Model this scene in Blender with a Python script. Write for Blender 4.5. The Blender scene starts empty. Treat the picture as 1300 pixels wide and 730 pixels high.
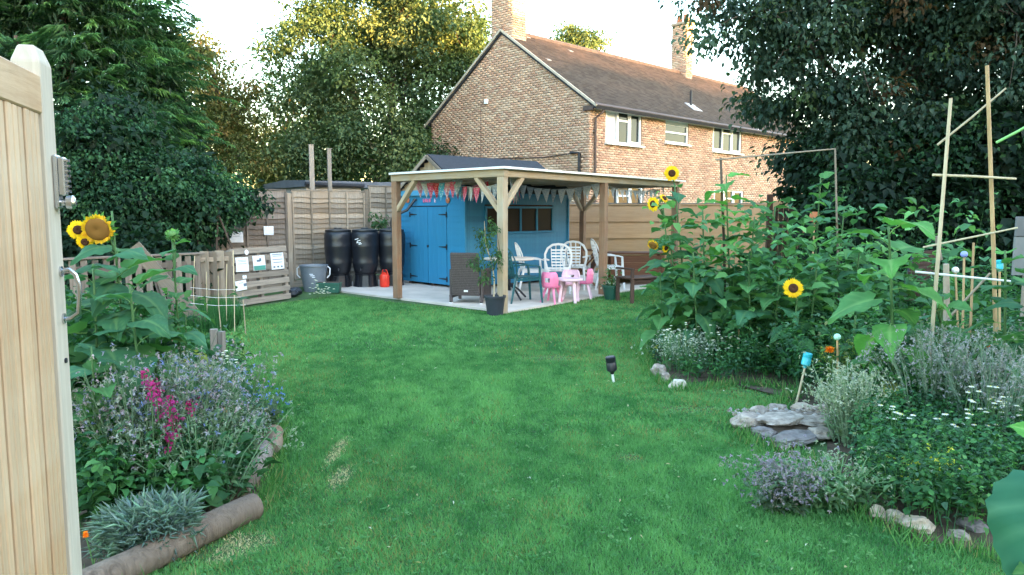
import bpy, bmesh, math, random
import numpy as np
from mathutils import Vector, Matrix, noise

R = math.radians
random.seed(7)
rng = np.random.default_rng(11)
SC = bpy.context.scene
COL = SC.collection

# ---------------------------------------------------------------- camera, sky, sun, exposure
EYE = Vector((0, 0, 1.6))
PITCH = R(5.86)
FPX, CXP, CYP = 945.0, 650.0, 365.0
cd = bpy.data.cameras.new('camera')
cam = bpy.data.objects.new('camera', cd)
COL.objects.link(cam)
cam.location = EYE
cam.rotation_euler = (R(90) - PITCH, 0, 0)
cd.sensor_width = 36.0
cd.lens = 36.0 * FPX / 1300.0
cd.clip_start = 0.05
cd.clip_end = 1500
cd.dof.use_dof = False
SC.camera = cam

SUN_EL, SUN_AZ = R(4.6), math.atan2(0.80, -0.60)      # low evening sun behind the camera, to its right
w = bpy.data.worlds.new('World')
SC.world = w
w.use_nodes = True
nt = w.node_tree
nt.nodes.clear()
so = nt.nodes.new('ShaderNodeOutputWorld')
bg = nt.nodes.new('ShaderNodeBackground')
sk = nt.nodes.new('ShaderNodeTexSky')
sk.sky_type = 'NISHITA'
sk.sun_disc = False
sk.sun_elevation = SUN_EL
sk.sun_rotation = SUN_AZ
sk.air_density = 1.0
sk.dust_density = 1.2
sk.ozone_density = 1.3
bg.inputs['Strength'].default_value = 0.15
nt.links.new(sk.outputs[0], bg.inputs['Color'])
nt.links.new(bg.outputs[0], so.inputs['Surface'])

sd = bpy.data.lights.new('sun', 'SUN')
sd.energy = 3.0
sd.angle = R(0.5)
sd.color = (1.0, 0.53, 0.16)
sun = bpy.data.objects.new('sun', sd)
COL.objects.link(sun)
sdir = Vector((math.sin(SUN_AZ) * math.cos(SUN_EL), math.cos(SUN_AZ) * math.cos(SUN_EL), math.sin(SUN_EL)))
sun.rotation_euler = sdir.to_track_quat('Z', 'Y').to_euler()
SC.view_settings.view_transform = 'Standard'
SC.view_settings.look = 'None'
SC.view_settings.exposure = 4.4
SC.view_settings.gamma = 1.0
SC.cycles.max_bounces = 6
SC.cycles.diffuse_bounces = 3
SC.cycles.transparent_max_bounces = 6
SC.cycles.use_denoising = True

# ---------------------------------------------------------------- from a reading of the photograph to world metres
CP, SP = math.cos(PITCH), math.sin(PITCH)
def ray(px, py):
    x, y = (px - CXP) / FPX, -(py - CYP) / FPX
    return Vector((x, CP + y * SP, y * CP - SP))
def at(px, py, Y):
    d = ray(px, py)
    return EYE + d * (Y / d.y)
def gr(px, py, z=0.0):
    d = ray(px, py)
    return EYE + d * ((z - EYE.z) / d.z)
def onplane(px, py, p0, n):
    d = ray(px, py)
    return EYE + d * ((p0 - EYE).dot(n) / d.dot(n))

# ---------------------------------------------------------------- objects
WMAT = {}
def link(name, me, parent=None, W=None):
    o = bpy.data.objects.new(name, me)
    COL.objects.link(o)
    W = W if W is not None else Matrix()
    if parent is not None:
        o.parent = parent
        o.matrix_basis = WMAT[parent.name].inverted() @ W
    else:
        o.matrix_basis = W
    WMAT[o.name] = W.copy()
    return o
def thing(name, label, cat, loc, rotz=0.0, group=None):
    W = Matrix.Translation(Vector(loc)) @ Matrix.Rotation(rotz, 4, 'Z')
    o = link(name, None, None, W)
    o.empty_display_size = 0.1
    return tag(o, label, cat, group)
def tag(o, label=None, cat=None, group=None, kind=None):
    if label: o['label'] = label
    if cat: o['category'] = cat
    if group: o['group'] = group
    if kind: o['kind'] = kind
    return o
def copy_tree(o, W, parent=None):
    W0 = WMAT[o.name]
    c = o.copy()
    COL.objects.link(c)
    c.parent = parent
    c.matrix_basis = (WMAT[parent.name].inverted() @ W) if parent else W
    WMAT[c.name] = W.copy()
    for ch in list(o.children):
        copy_tree(ch, W @ (W0.inverted() @ WMAT[ch.name]), c)
    return c
def place(o, x, y, rz=0.0, z=0.0, s=1.0):
    return Matrix.Translation((x, y, z)) @ Matrix.Rotation(rz, 4, 'Z') @ Matrix.Scale(s, 4)

class MB:
    """collects shapes for ONE mesh"""
    def __init__(s):
        s.v, s.f, s.c = [], [], []
    def add(s, vs, fs, col=None):
        n = len(s.v)
        s.v.extend([tuple(v) for v in vs])
        s.f.extend([tuple(i + n for i in f) for f in fs])
        s.c.extend([col or (1, 1, 1)] * len(vs))
        return s
    def box(s, c, d, M=None, col=None, taper=1.0):
        x, y, z = d[0] / 2, d[1] / 2, d[2] / 2
        vs = [Vector(p) for p in ((-x, -y, -z), (x, -y, -z), (x, y, -z), (-x, y, -z),
              (-x * taper, -y * taper, z), (x * taper, -y * taper, z), (x * taper, y * taper, z), (-x * taper, y * taper, z))]
        if M is not None: vs = [M @ v for v in vs]
        vs = [v + Vector(c) for v in vs]
        return s.add(vs, [(3, 2, 1, 0), (4, 5, 6, 7), (0, 1, 5, 4), (1, 2, 6, 5), (2, 3, 7, 6), (3, 0, 4, 7)], col)
    def tube(s, pts, r, n=8, caps=True, col=None, flat=None):
        pts = [Vector(p) for p in pts]
        rs = r if isinstance(r, (list, tuple)) else [r] * len(pts)
        vs, fs = [], []
        up = None
        for i, p in enumerate(pts):
            a = pts[max(0, i - 1)]
            b = pts[min(len(pts) - 1, i + 1)]
            t = (b - a).normalized()
            if up is None:
                up = Vector((0, 0, 1)) if abs(t.z) < 0.9 else Vector((1, 0, 0))
            u = (up - t * up.dot(t)).normalized()
            v = t.cross(u)
            up = u
            for k in range(n):
                an = 2 * math.pi * k / n + math.pi / n
                fu, fv = (1, 1) if flat is None else flat
                vs.append(p + u * (math.cos(an) * rs[i] * fu) + v * (math.sin(an) * rs[i] * fv))
        for i in range(len(pts) - 1):
            for k in range(n):
                k2 = (k + 1) % n
                fs.append((i * n + k, i * n + k2, (i + 1) * n + k2, (i + 1) * n + k))
        if caps:
            fs.append(tuple(range(n - 1, -1, -1)))
            fs.append(tuple((len(pts) - 1) * n + k for k in range(n)))
        return s.add(vs, fs, col)
    def lathe(s, prof, n=20, c=(0, 0, 0), M=None, caps=True, col=None):
        vs, fs = [], []
        for r, z in prof:
            for k in range(n):
                a = 2 * math.pi * k / n
                v = Vector((r * math.cos(a), r * math.sin(a), z))
                if M is not None: v = M @ v
                vs.append(v + Vector(c))
        m = len(prof)
        for i in range(m - 1):
            for k in range(n):
                k2 = (k + 1) % n
                fs.append((i * n + k, i * n + k2, (i + 1) * n + k2, (i + 1) * n + k))
        if caps:
            fs.append(tuple(range(n - 1, -1, -1)))
            fs.append(tuple((m - 1) * n + k for k in range(n)))
        return s.add(vs, fs, col)
    def prism(s, poly, h, M=None, col=None):
        """poly in xy, extruded up h, then M"""
        n = len(poly)
        vs = [Vector((p[0], p[1], 0)) for p in poly] + [Vector((p[0], p[1], h)) for p in poly]
        if M is not None: vs = [M @ v for v in vs]
        fs = [tuple(range(n - 1, -1, -1)), tuple(range(n, 2 * n))] + [(i, (i + 1) % n, (i + 1) % n + n, i + n) for i in range(n)]
        return s.add(vs, fs, col)
    def mesh(s, name, m, smooth=False, colors=False, bevel=0.0):
        me = bpy.data.meshes.new(name)
        me.from_pydata(s.v, [], s.f)
        if colors:
            a = me.color_attributes.new('Col', 'FLOAT_COLOR', 'POINT')
            a.data.foreach_set('color', np.c_[np.array(s.c, dtype=np.float32), np.ones(len(s.c), np.float32)].ravel())
        if bevel:
            b = bmesh.new(); b.from_mesh(me)
            bmesh.ops.bevel(b, geom=b.edges[:], offset=bevel, segments=1, affect='EDGES', clamp_overlap=True)
            b.to_mesh(me); b.free()
        me.materials.append(m)
        if smooth:
            me.polygons.foreach_set('use_smooth', [True] * len(me.polygons))
        me.update()
        return me
    def build(s, name, m, parent=None, smooth=False, colors=False, bevel=0.0, W=None, recenter=True):
        if W is None and recenter and s.v:
            a = np.array(s.v)
            c = Vector(((a[:, 0].min() + a[:, 0].max()) / 2, (a[:, 1].min() + a[:, 1].max()) / 2, a[:, 2].min()))
            s.v = [tuple(Vector(v) - c) for v in s.v]
            W = Matrix.Translation(c)
        me = s.mesh(name, m, smooth, colors, bevel)
        if smooth and not colors:
            try: me.set_sharp_from_angle(angle=R(40))
            except Exception: pass
        return link(name, me, parent, W)

_beam = {}
def beam_mesh(w, d, L, m, ch=None):
    key = (round(w, 4), round(d, 4), round(L, 3), m.name)
    if key in _beam: return _beam[key]
    c = ch if ch is not None else min(w, d) * 0.07
    x, y = w / 2, d / 2
    poly = [(-x + c, -y), (x - c, -y), (x, -y + c), (x, y - c), (x - c, y), (-x + c, y), (-x, y - c), (-x, -y + c)]
    me = MB().prism(poly, L).mesh('beam', m)
    _beam[key] = me
    return me
def beam_W(p0, p1, twist=0.0):
    p0, p1 = Vector(p0), Vector(p1)
    z = (p1 - p0).normalized()
    x = z.cross(Vector((0, 0, 1)))
    if x.length < 0.02: x = Vector((1, 0, 0))
    x.normalize()
    y = z.cross(x)
    M = Matrix((x, y, z)).transposed().to_4x4()
    return Matrix.Translation(p0) @ M @ Matrix.Rotation(twist, 4, 'Z')
def beam(name, p0, p1, w, d, m, parent=None, twist=0.0):
    L = (Vector(p1) - Vector(p0)).length
    return link(name, beam_mesh(w, d, L, m), parent, beam_W(p0, p1, twist))

def np_mesh(name, V, F, m, C=None, smooth=False):
    me = bpy.data.meshes.new(name)
    nv, nf = len(V), len(F)
    me.vertices.add(nv)
    me.vertices.foreach_set('co', np.asarray(V, np.float32).ravel())
    k = F.shape[1]
    me.loops.add(nf * k)
    me.loops.foreach_set('vertex_index', np.asarray(F, np.int32).ravel())
    me.polygons.add(nf)
    me.polygons.foreach_set('loop_start', np.arange(0, nf * k, k, dtype=np.int32))
    me.polygons.foreach_set('loop_total', np.full(nf, k, np.int32))
    if smooth: me.polygons.foreach_set('use_smooth', np.ones(nf, bool))
    me.update(calc_edges=True)
    if C is not None:
        a = me.color_attributes.new('Col', 'FLOAT_COLOR', 'POINT')
        a.data.foreach_set('color', np.c_[np.clip(C, 0, 1), np.ones(nv)].astype(np.float32).ravel())
    me.materials.append(m)
    return me
def np_obj(name, V, F, m, C=None, parent=None, smooth=False):
    V = np.asarray(V, float)
    c = np.array([V[:, 0].mean(), V[:, 1].mean(), V[:, 2].min()])
    return link(name, np_mesh(name, V - c, F, m, C, smooth), parent, Matrix.Translation(Vector(c)))

# ---------------------------------------------------------------- leaves
def unit(a):
    return a / np.maximum(np.linalg.norm(a, axis=1, keepdims=True), 1e-9)
def rdir(n):
    return unit(rng.normal(size=(n, 3)))
def leaves(P, D, L, Wd, C, fold=0.25, droop=0.15, up=None):
    """one folded two-triangle leaf at every P pointing along D"""
    n = len(P)
    D = unit(D)
    U = rdir(n) * 0.6 + np.array([0, 0, 1.0]) if up is None else up
    S = unit(np.cross(D, U))
    N = np.cross(S, D)
    L = np.broadcast_to(L, (n,))[:, None]
    Wd = np.broadcast_to(Wd, (n,))[:, None]
    mid = P + D * L * 0.42
    V = np.stack([P, mid + S * Wd * 0.5 + N * Wd * fold, P + D * L - N * L * droop, mid - S * Wd * 0.5 + N * Wd * fold], 1).reshape(-1, 3)
    b = np.arange(n)[:, None] * 4
    F = np.concatenate([b + [0, 1, 2], b + [0, 2, 3]], 1).reshape(-1, 3)
    return V, F, np.repeat(C, 4, 0)
def leaves4(P, D, L, Wd, C, fold=0.2, droop=0.3, up=None):
    """rounder four-triangle leaf with a bent midrib"""
    n = len(P)
    D = unit(D)
    U = rdir(n) * 0.5 + np.array([0, 0, 1.0]) if up is None else up
    S = unit(np.cross(D, U))
    N = np.cross(S, D)
    L = np.broadcast_to(L, (n,))[:, None]
    Wd = np.broadcast_to(Wd, (n,))[:, None]
    m = P + D * L * 0.5
    V = np.stack([P, P + D * L * 0.3 + S * Wd * 0.45 + N * Wd * fold, P + D * L * 0.68 + S * Wd * 0.36 + N * Wd * (fold - droop * 0.3),
                  P + D * L - N * L * droop, P + D * L * 0.68 - S * Wd * 0.36 + N * Wd * (fold - droop * 0.3),
                  P + D * L * 0.3 - S * Wd * 0.45 + N * Wd * fold, m], 1).reshape(-1, 3)
    b = np.arange(n)[:, None] * 7
    F = np.concatenate([b + [0, 1, 6], b + [1, 2, 6], b + [2, 3, 6], b + [3, 4, 6], b + [4, 5, 6], b + [5, 0, 6]], 1).reshape(-1, 3)
    return V, F, np.repeat(C, 7, 0)
def blades(P, D, L, Wd, C, bend=0.3):
    """thin upright blade: base, base, tip"""
    n = len(P)
    D = unit(D)
    S = unit(np.cross(D, rdir(n)))
    L = np.broadcast_to(L, (n,))[:, None]
    Wd = np.broadcast_to(Wd, (n,))[:, None]
    V = np.stack([P - S * Wd / 2, P + S * Wd / 2, P + D * L], 1).reshape(-1, 3)
    F = np.arange(n * 3).reshape(-1, 3)
    return V, F, np.repeat(C, 3, 0)
def merge(parts):
    Vs, Fs, Cs, k = [], [], [], 0
    for V, F, C in parts:
        Vs.append(V); Fs.append(F + k); Cs.append(C); k += len(V)
    return np.concatenate(Vs), np.concatenate(Fs), np.concatenate(Cs)
def jitter(base, n, v=0.25, h=0.12):
    base = np.asarray(base, float)
    k = 1 + rng.uniform(-v, v, (n, 1))
    return np.clip(base * k * (1 + rng.uniform(-h, h, (n, 3))), 0.002, 1)
def pick(cols, n, p=None):
    cols = np.asarray(cols, float)
    return cols[rng.choice(len(cols), n, p=p)]
def ellip(n, c, r, shell=0.55):
    d = rdir(n)
    k = rng.uniform(shell ** 3, 1, (n, 1)) ** (1 / 3)
    return np.asarray(c) + d * k * np.asarray(r), d
def inpoly(X, Y, poly):
    ins = np.zeros(len(X), bool)
    j = len(poly) - 1
    for i in range(len(poly)):
        xi, yi = poly[i]; xj, yj = poly[j]
        c = ((yi > Y) != (yj > Y)) & (X < (xj - xi) * (Y - yi) / ((yj - yi) or 1e-9) + xi)
        ins ^= c
        j = i
    return ins
def sample_poly(poly, n):
    a = np.array(poly)
    lo, hi = a.min(0), a.max(0)
    out = np.zeros((0, 2))
    while len(out) < n:
        q = rng.uniform(lo, hi, (n * 2, 2))
        out = np.concatenate([out, q[inpoly(q[:, 0], q[:, 1], poly)]])
    return out[:n]

# ---------------------------------------------------------------- materials
MATS = {}
def newmat(name):
    m = bpy.data.materials.new(name)
    m.use_nodes = True
    MATS[name] = m
    t = m.node_tree
    return m, t, t.nodes['Principled BSDF'], t.nodes['Material Output']
def ramp(t, fac, stops):
    r = t.nodes.new('ShaderNodeValToRGB')
    while len(r.color_ramp.elements) > len(stops): r.color_ramp.elements.remove(r.color_ramp.elements[-1])
    while len(r.color_ramp.elements) < len(stops): r.color_ramp.elements.new(0.5)
    for e, (p, c) in zip(r.color_ramp.elements, stops):
        e.position = p
        e.color = (*c, 1)
    t.links.new(fac, r.inputs[0])
    return r.outputs[0]
def coords(t, scale=(1, 1, 1), kind='Object'):
    tc = t.nodes.new('ShaderNodeTexCoord')
    mp = t.nodes.new('ShaderNodeMapping')
    mp.inputs['Scale'].default_value = scale
    t.links.new(tc.outputs[kind], mp.inputs['Vector'])
    return mp.outputs[0]
def noise_n(t, vec, scale, detail=4, rough=0.6, dist=0.0):
    n = t.nodes.new('ShaderNodeTexNoise')
    n.inputs['Scale'].default_value = scale
    n.inputs['Detail'].default_value = detail
    n.inputs['Roughness'].default_value = rough
    n.inputs['Distortion'].default_value = dist
    t.links.new(vec, n.inputs['Vector'])
    return n.outputs['Fac']
def mixc(t, fac, a, b, mode='MIX'):
    x = t.nodes.new('ShaderNodeMix')
    x.data_type = 'RGBA'
    x.blend_type = mode
    for s, v in ((0, fac), (6, a), (7, b)):
        if hasattr(v, 'is_linked') or isinstance(v, bpy.types.NodeSocket): t.links.new(v, x.inputs[s])
        else: x.inputs[s].default_value = v if s == 0 else (*v, 1)
    return x.outputs[2]
def bump(t, p, h, strength=0.3, dist=0.01):
    b = t.nodes.new('ShaderNodeBump')
    b.inputs['Strength'].default_value = strength
    b.inputs['Distance'].default_value = dist
    t.links.new(h, b.inputs['Height'])
    t.links.new(b.outputs[0], p.inputs['Normal'])
def objrand(t, col, lo=0.8, hi=1.2):
    oi = t.nodes.new('ShaderNodeObjectInfo')
    mr = t.nodes.new('ShaderNodeMapRange')
    mr.inputs[3].default_value = lo
    mr.inputs[4].default_value = hi
    t.links.new(oi.outputs['Random'], mr.inputs[0])
    hs = t.nodes.new('ShaderNodeHueSaturation')
    t.links.new(mr.outputs[0], hs.inputs['Value'])
    t.links.new(col, hs.inputs['Color'])
    return hs.outputs[0]
def wood(name, c1, c2, rough=0.8, scale=1.0, stain=None, lo=0.8, hi=1.2, spots=0.0):
    m, t, p, o = newmat(name)
    v = coords(t, (22 * scale, 22 * scale, 1.4 * scale))
    n1 = noise_n(t, v, 1.6, 6, 0.65, 0.6)
    v2 = coords(t, (1, 1, 1))
    n2 = noise_n(t, v2, 2.3, 5, 0.6)
    c = ramp(t, n1, [(0.3, c1), (0.72, c2)])
    if stain:
        f = ramp(t, n2, [(0.42, (0, 0, 0)), (0.72, (1, 1, 1))])
        c = mixc(t, f, c, stain)
    if spots:
        vo = t.nodes.new('ShaderNodeTexVoronoi')
        vo.inputs['Scale'].default_value = spots
        t.links.new(coords(t, (2.2, 2.2, 0.55)), vo.inputs['Vector'])
        f = ramp(t, vo.outputs['Distance'], [(0.02, (1, 1, 1)), (0.09, (0, 0, 0))])
        c = mixc(t, f, c, tuple(k * 0.35 for k in c1))
    c = objrand(t, c, lo, hi)
    t.links.new(c, p.inputs['Base Color'])
    p.inputs['Roughness'].default_value = rough
    p.inputs['Specular IOR Level'].default_value = 0.25
    bump(t, p, n1, 0.35, 0.004)
    return m
def roughen(m, k=.9, d=.02):
    for n_ in m.node_tree.nodes:
        if n_.type == 'BUMP': n_.inputs['Strength'].default_value = k; n_.inputs['Distance'].default_value = d
def plain(name, c, rough=0.5, var=0.12, scale=6.0, metal=0.0, spec=0.5, bmp=0.0, c2=None, rnd=True):
    m, t, p, o = newmat(name)
    v = coords(t)
    n = noise_n(t, v, scale, 5, 0.6)
    a = tuple(k * (1 - var) for k in c)
    b = c2 or tuple(min(1, k * (1 + var)) for k in c)
    col = ramp(t, n, [(0.3, a), (0.7, b)])
    if rnd: col = objrand(t, col, 0.92, 1.08)
    t.links.new(col, p.inputs['Base Color'])
    p.inputs['Roughness'].default_value = rough
    p.inputs['Metallic'].default_value = metal
    p.inputs['Specular IOR Level'].default_value = spec
    if bmp: bump(t, p, n, bmp, 0.01)
    return m
def leafmat(name, rough=0.5, trans=0.35, spec=0.35, rnd=0.0):
    m, t, p, o = newmat(name)
    a = t.nodes.new('ShaderNodeVertexColor')
    a.layer_name = 'Col'
    col = a.outputs[0]
    if rnd: col = objrand(t, col, 1 - rnd, 1 + rnd)
    t.links.new(col, p.inputs['Base Color'])
    p.inputs['Roughness'].default_value = rough
    p.inputs['Specular IOR Level'].default_value = spec
    if trans:
        tr = t.nodes.new('ShaderNodeBsdfTranslucent')
        t.links.new(mixc(t, 1.0, col, (1.25, 1.35, 0.7), 'MULTIPLY'), tr.inputs['Color'])
        mx = t.nodes.new('ShaderNodeMixShader')
        mx.inputs[0].default_value = trans
        t.links.new(p.outputs[0], mx.inputs[1])
        t.links.new(tr.outputs[0], mx.inputs[2])
        t.links.new(mx.outputs[0], o.inputs['Surface'])
    return m

M_leaf = leafmat('leaf_mat', 0.62, 0.35, 0.22)
M_grass = leafmat('grass_mat', 0.6, 0.3, 0.2)
M_bigleaf = leafmat('sunflower_leaf_mat', 0.7, 0.35, 0.15, 0.25)
M_petal = leafmat('petal_mat', 0.6, 0.35, 0.2)
M_vcol = leafmat('painted_mat', 0.85, 0.0, 0.2)
M_postbrown = wood('stained_post_wood', (0.20, 0.105, 0.06), (0.34, 0.20, 0.125), 0.8, 1, (0.27, 0.2, 0.14), 0.9, 1.1, 2.0)
M_pergola = wood('pergola_wood', (0.29, 0.205, 0.125), (0.48, 0.375, 0.25), 0.75, 1, (0.36, 0.33, 0.27), 0.85, 1.15, 2.0)
M_gate = wood('gate_wood', (0.40, 0.245, 0.135), (0.60, 0.415, 0.26), 0.55, 1.6, (0.60, 0.47, 0.34), 0.92, 1.08, 1.6)
M_gatepost = wood('gate_post_wood', (0.42, 0.36, 0.29), (0.54, 0.48, 0.40), 0.65, 1.2, None, 1, 1.02)
M_fence = wood('fence_wood', (0.125, 0.10, 0.085), (0.25, 0.21, 0.175), 0.9, 1, (0.18, 0.165, 0.15), 0.6, 1.3)
M_fencegrey = wood('fence_grey_wood', (0.17, 0.145, 0.12), (0.34, 0.295, 0.24), 0.9, 1, (0.25, 0.19, 0.135), 0.65, 1.3)
M_fencetan = wood('fence_tan_wood', (0.36, 0.22, 0.12), (0.50, 0.33, 0.19), 0.85, 0.6, (0.44, 0.31, 0.20), 0.93, 1.07)
M_dark_wood = wood('dark_wood', (0.035, 0.02, 0.016), (0.09, 0.052, 0.038), 0.6, 1)
M_brown_wood = wood('brown_wood', (0.13, 0.05, 0.028), (0.22, 0.09, 0.05), 0.6, 1)
M_pallet = wood('pallet_wood', (0.155, 0.135, 0.12), (0.32, 0.285, 0.245), 0.9, 1, None, 0.8, 1.25)
M_cane = wood('cane_mat', (0.34, 0.22, 0.11), (0.52, 0.37, 0.21), 0.55, 1)
M_canepale = wood('pale_cane_mat', (0.38, 0.31, 0.20), (0.55, 0.47, 0.33), 0.6, 1)
M_log = wood('log_wood', (0.085, 0.062, 0.046), (0.24, 0.18, 0.135), 0.9, 0.7, (0.15, 0.115, 0.09), 0.9, 1.1)
roughen(M_log, .9, .025)
M_bark = wood('bark_mat', (0.05, 0.038, 0.03), (0.12, 0.095, 0.075), 0.95, 0.4)
M_blueshade = wood('blue_paint_shaded', (0.022, 0.17, 0.33), (0.035, 0.22, 0.40), 0.45, 0.6, None, 0.93, 1.07)  # shed blue darkened: pergola shade on the window wall put into the colour
M_bluelit = wood('blue_paint_lit', (0.030, 0.205, 0.39), (0.040, 0.245, 0.44), 0.4, 0.6, None, 0.97, 1.03)  # same blue lightened: the brighter light on the door face put into the colour
M_bluetrim = wood('blue_trim_paint', (0.06, 0.27, 0.46), (0.09, 0.32, 0.50), 0.5, 0.6)
M_white = plain('white_plastic', (0.74, 0.74, 0.76), 0.35, 0.06)
M_pink = plain('pink_plastic', (0.78, 0.20, 0.36), 0.4, 0.06)
M_palepink = plain('pale_pink_plastic', (0.82, 0.56, 0.66), 0.4, 0.05)
M_teal = plain('green_plastic', (0.012, 0.085, 0.10), 0.35, 0.1)
M_rattan = None
M_black = plain('black_plastic', (0.010, 0.012, 0.018), 0.38, 0.25, 3)
M_grey = plain('grey_plastic', (0.17, 0.20, 0.24), 0.5, 0.1)
M_red = plain('red_plastic', (0.72, 0.04, 0.02), 0.35, 0.1)
M_potdark = plain('dark_pot', (0.022, 0.028, 0.04), 0.6, 0.2)
M_potgreen = plain('green_pot', (0.02, 0.10, 0.07), 0.5, 0.2)
M_iron = plain('black_iron', (0.012, 0.014, 0.02), 0.55, 0.2)
M_steel = plain('brushed_steel', (0.55, 0.56, 0.58), 0.25, 0.1, 20, 1.0)
M_felt = plain('roof_felt', (0.022, 0.024, 0.032), 0.9, 0.25, 14, bmp=0.3)
M_tarp = plain('grey_tarp', (0.11, 0.125, 0.16), 0.6, 0.2, 3)
M_slab = plain('concrete_mat', (0.56, 0.49, 0.43), 0.9, 0.16, 2.2, bmp=0.2)
M_upvc = plain('white_window_frame', (0.80, 0.80, 0.80), 0.3, 0.03)
M_mortar = plain('mortar_mat', (0.33, 0.25, 0.18), 0.95, 0.12, 5)
M_paper = plain('paper_mat', (0.74, 0.79, 0.88), 0.7, 0.04)
M_ink = plain('ink_mat', (0.10, 0.16, 0.24), 0.8, 0.2)
M_papergreen = plain('green_print', (0.06, 0.26, 0.22), 0.8, 0.1)
M_soil = plain('soil_mat', (0.055, 0.036, 0.022), 1.0, 0.4, 9, bmp=0.8, c2=(0.11, 0.078, 0.05))
M_stone = plain('stone_mat', (0.20, 0.16, 0.13), 0.95, 0.35, 16, bmp=1.0, c2=(0.42, 0.355, 0.30))
M_stonewarm = plain('warm_stone_mat', (0.36, 0.27, 0.19), 0.9, 0.3, 7, bmp=0.5, c2=(0.52, 0.44, 0.35))
M_stonedark = plain('dark_stone_mat', (0.13, 0.115, 0.11), 0.9, 0.3, 7, bmp=0.5, c2=(0.24, 0.215, 0.21))
M_sheet = plain('roof_sheet_mat', (0.72, 0.72, 0.73), 0.35, 0.05)
M_pipe = plain('brown_pipe', (0.07, 0.04, 0.033), 0.5, 0.15)
M_cyan = plain('cyan_plastic', (0.03, 0.42, 0.52), 0.3, 0.05)
M_mint = plain('mint_ball', (0.42, 0.75, 0.62), 0.5, 0.05)
M_violet = plain('violet_ball', (0.22, 0.28, 0.62), 0.5, 0.05)
M_bluedark = plain('dark_blue_plastic', (0.01, 0.035, 0.16), 0.4, 0.15)
M_terra = plain('orange_clay', (0.42, 0.14, 0.06), 0.8, 0.15)
M_leadgrey = plain('grey_board', (0.12, 0.125, 0.13), 0.7, 0.12)
M_greencane = plain('green_cane', (0.22, 0.5, 0.16), 0.6, 0.1)
M_lead = plain('lead_flashing', (0.42, 0.43, 0.45), 0.6, 0.1)

def glassmat(name, c, rough=0.04, spec=0.6):
    m, t, p, o = newmat(name)
    p.inputs['Base Color'].default_value = (*c, 1)
    p.inputs['Roughness'].default_value = rough
    p.inputs['Specular IOR Level'].default_value = spec
    return m
M_glass = glassmat('window_glass', (0.03, 0.036, 0.04), .08, .22)
M_glassdark = glassmat('shed_glass', (0.022, 0.014, 0.012), 0.35, 0.12)
M_blind = glassmat('window_blind_glass', (0.55, 0.57, 0.60), 0.4, .3)

m, t, p, o = newmat('rattan')
M_rattan = m
wv = t.nodes.new('ShaderNodeTexBrick')
wv.inputs['Scale'].default_value = 60
wv.inputs['Color1'].default_value = (0.075, 0.056, 0.056, 1)
wv.inputs['Color2'].default_value = (0.11, 0.085, 0.085, 1)
wv.inputs['Mortar'].default_value = (0.012, 0.01, 0.01, 1)
wv.inputs['Mortar Size'].default_value = 0.03
t.links.new(coords(t), wv.inputs['Vector'])
t.links.new(wv.outputs[0], p.inputs['Base Color'])
bump(t, p, wv.outputs['Fac'], 0.5, 0.003)
p.inputs['Roughness'].default_value = 0.55

def clothmat(name, a, b, scale=38):
    m, t, p, o = newmat(name)
    vo = t.nodes.new('ShaderNodeTexVoronoi')
    vo.inputs['Scale'].default_value = scale
    t.links.new(coords(t), vo.inputs['Vector'])
    c = ramp(t, vo.outputs['Distance'], [(0.3, b), (0.45, a)])
    t.links.new(c, p.inputs['Base Color'])
    p.inputs['Roughness'].default_value = 0.9
    tr = t.nodes.new('ShaderNodeBsdfTranslucent')
    t.links.new(c, tr.inputs['Color'])
    mx = t.nodes.new('ShaderNodeMixShader')
    mx.inputs[0].default_value = 0.3
    t.links.new(p.outputs[0], mx.inputs[1]); t.links.new(tr.outputs[0], mx.inputs[2])
    t.links.new(mx.outputs[0], o.inputs['Surface'])
    return m
F_pink = clothmat('pink_cloth', (0.78, 0.13, 0.26), (0.86, 0.45, 0.55))
F_rose = clothmat('rose_cloth', (0.70, 0.32, 0.42), (0.80, 0.66, 0.70), 30)
F_red = clothmat('red_cloth', (0.62, 0.05, 0.08), (0.80, 0.30, 0.30))
F_blue = clothmat('blue_cloth', (0.10, 0.46, 0.68), (0.45, 0.68, 0.78))
F_white = clothmat('white_cloth', (0.72, 0.74, 0.78), (0.50, 0.56, 0.66))
F_grey = clothmat('grey_cloth', (0.34, 0.42, 0.50), (0.62, 0.62, 0.66), 30)

# lawn and far ground: one sheet
m, t, p, o = newmat('lawn_ground')
M_lawn = m
v = coords(t)
n1 = noise_n(t, v, 0.8, 5, 0.6)
n2 = noise_n(t, v, 26, 4, 0.7)
c = ramp(t, n1, [(0.3, (0.022, 0.085, 0.018)), (0.7, (0.045, 0.13, 0.028))])
c = mixc(t, ramp(t, n2, [(0.45, (0, 0, 0)), (0.75, (1, 1, 1))]), c, (0.055, 0.05, 0.025))
t.links.new(c, p.inputs['Base Color'])
p.inputs['Roughness'].default_value = 1.0
bump(t, p, n2, 0.7, 0.02)

# ================================================================ GROUND
g = MB()
N = 24
xs = [-600, -200, -60] + [-20 + i * 2.0 for i in range(21)] + [60, 200, 600]
ys = [-400, -120, -50, -25] + [-6 + i * 2.0 for i in range(21)] + [60, 140, 300, 700]
vs = [(x, y, 0) for y in ys for x in xs]
nx = len(xs)
fs = [(j * nx + i, j * nx + i + 1, (j + 1) * nx + i + 1, (j + 1) * nx + i) for j in range(len(ys) - 1) for i in range(nx - 1)]
g.add(vs, fs)
tag(g.build('ground', M_lawn, recenter=False), kind='structure')

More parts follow.
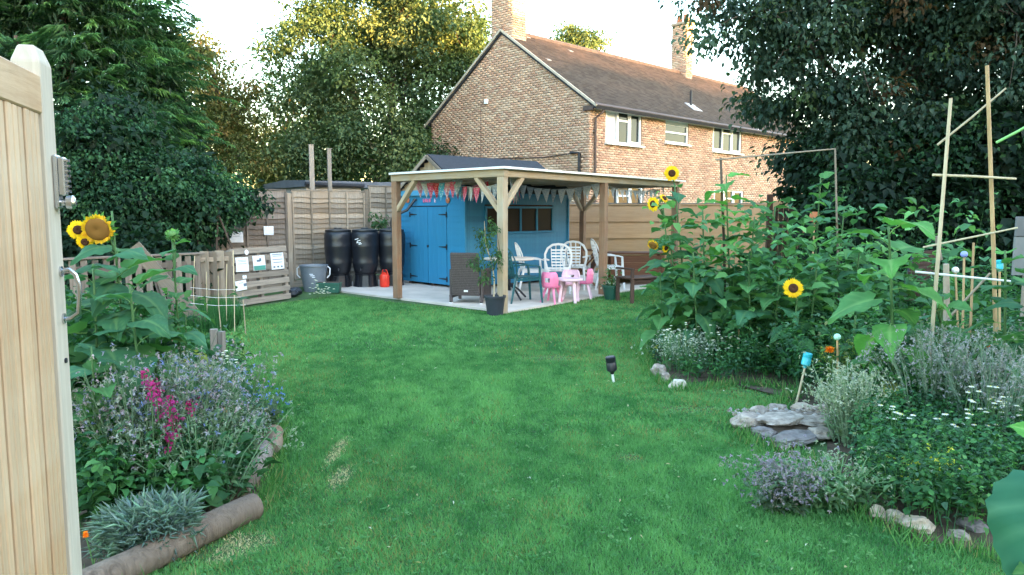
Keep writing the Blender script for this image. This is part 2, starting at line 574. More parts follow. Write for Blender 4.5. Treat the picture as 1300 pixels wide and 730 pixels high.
def gp(*pts): return [tuple(gr(x, y)[:2]) for x, y in pts]
LAWN = gp((90, 760), (140, 735), (215, 700), (330, 655), (345, 600), (362, 560), (340, 520), (315, 485), (285, 462), (262, 440), (240, 420), (232, 405),
          (290, 396), (375, 384), (430, 376), (500, 386), (580, 393), (637, 400), (700, 391), (765, 378), (830, 366), (900, 362), (930, 372),
          (880, 400), (840, 412), (822, 430), (818, 450), (830, 478), (862, 498), (905, 492), (960, 490), (1010, 498), (985, 520), (930, 540), (950, 565), (1000, 580), (1045, 590), (1040, 625),
          (1090, 655), (1160, 690), (1230, 700), (1330, 740), (1400, 800))
LEFTBED = gp((-200, 760), (110, 760), (215, 692), (325, 645), (342, 600), (358, 556), (335, 520), (312, 487), (280, 462), (255, 440), (225, 415), (100, 400), (-100, 400), (-500, 500))
RIGHTBED = gp((822, 448), (834, 474), (866, 486), (905, 484), (1000, 486), (1050, 520), (1050, 592), (1044, 622), (1095, 652), (1165, 688), (1235, 697), (1420, 720), (1900, 560), (1700, 400), (1300, 372), (1000, 378), (930, 385), (870, 405), (830, 430))

def bed(name, poly, h):
    """soil mound: polygon with a rim that falls to the ground"""
    bm = bmesh.new()
    c = np.array(poly).mean(0)
    lo = [bm.verts.new((x, y, 0.004)) for x, y in poly]
    f = bm.faces.new(lo)
    r = bmesh.ops.triangulate(bm, faces=[f])
    for _ in range(4):
        bmesh.ops.subdivide_edges(bm, edges=[e for e in bm.edges if e.calc_length() > 0.35], cuts=1)
        bmesh.ops.triangulate(bm, faces=bm.faces[:])
    P = np.array(poly)
    for v in bm.verts:
        p = np.array(v.co[:2])
        a, b = P, np.roll(P, -1, 0)
        tt = np.clip(((p - a) * (b - a)).sum(1) / np.maximum(((b - a) ** 2).sum(1), 1e-9), 0, 1)
        d = np.linalg.norm(p - (a + (b - a) * tt[:, None]), axis=1).min()
        v.co.z = 0.004 + min(1, d / 0.35) * h * (0.6 + 0.4 * noise.noise((v.co.x * 1.5, v.co.y * 1.5, 0))) + (0.02 * noise.noise(v.co * 7) if d > 0.05 else 0)
        v.co.z = max(v.co.z, 0.004)
    me = bpy.data.meshes.new(name)
    bm.normal_update()
    for f in bm.faces:
        if f.normal.z < 0: f.normal_flip()
    bm.to_mesh(me); bm.free()
    me.materials.append(M_soil)
    me.polygons.foreach_set('use_smooth', [True] * len(me.polygons))
    return tag(link(name, me), kind='structure')
bed('flower_bed', LEFTBED, 0.07)
bed('flower_bed', RIGHTBED, 0.03)

def lawn_grass():
    parts = []
    A = np.array(LAWN)
    def tufts(n, y0, y1, L, Wd):
        p = np.zeros((0, 2))
        while len(p) < n:
            q = np.c_[rng.uniform(-4.5, 6.0, n), rng.uniform(y0, y1, n)]
            q = q[np.abs(q[:, 0]) < q[:, 1] * 0.74 + 0.3]
            q = q[inpoly(q[:, 0], q[:, 1], LAWN)]
            p = np.concatenate([p, q])
        p = p[:n]
        # patches: lush, yellowish, bare
        f1 = np.array([noise.noise((x * 0.9, y * 0.6, 1.7)) for x, y in p])
        f2 = np.array([noise.noise((x * 3.1, y * 2.2, 5.1)) for x, y in p])
        f3 = np.array([noise.noise((x * 0.45, y * 0.35, 9.3)) for x, y in p])
        c0 = np.array([0.045, 0.175, 0.052]); c1 = np.array([0.150, 0.365, 0.120]); c2 = np.array([0.25, 0.24, 0.085])
        f4 = np.array([noise.noise((x * 7.5, y * 5.0, 3.1)) for x, y in p])
        k = np.clip(0.52 + 0.42 * f1 + 0.45 * f2 + 0.55 * f4 + rng.normal(0, 0.24, n), 0, 1)[:, None]
        C = c0 * (1 - k) + c1 * k
        dry = rng.random(n) < np.clip(0.04 + 0.30 * (f3 + 0.7 * f2), 0.0, 0.5)
        bare = np.zeros(n, bool)
        for (bx, by, ra, rb) in [(*gr(428, 573)[:2], 0.055, 0.34), (*gr(433, 606)[:2], 0.07, 0.22), (*gr(800, 582)[:2], .12, .1), (*gr(990, 495)[:2], .7, .35), (*gr(880, 520)[:2], .3, .14), (*gr(700,455)[:2], .4,.2), (*gr(300, 690)[:2], .2, .12), (*gr(260, 706)[:2], .2, .1)]:
            bare |= ((p[:, 0] - bx) / ra) ** 2 + ((p[:, 1] - by) / rb) ** 2 < rng.uniform(0.3, 1.5, n)
        dry |= bare & (rng.random(n) < 0.9)
        C[dry] = c2 * rng.uniform(0.6, 1.25, (dry.sum(), 1))
        worn = bare & dry & (np.abs(p[:, 0] - gr(430, 590)[0]) < .3) & (p[:, 1] < 6.2)
        C[worn] = np.array([0.56, 0.49, 0.29]) * rng.uniform(.6, 1.2, (worn.sum(), 1))
        far_ = bare & ~worn & (rng.random(n) < .6); C[far_] = (c1 * .9)
        Ls = L * (0.75 + 0.7 * np.clip(f1 * 0.5 + f2 * 0.5 + 0.5, 0, 1)) * rng.uniform(0.6, 1.3, n)
        Ls[bare] *= 0.5
        keep = ~(bare & (rng.random(n) < 0.45)); p, C, Ls = p[keep], C[keep], Ls[keep]; n = len(p)
        D = np.c_[rng.normal(0, 0.55, (n, 2)), np.ones(n)]
        return blades(np.c_[p, np.zeros(n)], D, Ls, Wd * rng.uniform(0.7, 1.3, n), C)
    parts.append(tufts(150000, 2.9, 5.2, 0.027, 0.0052))
    parts.append(tufts(130000, 5.2, 8.5, 0.030, 0.0088))
    parts.append(tufts(90000, 8.5, 15.5, 0.036, 0.017))
    V, F, C = merge(parts)
    tag(np_obj('lawn_grass', V, F, M_grass, C), 'short emerald lawn grass with paler worn patches', 'grass', kind='stuff')
lawn_grass()

def ring(poly, n, jit):
    a = np.array(poly); b = np.roll(a, -1, 0); L_ = np.linalg.norm(b - a, axis=1)
    k = rng.choice(len(a), n, p=L_ / L_.sum()); t = rng.uniform(0, 1, (n, 1))
    return a[k] * (1 - t) + b[k] * t + rng.normal(0, jit, (n, 2))
# longer unmown fringe where the lawn meets the beds, and patio
p = ring(LAWN, 15000, .045); p = p[(p[:, 1] > 3.0) & (p[:, 1] < 15)]; n = len(p)
V, F, C = blades(np.c_[p, np.zeros(n)], np.c_[rng.normal(0, .45, (n, 2)), np.ones(n)], rng.uniform(.03, .10, n) * (p[:, 1] < 11) + .035, .0045 + .0011 * p[:, 1], pick([(.05, .17, .04), (.12, .28, .08), (.26, .26, .11)], n, [.5, .4, .1]))
tag(np_obj('edge_grass', V, F, M_grass, C), 'longer unmown grass along the lawn edges', 'grass', kind='stuff')
# small weeds and clover in the turf
n = 1500
p = sample_poly(LAWN, n * 2); p = p[(p[:, 1] > 3.1) & (p[:, 1] < 8)][:n]; n = len(p)
k = 5; id_ = np.repeat(np.arange(n), k); a = rng.uniform(0, 6.28, n * k)
V, F, C = leaves4(np.c_[p[id_] + rng.normal(0, .012, (n * k, 2)), rng.uniform(.018, .03, n * k)], np.c_[np.cos(a), np.sin(a), rng.normal(.25, .2, n * k)], rng.uniform(.012, .030, n * k), .012, pick([(.05, .18, .05), (.08, .23, .07), (.12, .27, .09)], n)[id_])
tag(np_obj('clover', V, F, M_leaf, C), 'small clover and weed leaves in the lawn', 'clover', kind='stuff')
# clover, fallen leaves and straw on the lawn
n = 120
p = sample_poly(LAWN, n * 2); p = p[(p[:, 1] > 3.1) & (p[:, 1] < 9)][:n]
V, F, C = leaves(np.c_[p, rng.uniform(0.03, 0.045, len(p))], np.c_[rng.normal(0, 1, (len(p), 2)), rng.normal(0, .1, len(p))], rng.uniform(.012, .04, len(p)), rng.uniform(.006, .014, len(p)),
                 pick([(0.5, 0.48, 0.3), (0.42, 0.36, 0.2), (0.62, 0.62, 0.55)], len(p)))
tag(np_obj('lawn_litter', V, F, M_leaf, C), 'dry leaf scraps and straw scattered over the lawn', 'litter', kind='stuff')

# patio
MID, LEF, RIG = gr(638, 399), gr(505, 381), gr(765, 376)
def v2(a): return Vector((a.x, a.y, 0))
pu = (v2(RIG) - v2(MID)).normalized(); pv = (v2(LEF) - v2(MID)).normalized()
FAR = v2(MID) + pu * 6.4
P0 = v2(MID) - pv * 0.04 - pu * -0.10
pl = gr(428, 371)
patio = [P0, P0 + pu * 6.8, P0 + pu * 6.8 + pv * 3.2, Vector((1.4, 19.4, 0)), Vector((-3.2, 18.0, 0)), Vector((-4.0, 16.3, 0)), v2(pl)]
pm = MB()
pm.prism([(q.x, q.y) for q in patio], 0.035, Matrix.Translation((0, 0, 0.004)))
tag(pm.build('patio', M_slab), kind='structure')
PZ = 0.039

# ================================================================ HOUSE
H0 = Vector((2.35, 22.95, 0))
HROT = R(45.5)
H = Matrix.Translation(H0) @ Matrix.Rotation(HROT, 4, 'Z')
Hi = H.inverted()
hf = Vector((math.cos(HROT), math.sin(HROT), 0)); hg = Vector((-math.sin(HROT), math.cos(HROT), 0))
def hfac(px, py):
    q = Hi @ onplane(px, py, H0, -hg); return q.x, q.z
def hgab(px, py):
    q = Hi @ onplane(px, py, H0, -hf); return q.y, q.z
EAVE = hfac(748, 130)[1]
HL, HD = 17.5, 7.5
APEX = 7.5
house = thing('brick_house', 'long two storey house of buff brick with a dark tiled roof behind the fence', 'house', H0, HROT)
core = MB()
# wall core (mortar colour) with a gable at each end
sec = [(0, 0), (HD, 0), (HD, EAVE), (HD / 2, APEX), (0, EAVE)]
vs = [(0.012, y, z) for y, z in sec] + [(HL - 0.012, y, z) for y, z in sec]
vs = [(x, 0.012 + y * (HD - 0.024) / HD, z) for x, y, z in vs]
core.add(vs, [(4, 3, 2, 1, 0), (5, 6, 7, 8, 9)] + [(i, (i + 1) % 5, (i + 1) % 5 + 5, i + 5) for i in range(1, 4)])
# windows: (px0, py0, px1, py1, kind)
W1a, W1b = hfac(769, 137), hfac(814.5, 185.5)
W2a, W2b = hfac(845, 150), hfac(874, 184)
W3a, W3b = hfac(905.5, 156), hfac(941, 195.5)
G1a, G1b = (W1a[0], 2.45), (W1b[0] + 0.15, 1.25)
G2a, G2b = (W3a[0] + .2, 2.42), (W3b[0] + .3, 1.3)
G3a, G3b = (13.0, 2.3), (14.0, 0.1)
wins = [(W1a[0], W1b[0], W1b[1], W1a[1], 'triple'), (W2a[0], W2b[0], W2b[1], W2a[1], 'small'), (W3a[0], W3b[0], W3b[1], W3a[1], 'triple'),
        (G1a[0], G1b[0], G1b[1], G1a[1], 'triple'), (G2a[0], G2b[0], G2b[1], G2a[1], 'triple'), (13.0, 14.0, 0.1, 2.3, 'door')]
# facade core split round the openings
def facade_core():
    xsx = sorted({0.012, HL - 0.012, *[a for q in wins for a in q[:2]]})
    zs = sorted({0.0, EAVE, *[a for q in wins for a in q[2:4]]})
    for i in range(len(xsx) - 1):
        for j in range(len(zs) - 1):
            cx, cz = (xsx[i] + xsx[i + 1]) / 2, (zs[j] + zs[j + 1]) / 2
            if any(a < cx < b and c < cz < d for a, b, c, d, _ in wins): continue
            core.add([(xsx[i], 0.012, zs[j]), (xsx[i + 1], 0.012, zs[j]), (xsx[i + 1], 0.012, zs[j + 1]), (xsx[i], 0.012, zs[j + 1])], [(0, 1, 2, 3)])
    for a, b, c, d, _ in wins:
        core.add([(a, 0.012, c), (b, 0.012, c), (b, 0.012, d), (a, 0.012, d), (a, .16, c), (b, .16, c), (b, .16, d), (a, .16, d)],
                 [(0, 4, 5, 1), (1, 5, 6, 2), (2, 6, 7, 3), (3, 7, 4, 0), (4, 7, 6, 5)])
facade_core()
core.build('wall', M_mortar, house, W=H)

BR = [(0.46, 0.29, 0.20), (0.50, 0.345, 0.245), (0.40, 0.235, 0.165), (0.51, 0.36, 0.26), (0.38, 0.245, 0.175), (0.45, 0.275, 0.19)]
BP = [.26, .26, .16, .12, .08, .12]
def bricks(zmax, rng_fn, mapf, holes, bl=0.225, bh=0.075, z0=0.0, gap=0.01, pale=0.0):
    Q = []
    r = 0
    z = z0
    while z + bh <= zmax + 0.001:
        for seg in rng_fn(z, z + bh):
            a, b = seg
            x = math.floor(a / bl) * bl - (r % 2) * bl / 2
            while x < b:
                xa, xb = max(a, x + gap / 2), min(b, x + bl - gap / 2)
                # header bricks now and then
                cuts = [(xa, xb)]
                for h0, h1, hz0, hz1 in holes:
                    if z + bh * .5 > hz0 and z + bh * .5 < hz1:
                        nc = []
                        for c0, c1 in cuts:
                            if c1 <= h0 or c0 >= h1: nc.append((c0, c1))
                            else:
                                if c0 < h0: nc.append((c0, h0))
                                if c1 > h1: nc.append((h1, c1))
                        cuts = nc
                for c0, c1 in cuts:
                    if c1 - c0 > 0.03: Q.append((c0, c1, z + gap / 2, z + bh - gap / 2))
                x += bl
        z += bh; r += 1
    Q = np.array(Q)
    n = len(Q)
    pr = rng.uniform(0.0, 0.006, n)
    V = np.zeros((n, 8, 3))
    for k, (i, j) in enumerate(((0, 2), (1, 2), (1, 3), (0, 3))):
        V[:, k] = mapf(Q[:, i], Q[:, j], np.full(n, -0.0))
        V[:, k + 4] = mapf(Q[:, i], Q[:, j], 0.013 + pr)
    F = (np.arange(n)[:, None, None] * 8 + np.array([[4, 5, 6, 7], [0, 1, 5, 4], [1, 2, 6, 5], [2, 3, 7, 6], [3, 0, 4, 7]])).reshape(-1, 4)
    base = pick(BR, n, BP)
    st = np.array([noise.noise((a * 0.7, b * 0.9, 3.3)) for a, b in Q[:, [0, 2]]])
    base = base * 1.1 * (1 + 0.20 * st[:, None]) * rng.uniform(0.9, 1.1, (n, 1))
    return V.reshape(-1, 3), F, np.repeat(base, 8, 0)
def facmap(u, z, o): return np.stack([u, 0.012 - o, z], -1)
def gabmap(u, z, o): return np.stack([0.012 - o, u, z], -1)
holes = [(a, b, c, d) for a, b, c, d, _ in wins]
V1 = bricks(EAVE, lambda z0, z1: [(0.0, HL)], facmap, holes)
def gabseg(z0, z1):
    if z1 <= EAVE: return [(0.0, HD)]
    k = (z1 - EAVE) / (APEX - EAVE) * HD / 2
    return [(k, HD - k)] if HD - 2 * k > 0.1 else []
V2 = bricks(APEX, gabseg, gabmap, [])
V2 = (V2[0], V2[1][:, ::-1], V2[2])
M_brick = M_vcol
b = link('brick', np_mesh('brick', *merge([(V1[0], V1[1], V1[2])])[:2], M_brick, V1[2]), house, H); b['kind'] = 'stuff'
b = link('brick', np_mesh('brick', V2[0], V2[1], M_brick, V2[2]), house, H); b['kind'] = 'stuff'

# roof: two slopes of courses of tiles
sl = math.atan2(APEX - EAVE, HD / 2)
OV = 0.32
def slope_pt(x, s, n, side=1):
    """s metres up the slope from the eave edge, n proud of it"""
    y = -OV * 1.0 + s * math.cos(sl) - n * math.sin(sl)
    z = EAVE - OV * math.tan(sl) + s * math.sin(sl) + n * math.cos(sl) + 0.10
    return (x, y if side == 1 else HD - y, z)
SLEN = (HD / 2 + OV) / math.cos(sl)
rb = MB()
for side in (1, -1):
    q = [slope_pt(-0.06, 0, 0, side), slope_pt(HL + .06, 0, 0, side), slope_pt(HL + .06, SLEN, 0, side), slope_pt(-0.06, SLEN, 0, side)]
    q2 = [slope_pt(-0.06, 0, -0.10, side), slope_pt(HL + .06, 0, -0.10, side), slope_pt(HL + .06, SLEN, -0.10, side), slope_pt(-0.06, SLEN, -0.10, side)]
    rb.add(q + q2, [(0, 1, 2, 3) if side == 1 else (3, 2, 1, 0), (4, 7, 6, 5), (0, 4, 5, 1), (1, 5, 6, 2), (2, 6, 7, 3), (3, 7, 4, 0)])
roof = rb.build('roof', M_felt, house, W=H)
def tiles(side, gauge, tw):
    rows = int(SLEN / gauge); cols = int((HL + 0.12) / tw)
    V, Cc = [], []
    for r_ in range(rows):
        s0 = r_ * gauge
        xs_ = -0.06 + (np.arange(cols) + (0.5 if r_ % 2 else 0)) * tw
        for x in xs_:
            a, b_ = x + 0.002, min(x + tw - 0.002, HL + 0.06)
            if b_ <= a: continue
            t0 = 0.032 + random.uniform(-0.003, 0.005)
            pts = [slope_pt(a, s0, t0, side), slope_pt(b_, s0, t0, side), slope_pt(b_, s0 + gauge * 1.1, 0.010, side), slope_pt(a, s0 + gauge * 1.1, 0.010, side),
                   slope_pt(a, s0, 0.001, side), slope_pt(b_, s0, 0.001, side)]
            V.extend(pts)
            st = noise.noise((x * .5, s0 * .9, side))
            up = s0 / SLEN
            c = Vector((0.060, 0.052, 0.048)).lerp(Vector((0.12, 0.075, 0.056)), max(0, min(1, (up - 0.45) * 1.8 + st * 0.5)))  # redder towards the ridge: low sun on the upper roof put into tile colour
            c = c * (random.uniform(0.75, 1.2) + 0.15 * st)
            if random.random() < 0.0015: c = Vector((0.4, 0.38, 0.36))
            Cc.extend([tuple(c)] * 6)
    n = len(V) // 6
    q = np.array([[0, 1, 2, 3], [4, 5, 1, 0]])
    if side == -1: q = q[:, ::-1]
    F = (np.arange(n)[:, None, None] * 6 + q).reshape(-1, 4)
    return np.array(V), F, np.array(Cc)
T = tiles(1, 0.13, 0.20)
o = link('roof_tile', np_mesh('roof_tile', T[0], T[1], M_vcol, T[2]), roof, H); o['kind'] = 'stuff'
T = tiles(-1, 0.4, 0.6)
o = link('roof_tile', np_mesh('roof_tile', T[0], T[1], M_vcol, T[2]), roof, H); o['kind'] = 'stuff'
rt = MB()
ridge_z = slope_pt(0, SLEN, 0.03)[2]
for i in range(int(HL / 0.45)):
    x = -0.05 + i * 0.45
    rt.tube([(x, HD / 2, ridge_z - 0.02), (x + 0.46, HD / 2, ridge_z - 0.012)], 0.10, 8, True)
M_ridge = plain('ridge_tile_mat', (0.20, 0.12, 0.085), 0.9, 0.3, 8)
o = rt.build('ridge_tile', M_ridge, roof, W=H); o['kind'] = 'stuff'
# verge mortar line and fascia, gutter, soffit
vg = MB()
for side in (1, -1):
    a, c = slope_pt(-0.075, 0, 0.0, side), slope_pt(-0.075, SLEN, 0.0, side)
    vg.tube([a, c], 0.045, 4)
vg.build('verge', plain('verge_mat', (0.46, 0.40, 0.32), 0.9, 0.15), roof, W=H)
fa = MB(); fa.box((HL / 2, -0.20, EAVE - 0.10), (HL, 0.025, 0.16)); fa.build('fascia', M_pipe, house, W=H)
sf = MB(); sf.box((HL / 2, -0.09, EAVE - 0.17), (HL, 0.18, 0.015)); sf.build('soffit', M_upvc, house, W=H)
gu = MB(); gu.tube([(-0.1, -0.27, EAVE - 0.09), (HL, -0.27, EAVE - 0.09)], 0.055, 10); gut = gu.build('gutter', M_pipe, house, W=H)
gs = MB(); gs.box((-0.03, 0.02, EAVE - 0.16), (0.06, 0.4, 0.14)); gs.build('gutter_stop', M_pipe, gut, W=H)
dx = hfac(754, 150)[0]
dp = MB(); dp.tube([(dx + .25, -0.25, EAVE - 0.12), (dx + .12, -0.20, EAVE - 0.3), (dx, -0.07, EAVE - 0.45), (dx, -0.07, 0.1)], 0.038, 8)
dpo = dp.build('downpipe', M_pipe, house, W=H)
br = MB()
for z in (1.2, 2.6, 4.0): br.box((dx, -0.04, z), (0.11, 0.06, 0.03))
br.build('bracket', M_pipe, dpo, W=H)
# soil pipes on the gable
def gpipe(name, pts, r, m):
    q = [(-0.06, *hgab(x, y)) for x, y in pts]
    mb = MB(); mb.tube(q, r, 7); return mb.build(name, m, house, W=H)
gpipe('waste_pipe', [(737, 240), (737, 194), (726, 194)], 0.05, M_iron)
gpipe('overflow_pipe', [(726, 195), (690, 200), (612, 202)], 0.018, M_pipe)
gpipe('thin_cable', [(612, 202), (612, 135), (616, 128)], 0.008, M_pipe)
va = MB(); va.box((-0.03, hgab(618, 129)[0], hgab(618, 129)[1]), (0.06, 0.15, 0.15)); va.build('vent', M_upvc, house, W=H)

def window(x0, x1, z0, z1, kind):
    f = MB(); ft = 0.06
    y = 0.075
    w_, h_ = x1 - x0, z1 - z0
    cx, cz = (x0 + x1) / 2, (z0 + z1) / 2
    f.box((x0 + ft / 2, y, cz), (ft, 0.07, h_)); f.box((x1 - ft / 2, y, cz), (ft, 0.07, h_))
    f.box((cx, y, z1 - ft / 2), (w_ - 2 * ft, 0.07, ft)); f.box((cx, y, z0 + ft / 2), (w_ - 2 * ft, 0.07, ft))
    panes = []
    if kind == 'triple':
        m1, m2 = x0 + w_ * 0.36, x0 + w_ * 0.66
        for mx in (m1, m2): f.box((mx, y, cz), (0.07, 0.068, h_ - 2 * ft))
        tz = z1 - h_ * 0.30
        f.box(((m1 + m2) / 2, y, tz), (m2 - m1 - 0.07, 0.066, 0.06))
        panes = [(x0 + ft, m1 - .035, z0 + ft, z1 - ft, 's'), (m1 + .035, m2 - .035, z0 + ft, tz - .03, 'n'), (m1 + .035, m2 - .035, tz + .03, z1 - ft, 'n'), (m2 + .035, x1 - ft, z0 + ft, z1 - ft, 's')]
    elif kind == 'small':
        tz = z0 + h_ * 0.45
        f.box((cx, y, tz), (w_ - 2 * ft, 0.066, 0.06))
        panes = [(x0 + ft, x1 - ft, z0 + ft, tz - .03, 'n'), (x0 + ft, x1 - ft, tz + .03, z1 - ft, 'n')]
    else:
        panes = [(x0 + ft, x1 - ft, z0 + ft, z1 - ft, 'n')]
    fo = f.build('window' if kind != 'door' else 'door', M_upvc, house, W=H, bevel=0.006)
    for i, (a, b_, c, d, s_) in enumerate(panes):
        mat = M_glass
        if kind == 'triple' and abs(x0 - W1a[0]) < .01 and z0 > 3 and i == 0: mat = M_blind
        if kind == 'door': mat = M_upvc
        g_ = MB(); g_.box(((a + b_) / 2, y + 0.012, (c + d) / 2), (b_ - a, 0.012, d - c)); g_.build('pane', mat, fo, W=H)
        if s_ == 's':
            sm = MB(); t_ = 0.045
            sm.box((a + t_ / 2, y - .03, (c + d) / 2), (t_, .05, d - c)); sm.box((b_ - t_ / 2, y - .03, (c + d) / 2), (t_, .05, d - c))
            sm.box(((a + b_) / 2, y - .03, d - t_ / 2), (b_ - a - 2 * t_, .05, t_)); sm.box(((a + b_) / 2, y - .03, c + t_ / 2), (b_ - a - 2 * t_, .05, t_))
            sm.build('sash', M_upvc, fo, W=H)
    if kind != 'door':
        s_ = MB(); s_.box((cx, -0.02, z0 - 0.035), (w_ + 0.08, 0.19, 0.05)); s_.build('sill', M_upvc, fo, W=H)
        cb = MB(); cb.box((cx, 0.135, cz), (w_ - .1, 0.01, h_ - .1)); 
        cu = MB()
        for k in range(2):
            xx = x0 + 0.16 if k == 0 else x1 - 0.16
            cu.box((xx, 0.115, cz), (0.2, 0.012, h_ - 0.14))
        cu.build('curtain', plain('curtain_mat' + str(round(x0)), (0.40, 0.38, 0.36), 0.9, 0.1), fo, W=H)
    if kind == 'small':
        # top light propped open outwards
        M2 = Matrix.Rotation(R(24), 4, 'X')
        sm = MB(); hh = h_ * 0.53
        c0 = Vector((cx, y - 0.05, z1 - ft / 2))
        sm.box(c0 + M2 @ Vector((0, -0.0, -hh / 2)), (w_ - 0.08, 0.035, hh), M2)
        sm.build('open_sash', M_blind, fo, W=H)
    return fo
for q in wins: window(*q)

def chimney(x, y, wx, wy, zb, zt, lbl=None):
    c = MB(); c.box((x, y, (zb + zt) / 2), (wx - 0.02, wy - 0.02, zt - zb))
    co = c.build('chimney', M_mortar, house, W=H)
    parts = []
    for (uw, mp) in ((wx, lambda u, z, o: np.stack([x - wx / 2 + u, y - wy / 2 + 0.012 - o, z], -1)), (wx, lambda u, z, o: np.stack([x + wx / 2 - u, y + wy / 2 - 0.012 + o, z], -1)),
                     (wy, lambda u, z, o: np.stack([x - wx / 2 + 0.012 - o, y + wy / 2 - u, z], -1)), (wy, lambda u, z, o: np.stack([x + wx / 2 - 0.012 + o, y - wy / 2 + u, z], -1))):
        parts.append(bricks(zt - 0.12, lambda a, b_: [(0.0, uw)], mp, [], z0=zb))
    V, F, C = merge(parts)
    o = link('brick', np_mesh('brick', V, F, M_vcol, C), co, H); o['kind'] = 'stuff'
    cp = MB(); cp.box((x, y, zt - 0.06), (wx + 0.1, wy + 0.1, 0.12)); cp.build('cap', M_mortar, co, W=H, bevel=.02)
    fl = MB(); fl.box((x, y, zb + 0.02), (wx + 0.08, wy + 0.05, 0.25)); 
    pt = MB()
    for k in (-1, 1): pt.lathe([(0.11, 0), (0.13, 0.05), (0.10, 0.3), (0.12, 0.34)], 12, (x, y + k * wy * .22, zt))
    pt.build('chimney_pot', M_terra, co, smooth=True, W=H)
chimney(0.31, HD / 2, 0.64, 1.0, APEX - 0.4, 10.6)
cx2 = None
for t_ in np.arange(8, 14, 0.05):
    p_ = H @ Vector((t_, HD / 2, APEX))
    if 650 + 945 * p_.x / p_.y > 860: cx2 = t_; break
chimney(cx2 or 10.7, HD / 2, 0.5, 0.75, APEX - 0.3, 9.75)
# soil vent through the slope
vx = 0
for t_ in np.arange(5, 14, 0.05):
    p_ = H @ Vector((t_, .9, APEX))
    if 650 + 945 * p_.x / p_.y > 868: vx = t_; break
vp = MB(); b0 = slope_pt(vx, 1.35, 0.03)
vp.tube([b0, (b0[0], b0[1], b0[2] + 0.55)], 0.05, 8); vpo = vp.build('vent_pipe', M_iron, roof, W=H)
lf = MB(); q = [slope_pt(vx - .3, .95, .05), slope_pt(vx + .3, .95, .05), slope_pt(vx + .25, 1.5, .045), slope_pt(vx - .25, 1.5, .045)]
q2 = [slope_pt(vx - .3, .95, .03), slope_pt(vx + .3, .95, .03), slope_pt(vx + .25, 1.5, .025), slope_pt(vx - .25, 1.5, .025)]
lf.add(q + q2, [(0, 1, 2, 3), (4, 7, 6, 5), (0, 4, 5, 1), (1, 5, 6, 2), (2, 6, 7, 3), (3, 7, 4, 0)]); lf.build('flashing', M_lead, roof, W=H)

# ================================================================ TREES
def lobe(px, py, Y, rx, ry, depth):
    c = at(px, py, Y); s = Y / 945.0
    return (np.array(c), np.array([rx * s, depth, ry * s]))
def cluster_cloud(lobes, n_cl, rc, n_leaf, L, Wd, cols, probs=None, shell=0.35, droop=0.5, asp=0.7, kind=0, cvar=0.28, facing=0.0):
    vol = np.array([np.prod(r) ** 0.8 for _, r in lobes]); vol /= vol.sum()
    parts, centres = [], []
    for (c, r), k in zip(lobes, np.maximum(1, (vol * n_cl)).astype(int)):
        P, d = ellip(k, c, r, shell)
        centres.append(P)
    Cn = np.concatenate(centres)
    k = len(Cn)
    cc = pick(cols, k, probs) * (1 + rng.uniform(-cvar, cvar, (k, 1)))
    nl = rng.integers(int(n_leaf * 0.6), int(n_leaf * 1.4) + 1, k)
    idx = np.repeat(np.arange(k), nl)
    n = len(idx)
    rr = (rc * rng.uniform(0.6, 1.35, k))[idx][:, None]
    off = np.clip(rng.normal(0, 0.55, (n, 3)), -1.2, 1.2) * rr * np.array([1, 1, asp])
    P = Cn[idx] + off
    D = unit(off + rng.normal(0, 0.35, (n, 3)) * rr - np.array([0, 0, droop]) * rr)
    C = np.clip(cc[idx] * (1 + rng.uniform(-0.22, 0.22, (n, 1))), 0.003, 1)
    fn = leaves if kind == 0 else leaves4
    return fn(P, D, L * rng.uniform(0.5, 1.45, n), Wd * rng.uniform(0.6, 1.35, n), C), Cn
def branches(trunk_pts, radii, centres, n_limb, n_twig, root, m=None, r_limb=0.09, mesh_m=None):
    m = m or M_bark
    tb = MB(); tb.tube(trunk_pts, radii, 9); tb.build('trunk', m, root, smooth=True)
    tp = [Vector(p) for p in trunk_pts]
    def trunk_at(z):
        for a, b_ in zip(tp[:-1], tp[1:]):
            if a.z <= z <= b_.z: return a.lerp(b_, (z - a.z) / max(1e-6, b_.z - a.z))
        return tp[-1].copy() if z > tp[-1].z else tp[0].lerp(tp[1], .5)
    idx = rng.permutation(len(centres))
    ends = []
    for i in idx[:n_limb]:
        c = Vector(centres[i])
        s = trunk_at(max(tp[0].z + 0.8, c.z - (c - trunk_at(c.z)).length * 0.75))
        mid = s.lerp(c, 0.5) + Vector(rng.normal(0, 0.18, 3)) + Vector((0, 0, 0.12 * (c - s).length))
        lb = MB(); lb.tube([s, s.lerp(mid, .5) + Vector(rng.normal(0, 0.06, 3)), mid, mid.lerp(c, .6) + Vector(rng.normal(0, .08, 3)), c], [r_limb, r_limb * .8, r_limb * .55, r_limb * .35, r_limb * .12], 6)
        lb.build('limb', m, root, smooth=True)
        ends += [mid, mid.lerp(c, .5), c]
    tw = MB()
    for i in idx[n_limb:n_limb + n_twig]:
        c = Vector(centres[i])
        s = min(ends, key=lambda e: (e - c).length) if ends else trunk_at(c.z)
        mid = s.lerp(c, .5) + Vector(rng.normal(0, .1, 3))
        tw.tube([s, mid, c], [r_limb * .25, r_limb * .16, r_limb * .05], 4, False)
    if n_twig: tag(tw.build('twigs', m, root), kind='stuff')
    return

